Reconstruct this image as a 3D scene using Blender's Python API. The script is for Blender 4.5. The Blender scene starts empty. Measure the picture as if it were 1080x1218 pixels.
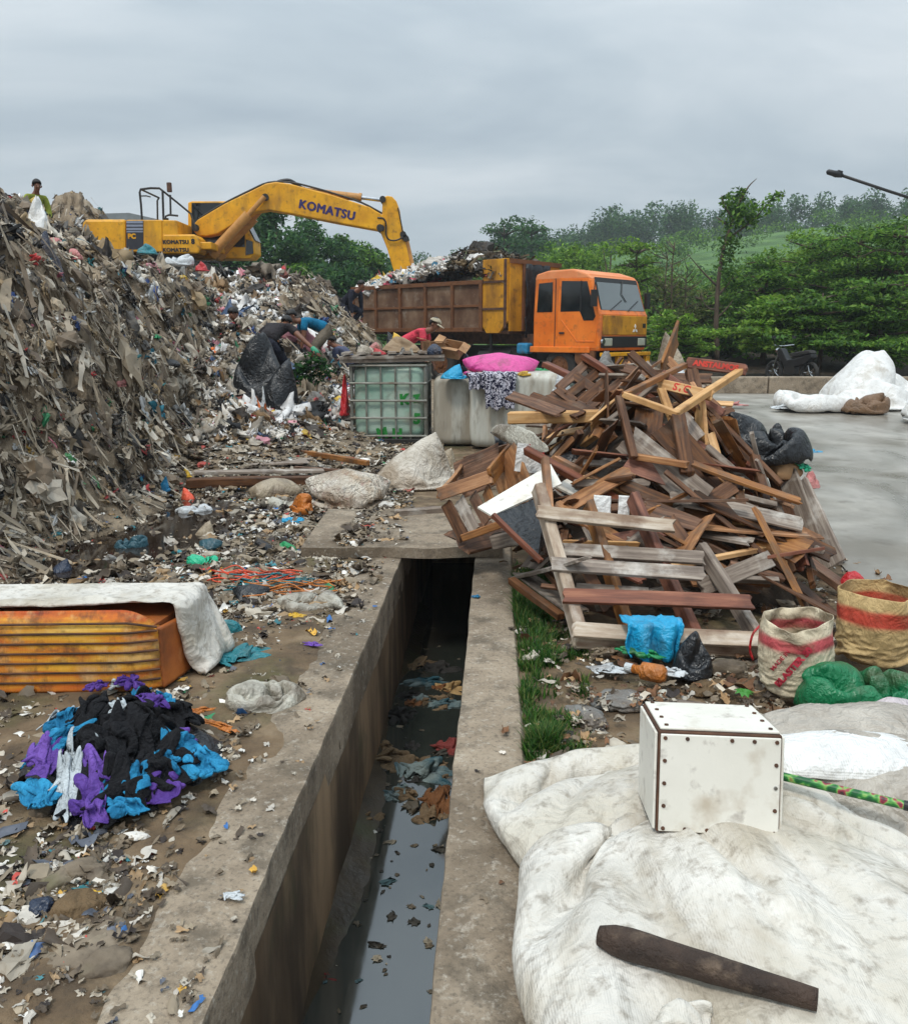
import bpy, bmesh, math, random
import numpy as np
from mathutils import Vector, Matrix, Euler
from mathutils.bvhtree import BVHTree
R = math.radians
SC = bpy.context.scene
COL = SC.collection
rng = np.random.default_rng(7)
random.seed(7)
# ------------------------------------------------------------------ camera geometry
PITCH = R(11.86); F = 1000.0; CX, CY, CH = 540.0, 609.0, 1.6
_c, _s = math.cos(PITCH), math.sin(PITCH)
def ray(px, py):
    xc, yc = (px - CX) / F, -(py - CY) / F
    return Vector((xc, _c + yc * _s, -_s + yc * _c))
def gp(px, py, z=0.0):
    d = ray(px, py); t = (z - CH) / d.z
    return Vector((d.x * t, d.y * t, z))
def dp(px, py, Y):
    d = ray(px, py); t = Y / d.y
    return Vector((d.x * t, Y, CH + d.z * t))
# ------------------------------------------------------------------ vector noise
_prm = np.random.default_rng(3).permutation(256); _prm = np.concatenate([_prm, _prm, _prm])
_g = np.random.default_rng(5).normal(size=(256, 3)); _g /= np.linalg.norm(_g, axis=1)[:, None]
def pn(P):
    P = np.asarray(P, float); i = np.floor(P).astype(int); f = P - i; i &= 255
    u = f * f * f * (f * (f * 6 - 15) + 10); out = 0
    for dx in (0, 1):
        for dy in (0, 1):
            for dz in (0, 1):
                h = _prm[_prm[_prm[(i[:, 0] + dx) & 255] + ((i[:, 1] + dy) & 255)] + ((i[:, 2] + dz) & 255)]
                gd = (_g[h] * (f - [dx, dy, dz])).sum(1)
                w = (u[:, 0] if dx else 1 - u[:, 0]) * (u[:, 1] if dy else 1 - u[:, 1]) * (u[:, 2] if dz else 1 - u[:, 2])
                out = out + w * gd
    return out * 1.6
def fbm(P, oct=4, gain=.5):
    P = np.asarray(P, float); a, o, s = 1.0, 0, 0
    for k in range(oct):
        o = o + a * pn(P * 2 ** k + 17.3 * k); s += a; a *= gain
    return o / s
def ridge(P, oct=3):
    P = np.asarray(P, float); a, o, s = 1.0, 0, 0
    for k in range(oct):
        o = o + a * (1 - 2.2 * np.abs(pn(P * 2 ** k + 9.1 * k))); s += a; a *= .5
    return o / s
def sstep(a, b, x):
    t = np.clip((np.asarray(x, float) - a) / (b - a), 0, 1); return t * t * (3 - 2 * t)
def C(r, g, b):
    f = lambda v: (v / 255 / 12.92) if v / 255 <= .04045 else ((v / 255 + .055) / 1.055) ** 2.4
    return (f(r), f(g), f(b))
# ------------------------------------------------------------------ objects
def tag(o, label=None, cat=None, group=None, kind=None):
    if label: o['label'] = label
    if cat: o['category'] = cat
    if group: o['group'] = group
    if kind: o['kind'] = kind
    return o
def empty(name, loc=(0, 0, 0), rot=(0, 0, 0), parent=None):
    o = bpy.data.objects.new(name, None); COL.objects.link(o)
    o.location = loc; o.rotation_euler = rot; o.parent = parent; o.empty_display_size = .1
    return o
def thing(name, label, cat, loc=(0, 0, 0), rotz=0, group=None):
    return tag(empty(name, loc, (0, 0, rotz)), label, cat, group)
def raw(name, V, Fc, mats, parent=None, smooth=True, col=None, mi=None, center=True, loc=None, rot=None):
    """links one mesh object; a top-level one gets its origin at its base"""
    V = np.asarray(V, float).reshape(-1, 3); me = bpy.data.meshes.new(name)
    off = np.zeros(3)
    if parent is None and center and len(V):
        lo, hi = V.min(0), V.max(0); off = np.array([(lo[0] + hi[0]) / 2, (lo[1] + hi[1]) / 2, lo[2]])
    if isinstance(Fc, np.ndarray):
        n, k = Fc.shape
        me.vertices.add(len(V)); me.vertices.foreach_set('co', (V - off).astype(np.float32).ravel())
        me.loops.add(n * k); me.loops.foreach_set('vertex_index', Fc.astype(np.int32).ravel())
        me.polygons.add(n); me.polygons.foreach_set('loop_start', np.arange(0, n * k, k, dtype=np.int32))
        me.polygons.foreach_set('loop_total', np.full(n, k, dtype=np.int32))
        me.update(calc_edges=True); me.validate()
    else:
        me.from_pydata([tuple(v) for v in (V - off)], [], [tuple(f) for f in Fc])
    for m in (mats if isinstance(mats, (list, tuple)) else [mats]): me.materials.append(m)
    if mi is not None: me.polygons.foreach_set('material_index', np.asarray(mi, dtype=np.int32))
    me.polygons.foreach_set('use_smooth', np.full(len(me.polygons), bool(smooth)))
    if col is not None:
        a = me.color_attributes.new('Col', 'FLOAT_COLOR', 'POINT')
        c4 = np.ones((len(V), 4), np.float32); c4[:, :3] = col; a.data.foreach_set('color', c4.ravel())
    me.update()
    o = bpy.data.objects.new(name, me); COL.objects.link(o); o.parent = parent
    if parent is None and center: o.location = off
    if loc is not None: o.location = loc
    if rot is not None: o.rotation_euler = rot
    return o
def bevel(o, w=.01, seg=2, ang=40):
    m = o.modifiers.new('Bevel', 'BEVEL'); m.width = w; m.segments = seg; m.limit_method = 'ANGLE'; m.angle_limit = R(ang)
    m.harden_normals = False
    return o
def grid_faces(nu, nv, close=False):
    """quads of a (nv rows, nu columns) vertex grid"""
    a = np.arange(nu * nv).reshape(nv, nu)
    if close: a = np.concatenate([a, a[:, :1]], 1)
    return np.stack([a[:-1, :-1], a[:-1, 1:], a[1:, 1:], a[1:, :-1]], -1).reshape(-1, 4)
class MB:
    def __init__(s): s.v = []; s.f = []
    def add(s, V, Fc):
        b = len(s.v); s.v += [tuple(v) for v in V]; s.f += [tuple(i + b for i in f) for f in Fc]; return s
    def box(s, c, size, rot=None):
        x, y, z = (a / 2 for a in size)
        V = [Vector((i * x, j * y, k * z)) for k in (-1, 1) for j in (-1, 1) for i in (-1, 1)]
        if rot is not None:
            m = rot if isinstance(rot, Matrix) else Euler(rot).to_matrix(); V = [m @ v for v in V]
        return s.add([v + Vector(c) for v in V], [(0, 2, 3, 1), (4, 5, 7, 6), (0, 1, 5, 4), (2, 6, 7, 3), (0, 4, 6, 2), (1, 3, 7, 5)])
    def cyl(s, a, b, r0, r1=None, n=12, cap=True):
        a, b = Vector(a), Vector(b); r1 = r0 if r1 is None else r1
        d = (b - a).normalized(); u = d.orthogonal().normalized(); w = d.cross(u); V = []
        for p, r in ((a, r0), (b, r1)):
            V += [p + (u * math.cos(2 * math.pi * k / n) + w * math.sin(2 * math.pi * k / n)) * r for k in range(n)]
        Fc = [(k, (k + 1) % n, n + (k + 1) % n, n + k) for k in range(n)]
        if cap: Fc += [tuple(range(n - 1, -1, -1)), tuple(range(n, 2 * n))]
        return s.add(V, Fc)
    def tube(s, pts, r, n=8):
        pts = [Vector(p) for p in pts]; rs = r if isinstance(r, (list, tuple)) else [r] * len(pts); V = []; Fc = []; u = None
        for i, p in enumerate(pts):
            d = (pts[min(i + 1, len(pts) - 1)] - pts[max(i - 1, 0)]).normalized()
            u = d.orthogonal().normalized() if u is None else (u - d * u.dot(d)).normalized()
            w = d.cross(u)
            V += [p + (u * math.cos(2 * math.pi * k / n) + w * math.sin(2 * math.pi * k / n)) * rs[i] for k in range(n)]
        for i in range(len(pts) - 1):
            Fc += [(i * n + k, i * n + (k + 1) % n, (i + 1) * n + (k + 1) % n, (i + 1) * n + k) for k in range(n)]
        Fc += [tuple(range(n - 1, -1, -1)), tuple(range((len(pts) - 1) * n, len(pts) * n))]
        return s.add(V, Fc)
    def prism(s, poly, y0, y1, axis='y'):
        """closed outline of (x,z) pairs swept along y (or (x,y) pairs along z, (y,z) along x)"""
        n = len(poly)
        mk = {'y': lambda p, t: (p[0], t, p[1]), 'z': lambda p, t: (p[0], p[1], t), 'x': lambda p, t: (t, p[0], p[1])}[axis]
        V = [mk(p, y0) for p in poly] + [mk(p, y1) for p in poly]
        Fc = [tuple(range(n)), tuple(range(2 * n - 1, n - 1, -1))] + [(k, n + k, n + (k + 1) % n, (k + 1) % n) for k in range(n)]
        return s.add(V, Fc)
    def build(s, name, mat, parent=None, smooth=False, bv=0, **k):
        o = raw(name, s.v, s.f, mat, parent, smooth, **k)
        bm = bmesh.new(); bm.from_mesh(o.data); bmesh.ops.recalc_face_normals(bm, faces=bm.faces); bm.to_mesh(o.data); bm.free()
        if bv: bevel(o, bv)
        return o
def spline(pts, n=6):
    P = [Vector(p) for p in pts]; P = [P[0] * 2 - P[1]] + P + [P[-1] * 2 - P[-2]]; out = []
    for i in range(1, len(P) - 2):
        for k in range(n):
            t = k / n; a, b, c, d = P[i - 1:i + 3]
            out.append(.5 * ((2 * b) + (c - a) * t + (2 * a - 5 * b + 4 * c - d) * t * t + (3 * b - a - 3 * c + d) * t ** 3))
    return out + [P[-2]]
def copy_tree(o, parent=None):
    c = o.copy(); COL.objects.link(c); c.parent = parent
    for ch in list(o.children): copy_tree(ch, c)
    return c
# ------------------------------------------------------------------ materials
def mk(name, cols, scale=3., stretch=(1, 1, 1), detail=6., rough=.7, bump=.2, bscale=25., bstretch=None, dirt=None, streak=None,
       attr=False, rand=0., metal=0., spec=.4, coat=0., nrough=.6, rvar=.1, trans=0., dist=0., bdist=.02, weave=0, crease=0., cscale=6.):
    m = bpy.data.materials.new(name); m.use_nodes = True; nt = m.node_tree; N, L = nt.nodes, nt.links
    b = N['Principled BSDF']; tc = N.new('ShaderNodeTexCoord'); vec = tc.outputs['Object']
    oi = N.new('ShaderNodeObjectInfo'); av = N.new('ShaderNodeVectorMath'); av.operation = 'MULTIPLY_ADD'
    cmb = N.new('ShaderNodeCombineXYZ')
    for i in range(3): L.new(oi.outputs['Random'], cmb.inputs[i])
    L.new(cmb.outputs[0], av.inputs[0]); av.inputs[1].default_value = (37, 53, 71); L.new(vec, av.inputs[2]); vec = av.outputs[0]
    def noise(sc, st, det, ds=0.):
        mp = N.new('ShaderNodeMapping'); mp.inputs['Scale'].default_value = st; L.new(vec, mp.inputs['Vector'])
        n = N.new('ShaderNodeTexNoise'); n.inputs['Scale'].default_value = sc; n.inputs['Detail'].default_value = det
        n.inputs['Roughness'].default_value = nrough; n.inputs['Distortion'].default_value = ds
        L.new(mp.outputs[0], n.inputs['Vector']); return n.outputs['Fac']
    def ramp(fac, pts):
        r = N.new('ShaderNodeValToRGB'); L.new(fac, r.inputs[0]); e = r.color_ramp.elements
        while len(e) < len(pts): e.new(.5)
        for el, (p, c) in zip(e, pts): el.position = p; el.color = (*c, 1) if not isinstance(c, float) else (c, c, c, 1)
        return r.outputs[0]
    def mix(fac, a, c, mode='MIX'):
        x = N.new('ShaderNodeMix'); x.data_type = 'RGBA'; x.blend_type = mode
        if isinstance(fac, float): x.inputs[0].default_value = fac
        else: L.new(fac, x.inputs[0])
        for i, q in ((6, a), (7, c)):
            if isinstance(q, tuple): x.inputs[i].default_value = (*q, 1)
            else: L.new(q, x.inputs[i])
        return x.outputs[2]
    f1 = noise(scale, stretch, detail, dist)
    if attr:
        at = N.new('ShaderNodeAttribute'); at.attribute_name = 'Col'
        col = mix(1., at.outputs['Color'], ramp(f1, [(.25, .62), (.7, 1.12)]), 'MULTIPLY')
    else:
        col = ramp(f1, cols)
    for dd in ([dirt] if dirt and not isinstance(dirt, list) else dirt or []):
        dc, amt, dsc = dd[:3]; st = dd[3] if len(dd) > 3 else (1, 1, 1)
        lo = .62 - amt * .35
        col = mix(ramp(noise(dsc, st, 8), [(lo, 0.), (lo + .16, min(1., .45 + amt * .6))]), col, tuple(dc))
    if rand:
        mr = N.new('ShaderNodeMapRange'); L.new(oi.outputs['Random'], mr.inputs[0]); mr.inputs[3].default_value = 1 - rand; mr.inputs[4].default_value = 1 + rand
        hs = N.new('ShaderNodeHueSaturation'); L.new(mr.outputs[0], hs.inputs['Value']); L.new(col, hs.inputs['Color'])
        mr2 = N.new('ShaderNodeMapRange'); L.new(oi.outputs['Random'], mr2.inputs[0]); mr2.inputs[3].default_value = 1 + rand * .5; mr2.inputs[4].default_value = 1 - rand * .5
        L.new(mr2.outputs[0], hs.inputs['Saturation']); col = hs.outputs[0]
    L.new(col, b.inputs['Base Color'])
    rr = N.new('ShaderNodeMapRange'); L.new(f1, rr.inputs[0]); rr.inputs[3].default_value = max(0, rough - rvar); rr.inputs[4].default_value = min(1, rough + rvar)
    L.new(rr.outputs[0], b.inputs['Roughness'])
    b.inputs['Metallic'].default_value = metal; b.inputs['Specular IOR Level'].default_value = spec; b.inputs['Coat Weight'].default_value = coat
    if trans: b.inputs['Transmission Weight'].default_value = trans
    if bump:
        bp = N.new('ShaderNodeBump'); bp.inputs['Strength'].default_value = bump; bp.inputs['Distance'].default_value = bdist
        h = noise(bscale, bstretch or stretch, 5)
        if weave:
            for ax in 'XZ':
                w = N.new('ShaderNodeTexWave'); w.bands_direction = ax; w.inputs['Scale'].default_value = weave; w.inputs['Distortion'].default_value = .3; L.new(vec, w.inputs[0])
                ma = N.new('ShaderNodeMath'); ma.operation = 'MULTIPLY_ADD'; L.new(w.outputs['Fac'], ma.inputs[0]); ma.inputs[1].default_value = .06; L.new(h, ma.inputs[2]); h = ma.outputs[0]
        L.new(h, bp.inputs['Height']); nrm_out = bp.outputs[0]
        if crease:                                   # sharp folds of crumpled film and cloth
            hh = None
            for sc_, amp_ in ((cscale, 1.), (cscale * 2.3, .5), (cscale * 5, .22)):
                q = N.new('ShaderNodeMath'); q.operation = 'SUBTRACT'; L.new(noise(sc_, (1, 1, .8), 2, 1.2), q.inputs[0]); q.inputs[1].default_value = .5
                q2 = N.new('ShaderNodeMath'); q2.operation = 'ABSOLUTE'; L.new(q.outputs[0], q2.inputs[0])
                q3 = N.new('ShaderNodeMath'); q3.operation = 'MULTIPLY_ADD'; L.new(q2.outputs[0], q3.inputs[0]); q3.inputs[1].default_value = amp_; q3.inputs[2].default_value = 0
                if hh is not None: L.new(hh, q3.inputs[2])
                hh = q3.outputs[0]
            b2 = N.new('ShaderNodeBump'); b2.inputs['Strength'].default_value = crease; b2.inputs['Distance'].default_value = 1.1 / cscale; b2.invert = True
            L.new(hh, b2.inputs['Height']); L.new(nrm_out, b2.inputs['Normal']); nrm_out = b2.outputs[0]
        L.new(nrm_out, b.inputs['Normal'])
    return m
def flat(name, c, rough=.5, metal=0., spec=.5, bump=0., **k):
    return mk(name, [(.3, tuple(v * .8 for v in c)), (.7, tuple(min(1, v * 1.1) for v in c))], 6, rough=rough, metal=metal, spec=spec, bump=bump, **k)
MUD = C(92, 74, 56)
def bagmat(name, c, rough=.38, dirt=.35, bump=.5, spec=.5, bs=9):
    c2 = tuple(v * .75 for v in c)
    return mk(name, [(.3, c2), (.65, c)], 5, rough=rough, bump=bump, bscale=bs, bdist=.03, spec=spec, dirt=(MUD, dirt, 4) if dirt else None, dist=1., crease=.38, cscale=7)
M = {}
M['concrete'] = mk('concrete', [(.25, C(120, 105, 88)), (.5, C(156, 140, 120)), (.75, C(180, 165, 145))], 2.2, rough=.88, bump=.7, bscale=70, bdist=.012,
                   dirt=[(C(92, 78, 62), .5, .9), (C(84, 75, 63), .38, 6), (C(74, 67, 58), .3, 60), (C(196, 188, 174), .2, 34)], detail=14, nrough=.68)
M['drain_wall'] = mk('drain_wall', [(.3, C(100, 80, 60)), (.7, C(166, 140, 110))], 1.3, (1.6, 1.6, .2), rough=.8, bump=.3, bscale=30, dirt=[(C(46, 38, 30), .5, 2, (1, 1, .3)), (C(60, 66, 42), .2, 3)])
M['dirt'] = mk('dirt', [(.25, C(76, 60, 44)), (.5, C(110, 91, 69)), (.75, C(144, 125, 100))], 4., rough=.92, bump=.8, bscale=18, bdist=.03, detail=12,
               dirt=[(C(70, 76, 40), .33, 1.6), (C(60, 50, 40), .4, 5)])
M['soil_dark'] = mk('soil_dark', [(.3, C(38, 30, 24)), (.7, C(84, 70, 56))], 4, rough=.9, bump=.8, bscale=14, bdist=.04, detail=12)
M['wet_road'] = mk('wet_road', [(.3, C(112, 108, 100)), (.5, C(150, 145, 136)), (.7, C(180, 175, 164))], .55, (1, .6, 1), rough=.34, rvar=.32, bump=.12, bscale=9, bdist=.01, detail=10, spec=.5,
                   dirt=[(C(100, 90, 74), .42, .5), (C(84, 74, 60), .2, 3)], dist=1.5)
M['heap'] = mk('heap', [(.25, C(58, 49, 40)), (.45, C(122, 107, 88)), (.75, C(168, 150, 126))], 5, (1, 1, .5), rough=.85, bump=.9, bscale=22, bdist=.05, detail=12)
M['scrap'] = mk('scrap', None, 7, rough=.6, rvar=.25, bump=.4, bscale=30, bdist=.01, attr=True, spec=.35, dirt=(C(138, 121, 98), .16, 5))
M['leaf'] = mk('leaf', None, 1.2, rough=.6, bump=0, attr=True, spec=.3)
_lt = M['leaf'].node_tree; _tr = _lt.nodes.new('ShaderNodeBsdfTranslucent'); _mx = _lt.nodes.new('ShaderNodeMixShader'); _mx.inputs[0].default_value = .42      # thin leaves let light through
_pb = _lt.nodes['Principled BSDF']; _lt.links.new(_pb.inputs['Base Color'].links[0].from_socket, _tr.inputs['Color']); _lt.links.new(_pb.outputs[0], _mx.inputs[1]); _lt.links.new(_tr.outputs[0], _mx.inputs[2]); _lt.links.new(_mx.outputs[0], _lt.nodes['Material Output'].inputs['Surface'])
M['bark'] = mk('bark', [(.3, C(56, 44, 36)), (.7, C(104, 90, 76))], 6, (1, 1, .3), rough=.9, bump=.6)
M['black_plastic'] = mk('black_plastic', [(.3, C(14, 15, 17)), (.7, C(30, 32, 36))], 5, rough=.32, bump=.5, bscale=10, bdist=.03, spec=.5, dist=1., crease=.28, cscale=5)
M['fibc'] = mk('fibc', [(.25, C(184, 179, 169)), (.55, C(210, 205, 196)), (.8, C(226, 222, 214))], 2.2, rough=.62, bump=.25, bscale=7, bdist=.03, weave=55,
               dirt=[(C(192, 184, 168), .55, 2.0, (1, 1, 1)), (C(164, 152, 132), .36, 4.5, (1, .5, 1)), (C(122, 110, 94), .26, 24)], dist=.8, crease=.26, cscale=3)
M['white_sack'] = mk('white_sack', [(.3, C(206, 204, 200)), (.7, C(240, 239, 236))], 3, rough=.55, bump=.4, bscale=9, bdist=.03, weave=40, dirt=[(C(168, 156, 138), .3, 3)], dist=.8, crease=.3, cscale=4)
M['dirty_sack'] = mk('dirty_sack', [(.3, C(170, 160, 144)), (.7, C(216, 208, 196))], 3, rough=.65, bump=.5, bscale=10, bdist=.03, dirt=[(C(140, 118, 92), .42, 2.6), (C(96, 78, 60), .16, 8)], crease=.45, cscale=4)
M['grey_sack'] = mk('grey_sack', [(.3, C(146, 138, 128)), (.7, C(192, 184, 172))], 3, rough=.6, bump=.4, bscale=9, bdist=.03, dirt=[(C(130, 112, 92), .32, 2.6)], crease=.5, cscale=4)
M['brown_sack'] = mk('brown_sack', [(.3, C(120, 98, 74)), (.7, C(170, 146, 116))], 4, rough=.7, bump=.5, bscale=10, bdist=.03, dirt=[(C(84, 66, 48), .35, 4)])
M['card'] = mk('card', [(.3, C(146, 108, 74)), (.7, C(190, 150, 110))], 4, rough=.85, bump=.15, dirt=[(C(96, 70, 50), .3, 5)])
WG = (1.2, 16, 16)
M['wood_dark'] = mk('wood_dark', [(.25, C(44, 28, 18)), (.5, C(92, 60, 38)), (.78, C(140, 98, 66))], 2.6, WG, rough=.62, bump=.35, bscale=3, bstretch=(2, 40, 40), bdist=.01, rand=.3, spec=.3, detail=9, dirt=[(C(104, 90, 76), .22, 5), (C(34, 26, 20), .3, 3)])
M['wood_mid'] = mk('wood_mid', [(.25, C(100, 64, 36)), (.5, C(152, 102, 60)), (.78, C(194, 144, 94))], 2.6, WG, rough=.62, bump=.3, bscale=3, bstretch=(2, 40, 40), bdist=.008, rand=.22, detail=9, dirt=[(C(66, 46, 32), .42, 3), (C(120, 104, 88), .2, 6)])
M['wood_red'] = mk('wood_red', [(.25, C(74, 42, 30)), (.5, C(118, 68, 48)), (.78, C(158, 104, 76))], 2.6, WG, rough=.6, bump=.3, bscale=3, bstretch=(2, 40, 40), bdist=.008, rand=.2, detail=9, dirt=(C(56, 32, 24), .32, 3))
M['wood_pale'] = mk('wood_pale', [(.25, C(166, 118, 70)), (.5, C(204, 158, 104)), (.78, C(226, 190, 142))], 2.4, WG, rough=.65, bump=.25, bscale=3, bstretch=(2, 40, 40), bdist=.006, rand=.12, detail=9, dirt=(C(120, 82, 52), .28, 4))
M['wood_grey'] = mk('wood_grey', [(.25, C(82, 70, 62)), (.5, C(132, 118, 106)), (.78, C(178, 166, 152))], 2.8, WG, rough=.8, bump=.35, bscale=3, bstretch=(2, 40, 40), bdist=.008, rand=.2, detail=9, dirt=[(C(208, 202, 192), .3, 5), (C(60, 44, 36), .3, 3)])
M['wood_white'] = mk('wood_white', [(.3, C(128, 102, 82)), (.5, C(176, 158, 138)), (.74, C(214, 204, 190))], 4, (.8, 5, 5), rough=.75, bump=.3, bscale=3, bstretch=(2, 40, 40), bdist=.006, rand=.1, detail=9, dirt=[(C(104, 74, 54), .42, 4)])
M['yellow'] = mk('yellow', [(.3, C(206, 142, 12)), (.7, C(238, 174, 20))], 2, rough=.45, bump=.03, dirt=[(C(140, 100, 40), .3, 1.6, (1, 1, .4)), (C(84, 60, 40), .2, 6)])
M['yellow_rust'] = mk('yellow_rust', [(.3, C(176, 118, 20)), (.7, C(214, 152, 28))], 2, rough=.6, bump=.1, dirt=[(C(92, 58, 32), .36, 1.4, (1, 1, .5)), (C(48, 34, 26), .2, 5)])
M['orange'] = mk('orange', [(.3, C(214, 104, 26)), (.7, C(238, 130, 44))], 1.5, rough=.42, bump=.03, dirt=[(C(176, 98, 52), .34, 1.6, (1, 1, .4)), (C(110, 74, 54), .2, 5)])
M['orange_fade'] = mk('orange_fade', [(.3, C(214, 118, 62)), (.7, C(232, 154, 104))], 1.5, rough=.6, bump=.03, dirt=(C(170, 110, 74), .2, 3))
M['rust_bed'] = mk('rust_bed', [(.25, C(74, 52, 38)), (.5, C(112, 86, 66)), (.75, C(146, 122, 100))], 1.8, rough=.75, bump=.2, dirt=[(C(80, 50, 32), .45, 1.2, (1, 1, .4)), (C(150, 138, 124), .16, 4)])
M['rust_rib'] = mk('rust_rib', [(.3, C(84, 52, 30)), (.7, C(136, 88, 52))], 3, rough=.75, bump=.2, dirt=(C(56, 38, 28), .35, 3))
M['dark_metal'] = flat('dark_metal', C(48, 46, 44), .5, .3, bump=.1)
M['black'] = flat('black', C(26, 26, 27), .5)
M['rubber'] = mk('rubber', [(.3, C(30, 29, 28)), (.7, C(58, 55, 52))], 5, rough=.85, bump=.2)
M['glass'] = flat('glass', C(22, 27, 29), .08, spec=.7)
M['windshield'] = flat('windshield', C(66, 80, 80), .06, spec=1.0, coat=1.)
M['chrome'] = flat('chrome', C(190, 192, 194), .2, 1.)
M['tan_cyl'] = mk('tan_cyl', [(.3, C(170, 116, 56)), (.7, C(206, 152, 84))], 4, rough=.5, bump=.05, dirt=(C(110, 76, 46), .3, 4))
M['navy'] = flat('navy', C(44, 32, 96), .5)
M['decal_dark'] = flat('decal_dark', C(40, 40, 48), .5)
M['decal_blue'] = flat('decal_blue', C(136, 142, 160), .5)
M['white_paint'] = mk('white_paint', [(.3, C(214, 210, 198)), (.7, C(236, 232, 222))], 2, rough=.5, bump=.06, dirt=[(C(164, 142, 112), .24, 6), (C(92, 68, 50), .14, 16)])
M['rust'] = mk('rust', [(.3, C(54, 38, 30)), (.7, C(104, 72, 54))], 8, rough=.85, bump=.4)
M['ibc_plastic'] = mk('ibc_plastic', [(.3, C(176, 176, 166)), (.7, C(212, 212, 202))], 2, (2, 2, .35), rough=.5, bump=.1, bscale=6, spec=.4, dirt=[(C(156, 145, 128), .6, 1.8, (2.5, 2.5, .3)), (C(118, 107, 92), .3, 5, (1.5, 1.5, .5))])
M['ibc_green'] = mk('ibc_green', [(.3, C(110, 158, 138)), (.5, C(156, 184, 168)), (.7, C(188, 198, 186))], 1.6, rough=.5, bump=.1, dirt=[(C(150, 142, 128), .38, 2), (C(100, 96, 84), .16, 5)])
M['cage'] = mk('cage', [(.3, C(120, 120, 112)), (.7, C(158, 158, 150))], 5, rough=.5, metal=.5, bump=.1, dirt=(C(110, 88, 70), .3, 4))
for nm, c in dict(blue=C(36, 132, 178), teal=C(30, 120, 130), pink=C(224, 82, 158), red=C(196, 40, 46), green=C(26, 142, 84), darkgreen=C(14, 118, 72), purple=C(112, 66, 178),
                  cyan=C(30, 160, 206), rblack=C(24, 24, 28), rwhite=C(206, 210, 212), orange_bag=C(196, 116, 44), clear=C(196, 192, 178), grey=C(128, 126, 122), beige=C(176, 160, 136),
                  rose=C(206, 132, 128), navybag=C(40, 52, 74), yellowbag=C(222, 176, 44), redor=C(228, 86, 52), mint=C(40, 186, 140), lilac=C(206, 194, 196), brownbag=C(122, 92, 64), dteal=C(46, 86, 98)).items():
    M[nm] = bagmat('plastic_' + nm, c, dirt=.25 if nm not in ('clear', 'beige', 'grey') else .5)
M['skin'] = flat('skin', C(120, 78, 56), .55)
M['hair'] = flat('hair', C(24, 20, 18), .6)
M['foliage_dirt'] = M['soil_dark']
M['puddle'] = flat('puddle', C(40, 31, 25), .06, spec=.5)
M['drain_water'] = flat('drain_water', C(44, 48, 44), .04, spec=1.)
M['drain_water'].node_tree.nodes['Principled BSDF'].inputs['IOR'].default_value = 1.75   # scummy film
def cloth(name, c, c2=None, sc=8, bump=.4):
    return mk(name, [(.4, tuple(v * .7 for v in c)), (.6, c2 or c)], sc, rough=.85, bump=bump, bscale=40, bdist=.01, spec=.2, crease=.5, cscale=11)
HAZE = .0008
# ------------------------------------------------------------------ real slack cloth: sheets and sacks dropped with Blender's cloth solver, kept as plain meshes
def _sim_grid(n, sx, sy): a = np.linspace(-.5, .5, n); A, B = np.meshgrid(a, a); return np.stack([A.ravel() * sx, B.ravel() * sy, 0 * A.ravel()], -1)
def _coll(o): o.modifiers.new('c', 'COLLISION'); o.collision.thickness_outer = .005; o.collision.cloth_friction = 22; return o
def cloth_run(V, Fc, frames, press=None, stiff=5, bend=.12, mass=.5, solids=(), selfc=True, grow=0.):
    """drops one mesh on the ground plane (and on solids: (V, F) pairs) and returns where its points come to rest"""
    tmp = [_coll(raw('tmp', [(-4, -4, 0), (4, -4, 0), (4, 6, 0), (-4, 6, 0)], [(0, 1, 2, 3)], [], center=False))] + [_coll(raw('tmp', v, f, [], center=False)) for v, f in solids]
    o = raw('tmp', V, Fc, [], center=False); m = o.modifiers.new('cloth', 'CLOTH'); s = m.settings; s.quality = 7; s.mass = mass; s.tension_stiffness = s.compression_stiffness = s.shear_stiffness = stiff; s.bending_stiffness = bend; s.air_damping = 2
    s.tension_damping = s.compression_damping = s.shear_damping = 8; c = m.collision_settings; c.use_self_collision = selfc; c.self_distance_min = .006; c.distance_min = .006; c.collision_quality = 4
    if grow: s.shrink_min = -grow                     # slack: the cloth is larger than its outline, so it buckles into creases
    if press is not None: s.use_pressure = True; s.uniform_pressure_force = press
    m.point_cache.frame_start = 1; m.point_cache.frame_end = frames
    for f in range(1, frames + 1): SC.frame_set(f)
    e = o.evaluated_get(bpy.context.evaluated_depsgraph_get()); a = np.zeros(len(e.data.vertices) * 3, np.float32); e.data.vertices.foreach_get('co', a)
    for q in tmp + [o]: me = q.data; bpy.data.objects.remove(q); bpy.data.meshes.remove(me)
    SC.frame_set(1); return a.reshape(-1, 3).astype(float)
def pillow_cage(nb, sx, sy, th):
    V = _sim_grid(nb, sx, sy); A = V[:, 0] / sx * 2; B = V[:, 1] / sy * 2; body = np.clip((1 - A ** 2) * (1 - B ** 2), 0, 1) ** .5; T = V.copy(); T[:, 2] = th * body; D = V.copy(); D[:, 2] = -th * body
    idx = np.arange(nb * nb).reshape(nb, nb); inner = idx[1:-1, 1:-1].ravel(); mp = np.arange(nb * nb); mp[inner] = nb * nb + np.arange(len(inner)); g = grid_faces(nb, nb); return np.concatenate([T, D[inner]]), np.concatenate([g, mp[g][:, ::-1]])
RAGV, RAGF = [], grid_faces(30, 30)
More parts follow.
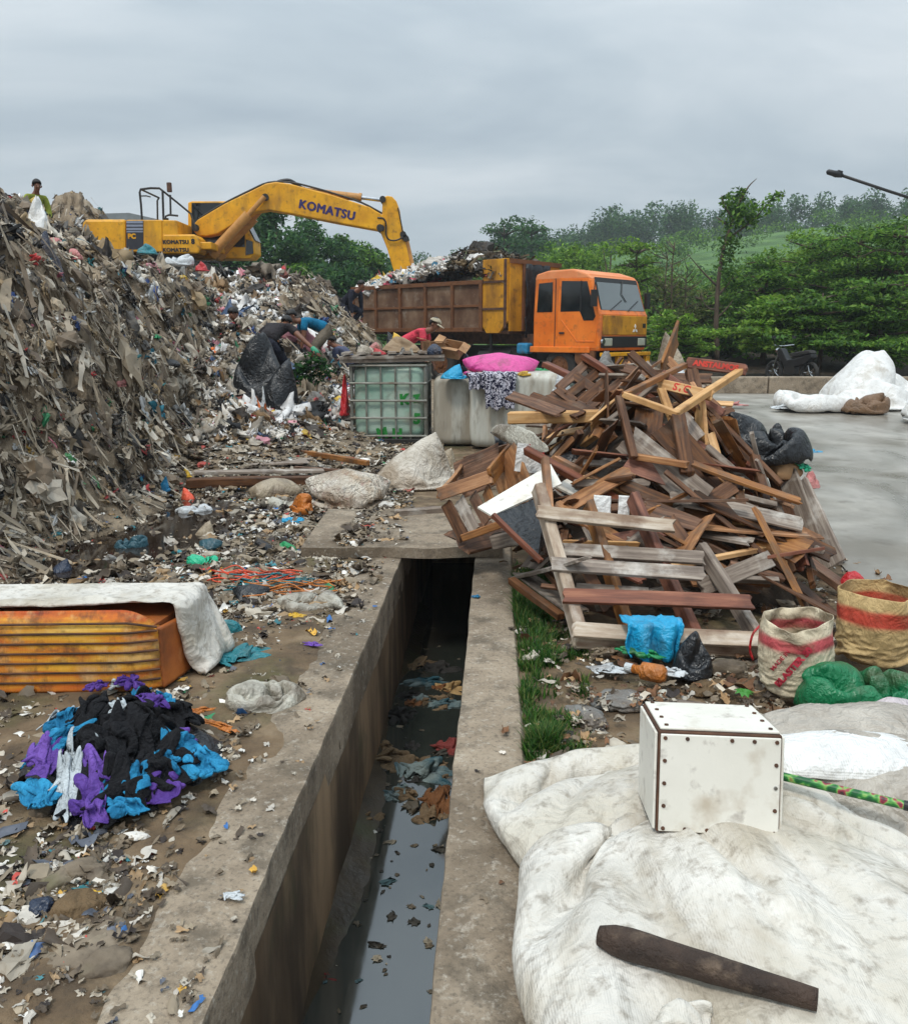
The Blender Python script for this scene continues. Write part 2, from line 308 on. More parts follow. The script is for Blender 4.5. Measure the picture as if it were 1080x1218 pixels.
for k in range(4):
    V = _sim_grid(30, .62, .75); P = V * 3 + k * 5; ph = k * 2.1; V[:, 2] = .16 * np.sin(V[:, 0] * 26 + ph + 4 * V[:, 1]) + .10 * np.sin(V[:, 1] * 17 + ph * 2) + .08 * fbm(P, 2) + .2 * V[:, 0]; V[:, 2] -= V[:, 2].min() - .05
    A_q, B_q = V[:, 0] / .31, V[:, 1] / .375; V[:, 0] = .31 * A_q * np.sqrt(np.maximum(.05, 1 - .42 * B_q ** 2)); V[:, 1] = .375 * B_q * np.sqrt(np.maximum(.05, 1 - .42 * A_q ** 2)); V[:, :2] *= (1 + .22 * fbm(np.c_[V[:, :2] * 5, 0 * A_q + k * 3], 2))[:, None]
    RAGV.append(cloth_run(V, RAGF, 70, None, 4, .15, .3))
SACKV = []
for k, (sx, sy, th, pr, rx, ry, st, nz) in enumerate([(1.0, .75, .2, 3.5, 75, 8, 6, .02), (.8, .8, .3, .4, 60, 20, 2, .06), (.7, .9, .35, .9, 85, 10, 3, .08), (.9, .7, .3, .15, 30, 30, 2, .08), (.75, .75, .38, 1.6, 88, 35, 4, .04), (1.0, .8, .26, 5, 15, 5, 8, .02), (.6, .9, .3, .5, 89, 3, 2, .1)]):
    V, SACKF = pillow_cage(26, sx, sy, th); V = V + nz * np.stack([fbm(V * 3 + k * 9, 2), fbm(V * 3 + k * 9 + 30, 2), fbm(V * 3 + k * 9 + 60, 2)], -1); m = np.array(Euler((R(rx), R(ry), 0)).to_matrix()); V = V @ m.T; V[:, 2] -= V[:, 2].min() - .03
    SACKV.append(cloth_run(V, SACKF, 55, pr, st))
def ell(c, r):
    bm = bmesh.new(); bmesh.ops.create_icosphere(bm, subdivisions=3, radius=1); V = np.array([v.co[:] for v in bm.verts]) * r + c; Fc = np.array([[v.index for v in f.verts] for f in bm.faces]); bm.free(); return V, Fc
FILL = [ell((.78, 1.72, -.03), (.40, .52, .28)), ell((.64, 2.42, -.02), (.30, .34, .20)), ell((1.10, 1.8, -.02), (.22, .55, .26)), ell((.42, 1.6, -.02), (.12, .3, .14))]
def lay(nb, sx, sy, th, c, rz, press, solids, seed, frames=55, amp=.05, stiff=5):
    V, Fc = pillow_cage(nb, sx, sy, th); P = V * 3 + seed; V[:, 2] += amp * fbm(P, 2) + amp * .5 * np.sin(V[:, 0] * 19 + seed) ; m = np.array(Euler((0, 0, rz)).to_matrix()); V = V @ m.T; V = V + [c[0], c[1], c[2] - V[:, 2].min()]; return cloth_run(V, Fc, frames, press, stiff, .05, .5, solids, False, .10), Fc
FG = []
FG.append(lay(40, 1.02, .82, .2, (.72, 2.50, .25), R(14), 5.5, FILL, 1, 50, .06, 8)); FG.append(lay(54, 1.30, 1.30, .24, (.90, 1.70, .36), R(15), 2.4, FILL + FG[:1], 5, 55, .09, 7)); FG.append(lay(26, .66, .5, .06, (.47, 1.36, .66), R(-24), 2.5, FILL + FG[:2], 9, 45, .03))
# the white sack laid over the woven couch base
F1 = gp(190, 825); F2 = gp(242, 782); hC = .37
A_ = Vector((F1.x - 1.15, F1.y - .04, 0)); B_ = Vector((F1.x, F1.y, 0)); D_ = Vector((F2.x - .0, F2.y + .05, 0)); E_ = D_ + (A_ - B_)
_bx = MB().prism([tuple((q + o_).to_2d()) for q, o_ in ((A_, Vector((0, -.01, 0))), (B_, Vector((.0, -.01, 0))), (D_, Vector((.01, 0, 0))), (E_, Vector()))], 0, hC, 'z')
_bv = np.array(_bx.v); _bm = bmesh.new(); _vs = [_bm.verts.new(v) for v in _bv]; [_bm.faces.new([_vs[i] for i in f]) for f in _bx.f]; bmesh.ops.recalc_face_normals(_bm, faces=_bm.faces); bmesh.ops.subdivide_edges(_bm, edges=_bm.edges[:], cuts=9, use_grid_fill=True); bmesh.ops.triangulate(_bm, faces=_bm.faces); _bm.verts.ensure_lookup_table(); _bv = np.array([v.co[:] for v in _bm.verts]); _bf = np.array([[v.index for v in f.verts] for f in _bm.faces]); _bm.free()
_cc = (A_ + B_ + D_ + E_) / 4; COUCH_SHEET = lay(40, 1.44, .64, .09, (_cc.x + .12, _cc.y + .06, hC + .06), math.atan2((B_ - A_).y, (B_ - A_).x) + R(4), .45, [(_bv, _bf)], 14, 45, .06)
# open sacks: a cloth tube slumping round its filling
def open_sack(seed, r, h, fill_r, fill_h, lean=(0, 0)):
    nu, nv = 44, 34; th = np.linspace(0, 2 * math.pi, nu, endpoint=False); V = [(0, 0, .02)]; q = np.random.default_rng(seed)
    for i in range(nv):
        t = i / (nv - 1)
        for a in th: P = (math.cos(a) * 1.5, math.sin(a) * 1.5, t * 3 + seed); w_ = 1 + .05 * math.sin(a * 3 + seed) + .05 * math.sin(a * 7 + 9 * t); rr = r * w_ * (min(1, .35 + 6 * t) if t < .12 else 1); V.append((rr * math.cos(a) + lean[0] * t, rr * .86 * math.sin(a) + lean[1] * t, .02 + h * t))
    Fc = grid_faces(nu, nv, True) + 1; V = np.array(V); W = cloth_run(V[1:], Fc - 1, 17, None, 18, 1.2, .3, [ell((0, 0, fill_h * .45), (fill_r, fill_r * .86, fill_h * .6))]); return W, Fc - 1, np.repeat(np.linspace(0, 1, nv), nu)
OPEN = [open_sack(3, .172, .44, .160, .44), open_sack(9, .20, .50, .19, .50, (.03, 0))]
def cloth_bits(P, Nn, T, Sx, Sy, Sz, cols, res=12):
    """many small crumpled cloths (the rested sheets above) in one mesh"""
    ii = np.round(np.linspace(0, 29, res)).astype(int); idx = (ii[:, None] * 30 + ii[None]).ravel(); TP = []
    for v in RAGV:
        q = v[idx]; lo, hi = q.min(0), q.max(0); TP.append((q - [(lo[0] + hi[0]) / 2, (lo[1] + hi[1]) / 2, lo[2]]) / (hi - lo))
    TP = np.array(TP); n = len(P); k = res * res; V = TP[rng.integers(0, 4, n)]; sw = rng.random(n) < .5; V[sw] = V[sw][:, :, [1, 0, 2]]; B = np.cross(Nn, T)
    sg = rng.choice([-1, 1], (n, 1)); V = V * np.stack([Sx, Sy, Sz], -1)[:, None]; sh = rng.normal(0, .3, (n, 1))
    W = P[:, None] + T[:, None] * (V[..., :1]) + B[:, None] * (V[..., 1:2] * sg[..., None] + sh[..., None] * V[..., :1] * (Sy / Sx)[:, None, None]) + Nn[:, None] * V[..., 2:]
    g = grid_faces(res, res); return W.reshape(-1, 3), (g[None] + (np.arange(n) * k)[:, None, None]).reshape(-1, 4), np.clip(np.repeat(cols, k, 0), .004, 1)
# ------------------------------------------------------------------ camera, world, sun
cam = bpy.data.cameras.new('camera'); co = bpy.data.objects.new('camera', cam); COL.objects.link(co)
co.location = (0, 0, CH); co.rotation_euler = (R(90) - PITCH, 0, 0)
cam.sensor_fit = 'HORIZONTAL'; cam.sensor_width = 36; cam.lens = F / 1080 * 36; cam.clip_end = 3000; SC.camera = co
SC.view_settings.view_transform = 'Standard'; SC.view_settings.look = 'None'; SC.view_settings.exposure = 0.15
w = bpy.data.worlds.new('World'); SC.world = w; w.use_nodes = True; nt = w.node_tree; N, L = nt.nodes, nt.links
SUN_EL, SUN_AZ = R(58), R(205)          # azimuth clockwise from +Y: behind the camera, a little left
sky = N.new('ShaderNodeTexSky'); sky.sky_type = 'NISHITA'; sky.sun_disc = False; sky.sun_elevation = SUN_EL; sky.sun_rotation = SUN_AZ
tc = N.new('ShaderNodeTexCoord'); sp = N.new('ShaderNodeSeparateXYZ'); L.new(tc.outputs['Generated'], sp.inputs[0])
def mth(op, a, b=None, c=None):
    n = N.new('ShaderNodeMath'); n.operation = op
    for i, q in enumerate((a, b, c)):
        if q is None: continue
        if isinstance(q, (int, float)): n.inputs[i].default_value = q
        else: L.new(q, n.inputs[i])
    return n.outputs[0]
den = mth('ADD', mth('MAXIMUM', sp.outputs['Z'], 0.0), .22)
cb = N.new('ShaderNodeCombineXYZ'); L.new(mth('DIVIDE', sp.outputs['X'], den), cb.inputs[0]); L.new(mth('DIVIDE', sp.outputs['Y'], den), cb.inputs[1])
def wn(scale, det, rg, loc, st=(1, 1, 1), ds=0):
    mp = N.new('ShaderNodeMapping'); mp.inputs['Location'].default_value = loc; mp.inputs['Scale'].default_value = st; L.new(cb.outputs[0], mp.inputs[0])
    n = N.new('ShaderNodeTexNoise'); n.inputs['Scale'].default_value = scale; n.inputs['Detail'].default_value = det; n.inputs['Roughness'].default_value = rg; n.inputs['Distortion'].default_value = ds
    L.new(mp.outputs[0], n.inputs[0]); return n.outputs['Fac']
def wramp(f, pts):
    r = N.new('ShaderNodeValToRGB'); L.new(f, r.inputs[0]); e = r.color_ramp.elements
    while len(e) < len(pts): e.new(.5)
    for el, (p, c) in zip(e, pts): el.position = p; el.color = (*c, 1)
    return r.outputs[0]
band = mth('ADD', mth('MULTIPLY', wn(.55, 5, .5, (1.4, 2.2, 0), (.85, 1.05, 1), .9), .75), mth('MULTIPLY', wn(1.7, 6, .55, (4, 1, 3), (.8, 1.05, 1), .8), .25))
cloudcol = wramp(band, [(.36, C(156, 170, 182)), (.46, C(180, 192, 200)), (.56, C(206, 214, 219)), (.68, C(224, 229, 232))])
# an overcast sky is brightest overhead
lift = mth('ADD', mth('MULTIPLY', mth('POWER', mth('MAXIMUM', sp.outputs['Z'], 0.0), 2.0), 2.6), .93)
vm = N.new('ShaderNodeVectorMath'); vm.operation = 'SCALE'; L.new(cloudcol, vm.inputs[0]); L.new(lift, vm.inputs['Scale'])
bg1 = N.new('ShaderNodeBackground'); L.new(sky.outputs[0], bg1.inputs[0]); bg1.inputs[1].default_value = .1
bg2 = N.new('ShaderNodeBackground'); L.new(vm.outputs[0], bg2.inputs[0]); bg2.inputs[1].default_value = 1.0
mx = N.new('ShaderNodeMixShader'); mx.inputs[0].default_value = .93
L.new(bg1.outputs[0], mx.inputs[1]); L.new(bg2.outputs[0], mx.inputs[2]); L.new(mx.outputs[0], N['World Output'].inputs['Surface'])
sl = bpy.data.lights.new('sun', 'SUN'); sl.energy = 1.5; sl.angle = R(10); sl.color = (1, .94, .85); so = bpy.data.objects.new('sun', sl); COL.objects.link(so)
sd = Vector((math.sin(SUN_AZ) * math.cos(SUN_EL), math.cos(SUN_AZ) * math.cos(SUN_EL), math.sin(SUN_EL)))
so.rotation_euler = sd.to_track_quat('Z', 'Y').to_euler(); so.location = (0, -5, 20)
# ------------------------------------------------------------------ ground heights
DLs = .0505
def DL(y): return -.589 + (y - 1.83) * DLs          # left lip of the drain
def DR(y): return -.055 + (y - 1.83) * DLs          # right lip
KW = .28
def rise(y): return .25 * sstep(9, 20, y)
BX = np.array([[3.0, -3.3], [4.4, -3.3], [5.3, -3.0], [6.6, -3.15], [7.8, -3.25], [9.7, -3.36], [12.3, -3.55], [15, -3.78], [18, -4.2], [22, -4.8], [29, -5.5], [33, -8]])
def heap_h(x, y):
    x = np.asarray(x, float); y = np.asarray(y, float)
    P = np.stack([x, y, np.zeros_like(x)], -1)
    xb = np.interp(y, BX[:, 0], BX[:, 1]) + .35 * pn(P * .55 * [0, 1, 0] + 3.3) + .12 * pn(P * 1.7 + 8)
    d = xb - x
    top = np.interp(y, [4, 7, 11, 16, 22, 30], [2.5, 2.7, 2.7, 2.6, 2.65, 2.75])
    d = d + .28 * fbm(P * [1.1, 1.1, 1] + 21, 3) + .12; face = np.interp(d, [-.25, .1, .3, .5, .85, 1.1, 1.6], [0, .10, .22, .46, .76, .9, 1.0])
    cl = top * face + .1 * np.clip(d - 1.5, 0, 3) * sstep(24, 20, y)
    cl = cl + .85 * np.exp(-((x + 6.95) / .85) ** 2 - ((y - 13.2) / 2.0) ** 2) + 3.7 * np.exp(-((x + 13.5) / 1.8) ** 2 - ((y - 31.3) / 1.8) ** 2)
    s = np.clip((y - 9.3) * .26, 0, 2.75) * np.clip((-x - .9) / 2.6, 0, 1.05) * np.where(x > -4.8, sstep(26, 23.5, y), 1.0)
    k = .25; h = np.maximum(cl, s) + k * np.exp(-np.abs(cl - s) / k) * .35 * (np.minimum(cl, s) > .1)
    h = h + .14 * fbm(P * .9 + 4, 3) * sstep(0.02, .6, h)
    return np.maximum(h, 0) + rise(y) * (h < .5)
def gz(x, y):
    """level of the littered ground left of the drain"""
    return float(heap_h(np.array([x]), np.array([y]))[0])
def hill_h(x, y):
    x = np.asarray(x, float); y = np.asarray(y, float); t = x / np.maximum(y, 1)
    e = np.interp(t, [-.6, -.25, -.05, .05, .12, .26, .5, .8], [.03, .035, .05, .066, .08, .098, .124, .135])
    s = sstep(48, 180, y); P = np.stack([x, y, x * 0], -1)
    return .25 + (1.4 + 180 * e) * s * np.where(y > 180, 1 - .35 * sstep(180, 400, y), 1) + .8 * s * fbm(P * .02, 3)
# ------------------------------------------------------------------ ground sheet with the drain's slot left open
us = np.concatenate([-np.geomspace(900, 4.5, 22), np.linspace(-4.2, -KW + .06, 44)]); ur = np.concatenate([np.linspace(KW - .07, 4, 44), np.geomspace(4.3, 900, 22)])
vs = np.concatenate([np.linspace(-8, 0, 9), np.linspace(.2, 9.2, 100), np.geomspace(9.4, 48, 40), np.geomspace(52, 1500, 24)])
V = []; Fc = []; 
cols_u = np.concatenate([us, ur]); nu = len(cols_u); nl = len(us)
for v in vs:
    xl = DL(v) if v < 12 else DL(12); xr = DR(v) if v < 12 else DR(12)
    for i, u in enumerate(cols_u): V.append(((xl if i < nl else xr) + u, v, 0))
V = np.array(V)
near = sstep(14, 8, V[:, 1])
V[:, 2] = -.028 + rise(V[:, 1]) - .03 * sstep(9, 14, V[:, 1]) + near * .035 * fbm(V * 1.3, 4) * sstep(0, .4, np.minimum(np.abs(V[:, 0] - DL(V[:, 1]) + KW), np.abs(V[:, 0] - DR(V[:, 1]) - KW)))
fm = grid_faces(nu, len(vs)); keep = ~(((fm % nu)[:, 0] == nl - 1) & (vs[fm[:, 0] // nu] < 7.1))
tag(raw('ground', V, fm[keep], M['dirt'], center=False), kind='structure')
# hill
hx, hy = np.meshgrid(np.linspace(-220, 330, 90), np.concatenate([np.linspace(46, 200, 60), np.linspace(210, 500, 16)]))
HV = np.stack([hx.ravel(), hy.ravel(), hill_h(hx.ravel(), hy.ravel()) - .3], -1)
M['field'] = mk('field', [(.3, C(52, 84, 42)), (.5, C(78, 112, 54)), (.7, C(104, 134, 68))], .16, (1, 3, 1), rough=.95, bump=.6, bscale=1.4, bdist=.5, detail=10)
tag(raw('hill', HV, grid_faces(90, 76), M['field'], center=False), kind='structure')
# kerbs along the drain
def kerb(inner, outer, y0, y1, seed, name='kerb'):
    ys = np.linspace(y0, y1, 150); rows = []
    prof = [(0, -.24), (0, -.012), (.012, 0), (.25, .002), (.5, .004), (.75, .002), (.96, -.002), (1, -.02), (1, -.24)]
    for y in ys:
        a, b = inner(y), outer(y)
        for t, z in prof:
            x = a + (b - a) * t; rows.append((x, y, z))
    V = np.array(rows); n = fbm(V * [6, 6, 6] + seed, 4); V[:, 2] += .010 * n; e = fbm(V * [5, 9, 3] + seed + 5, 4)
    edge = np.tile(np.array([1, 1, .8, 0, 0, 0, .8, 1, 1.]), len(ys)); V[:, 0] += .009 * e * edge + .012 * edge * fbm(V * [1, .8, 1] + seed, 2)
    return tag(raw(name, V, grid_faces(len(prof), len(ys)), M['concrete'], center=False, smooth=False), kind='structure')
kerb(DL, lambda y: DL(y) - KW, -2, 7.2, 1); kerb(DR, lambda y: DR(y) + .27, -2, 7.2, 30)
# earth and grit washed over the outer half of the left kerb
uu, vv = np.meshgrid(np.linspace(-1.5, -.06, 90), np.linspace(.6, 5.9, 260)); V = np.stack([DL(vv.ravel()) + uu.ravel(), vv.ravel(), 0 * uu.ravel()], -1)
V[:, 2] = .014 + .045 * fbm(V * [2.6, 1.4, 1], 4) + .03 * np.clip((-uu.ravel() - .28) / .3, -1.4, .25) - .012
tag(raw('soil', V, grid_faces(90, 260), M['dirt'], center=False), kind='structure')
# drain walls, bed, water
for fx, sgn in ((DL, -1), (DR, 1)):
    ys = np.linspace(-2, 8.9, 90); zs = np.linspace(-.15, -1.3, 12)
    V = np.array([(fx(y) + sgn * (-.004 + .0), y, z) for z in zs for y in ys]); V[:, 0] += .012 * fbm(V * 3 + sgn, 3) + sgn * .006
    tag(raw('drain_wall', V, grid_faces(90, 12), M['drain_wall'], center=False), kind='structure')
tag(raw('drain_end', [(-1, 8.9, -1.3), (1, 8.9, -1.3), (1, 8.9, -.02), (-1, 8.9, -.02)], [(0, 1, 2, 3)], M['drain_wall'], center=False), kind='structure')
WZ = -.84
V = np.array([(DL(y) * (1 - t) + DR(y) * t, y, WZ) for y in np.linspace(-2, 8.9, 60) for t in np.linspace(-.02, 1.02, 8)])
tag(raw('water', V, grid_faces(8, 60), M['drain_water'], center=False), kind='structure')
# silty bank at the left wall's foot; its brown also paints the wall's reflection
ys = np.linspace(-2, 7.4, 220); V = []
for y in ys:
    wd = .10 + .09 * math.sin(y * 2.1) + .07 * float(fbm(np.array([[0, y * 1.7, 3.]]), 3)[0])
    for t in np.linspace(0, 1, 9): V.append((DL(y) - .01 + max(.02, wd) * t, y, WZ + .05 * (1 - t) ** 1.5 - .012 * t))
V = np.array(V); V[:, 2] += .012 * fbm(V * 9, 3); M['silt_reflection'] = mk('silt_reflection', [(.3, C(42, 36, 28)), (.7, C(74, 64, 50))], 6, rough=.4, bump=.3, bscale=30, dirt=(C(66, 70, 44), .3, 4))
tag(raw('silt_reflection', V, grid_faces(9, len(ys)), M['silt_reflection'], center=False), kind='structure')
# slab bridging the drain
ys = np.linspace(5.95, 7.35, 24); xs = np.linspace(-1.12, .36, 40); V = []
for z in (0, 1):
    for y in ys:
        for x in xs: V.append((x, y + .02 * math.sin(x * 9), .006 if z == 0 else .085))
V = np.array(V); V[:, :2] += .012 * np.stack([fbm(V * 7, 3), fbm(V * 7 + 9, 3)], -1); top = V[:, 2] > .05; V[top, 2] += .012 * fbm(V[top] * 5, 4)
g = grid_faces(40, 24); n = 40 * 24; ring = [(i) for i in range(40)] + [40 * k + 39 for k in range(1, 24)] + [n - 1 - k for k in range(1, 40)] + [40 * (23 - k) for k in range(1, 23)]
side = np.array([(ring[k], ring[(k + 1) % len(ring)], ring[(k + 1) % len(ring)] + n, ring[k] + n) for k in range(len(ring))])
tag(raw('bridge_slab', V, np.concatenate([g[:, ::-1], g + n, side]), M['concrete'], center=False, smooth=False), 'rough grey concrete slab bridging the open drain', 'slab')
# wet concrete road at the right
ry = np.concatenate([np.linspace(2.5, 12, 40), np.linspace(12.4, 34, 40)]); V = []
for y in ry:
    x0 = np.interp(y, [2.5, 5, 8, 12, 14, 34], [2.75, 2.7, 2.7, 1.6, .2, -.6]) + .12 * math.sin(y * 2.3)
    for t in np.linspace(0, 1, 50): V.append((x0 + (34 - x0) * t ** 1.6, y, 0))
V = np.array(V); V[:, 2] = rise(V[:, 1]) + .012 + .006 * fbm(V * .8, 3) - .03 * sstep(9, 14, V[:, 1])
V[np.arange(len(V)) % 50 == 0, 2] -= .03
tag(raw('road', V, grid_faces(50, len(ry)), M['wet_road'], center=False), kind='structure')
# low kerb wall beyond the road
mb = MB(); y0 = 20.6
for i in range(5):
    x0 = 6.0 + i * 1.6; mb.box((x0 + .78, y0, .42), (1.57, .3, .42))
o = mb.build('low_wall', M['concrete'], bv=.03); tag(o, 'low stained concrete kerb wall along the far edge of the wet road', 'wall')
# earth verge under the roadside trees
xs, ys = np.meshgrid(np.linspace(3.5, 40, 60), np.linspace(20.9, 60, 40)); V = np.stack([xs.ravel(), ys.ravel(), xs.ravel() * 0], -1)
V[:, 2] = .30 + .25 * fbm(V * .5, 3) + .5 * sstep(24, 40, V[:, 1])
tag(raw('verge', V, grid_faces(60, 40), M['soil_dark'], center=False), kind='structure')
# dark puddle at the foot of the heap
def blob_poly(pts, z, n=80, seed=1, amp=.12):
    P = spline([Vector((*p, 0)) for p in pts + pts[:1]], max(4, n // len(pts)))[:-1]; A = np.array([(p.x, p.y, 0) for p in P])
    A[:, 0] += amp * fbm(A * 2.4 + seed, 3); A[:, 1] += amp * fbm(A * 2.4 + seed + 40, 3); A[:, 2] = z; return A
A = blob_poly([(-3.3, 4.9), (-2.6, 5.35), (-2.15, 5.8), (-1.85, 6.6), (-1.95, 7.5), (-2.3, 8.1), (-3.1, 8.1), (-3.4, 7.2)], .022)
tag(raw('puddle', A, [tuple(range(len(A)))], M['puddle'], center=False), kind='structure')
# ------------------------------------------------------------------ the garbage heap
def heap_pt(x, y):
    e = .03; h = heap_h(x, y); hx = (heap_h(x + e, y) - heap_h(x - e, y)) / (2 * e); hy = (heap_h(x, y + e) - heap_h(x, y - e)) / (2 * e)
    hx = np.clip(hx, -4, 4); hy = np.clip(hy, -4, 4)
    Nn = np.stack([-hx, -hy, np.ones_like(hx)], -1); Nn /= np.linalg.norm(Nn, axis=1)[:, None]
    P = np.stack([x, y, h], -1); m = sstep(.03, .5, h)
    dsp = m * (.20 * fbm(P * [1.3, 1.3, .8] + 2, 3) + .2 * ridge(P * [2.6, 2.6, .55] + 5, 4) * sstep(.95, .7, Nn[:, 2]) + .045 * fbm(P * 6, 3)) - .28 * m * sstep(.12, .42, fbm(P * [1.5, 1.5, 1.9] + 40, 2)) * sstep(.95, .7, Nn[:, 2]) - .05 * (1 - m) * (h < .02)
    T = np.stack([-hx, -hy, -(hx ** 2 + hy ** 2) - 1e-4], -1); T /= np.linalg.norm(T, axis=1)[:, None]
    return P + Nn * dsp[:, None], Nn, T
nt_, ny_ = 420, 420
tt = np.linspace(-.80, -.0, nt_); yy = np.geomspace(3.2, 33, ny_); Tg, Yg = np.meshgrid(tt, yy); X = (Tg * Yg).ravel() - .15; Y = Yg.ravel()
P, Nn, _ = heap_pt(X, Y)
fm = grid_faces(nt_, ny_); hh = heap_h(X, Y); keep = (hh[fm] > .035).any(1)
used = np.unique(fm[keep]); remap = -np.ones(len(P), int); remap[used] = np.arange(len(used))
tag(raw('garbage_heap', P[used], remap[fm[keep]], M['heap'], center=False), 'tall heap of compacted grey brown household garbage', 'garbage heap', kind='stuff')

def strips(P, Nn, T, Ln, Wd, cols, nu=5, nv=3, curl=.35, lift=.02, rough=.12, amp=.25):
    """crumpled ribbons / scraps: one bent little sheet per point, all in one mesh"""
    n = len(P); B = np.cross(Nn, T); u = np.linspace(-.5, .5, nu); v = np.linspace(-.5, .5, nv); U, W = np.meshgrid(u, v); U = U.ravel(); W = W.ravel(); k = nu * nv
    c1 = rng.normal(0, curl, (n, 1)); c2 = rng.normal(0, curl, (n, 1)); c3 = rng.normal(0, curl, (n, 1)); ph = rng.uniform(0, 6.28, (n, 1))
    S = np.minimum(Ln, Wd * 2.5)[:, None]
    f2 = rng.uniform(5, 14, (n, 1)); q2 = rng.uniform(-5, 5, (n, 1))
    h = S * (c1 * U ** 2 * 1.2 + c2 * W ** 2 * 1.5 + c3 * U * W * 1.2 + amp * .22 * np.sin(ph + U * f2 + W * q2) + rng.normal(0, rough * .3, (n, k)))
    du = U * Ln[:, None] * (1 + rng.normal(0, .07, (n, k))) + .12 * Wd[:, None] * np.sin(ph + W * 9); dv = W * Wd[:, None] * (1 + .3 * np.sin(ph * 2 + U * f2 * .7) + rng.normal(0, .1, (n, k))) + Wd[:, None] * .6 * rng.normal(0, 1, (n, 1)) * U ** 2
    V = P[:, None] + T[:, None] * du[..., None] + B[:, None] * dv[..., None] + Nn[:, None] * (h + lift)[..., None]
    g = grid_faces(nu, nv); Fc = (g[None] + (np.arange(n) * k)[:, None, None]).reshape(-1, 4)
    cc = np.repeat(cols, k, 0) * (1 + rng.normal(0, .07, (n * k, 1)))
    return V.reshape(-1, 3), Fc, np.clip(cc, .004, 1)
_ico = bmesh.new(); bmesh.ops.create_icosphere(_ico, subdivisions=2, radius=1); ICO_V = np.array([v.co[:] for v in _ico.verts]); ICO_F = np.array([[v.index for v in f.verts] for f in _ico.faces]); _ico.free()
def lumps(P, Nn, T, S, cols, squash=.55):
    n = len(P); k = len(ICO_V); B = np.cross(Nn, T); r = 1 + rng.normal(0, .24, (n, k)); ax = rng.uniform(.6, 1.2, (n, 3)) * [1.25, .9, squash]
    q = ICO_V[None] * r[..., None] * ax[:, None] * S[:, None, None] * .5
    V = P[:, None] + T[:, None] * q[..., :1] + B[:, None] * q[..., 1:2] + Nn[:, None] * (q[..., 2:] + (S * .12)[:, None, None])
    Fc = (ICO_F[None] + (np.arange(n) * k)[:, None, None]).reshape(-1, 3)
    cc = np.repeat(cols, k, 0) * (1 + rng.normal(0, .08, (n * k, 1)))
    return V.reshape(-1, 3), Fc, np.clip(cc, .004, 1)
def pal(n, items):
    cs = np.array([C(*c) for c, _ in items]); p = np.array([q for _, q in items], float); i = rng.choice(len(cs), n, p=p / p.sum())
    return cs[i] * rng.uniform(.7, 1.2, (n, 1))
GREY = [((174, 160, 140), 6), ((150, 135, 114), 7), ((198, 187, 170), 4), ((120, 104, 86), 5), ((84, 72, 60), 3), ((46, 40, 36), 1.6), ((214, 206, 192), 1.6), ((150, 128, 96), 3),
        ((96, 92, 88), 2), ((60, 120, 124), .22), ((170, 70, 70), .2), ((60, 110, 70), .16), ((210, 120, 140), .12)]
MIXED = [((212, 206, 196), 6), ((170, 160, 146), 5), ((120, 108, 94), 4), ((62, 54, 48), 4), ((30, 28, 28), 3), ((232, 230, 228), 5), ((186, 76, 80), .8), ((214, 150, 160), .8), ((70, 124, 140), .8),
         ((70, 90, 120), .8), ((50, 120, 80), .8), ((214, 180, 80), .5), ((210, 110, 50), .5), ((140, 112, 80), 3), ((120, 70, 60), 1)]
LITTER = [((186, 176, 160), 5), ((146, 132, 112), 5), ((114, 100, 82), 5), ((206, 198, 186), 2.6), ((84, 72, 60), 5), ((52, 44, 40), 3), ((228, 224, 216), 1.4), ((170, 140, 104), 2), ((60, 130, 140), .5), ((190, 80, 70), .5), ((60, 110, 170), .3),
          ((60, 150, 100), .25), ((96, 100, 110), 1), ((206, 160, 70), .25)]
def sample_heap(n, t0, t1, y0, y1, cond):
    t = rng.uniform(t0, t1, n); y = np.exp(rng.uniform(math.log(y0), math.log(y1), n)); x = t * y
    P, Nn, T = heap_pt(x, y); k = cond(P, Nn) & (rng.uniform(0, 1, n) < .3 / np.clip(Nn[:, 2], .25, 1))
    return P[k], Nn[k], T[k]
def jit(Nn, T, a, b):
    ang = rng.normal(0, a, len(T))[:, None]; B = np.cross(Nn, T); T2 = T * np.cos(ang) + B * np.sin(ang)
    N2 = Nn + rng.normal(0, b, Nn.shape); N2 /= np.linalg.norm(N2, axis=1)[:, None]; T2 = T2 - N2 * (T2 * N2).sum(1)[:, None]; T2 /= np.linalg.norm(T2, axis=1)[:, None]
    return N2, T2
def join(parts):
    V = []; C_ = []; F4 = []; b = 0
    for v, f, c in parts: V.append(v); C_.append(c); F4.append(f + b); b += len(v)
    return np.concatenate(V), F4, np.concatenate(C_)
def stuff(name, parts, label, cat='garbage'):
    for k in (4, 3):
        ps = [p for p in parts if p[1].shape[1] == k]
        if ps:
            V, F_, c = join(ps); tag(raw(name, V, np.concatenate(F_), M['scrap'], col=c, smooth=k == 4, center=False), label, cat, kind='stuff')
fac = lambda P: np.clip(P[:, 1] / 9, .7, 2.2) ** .6
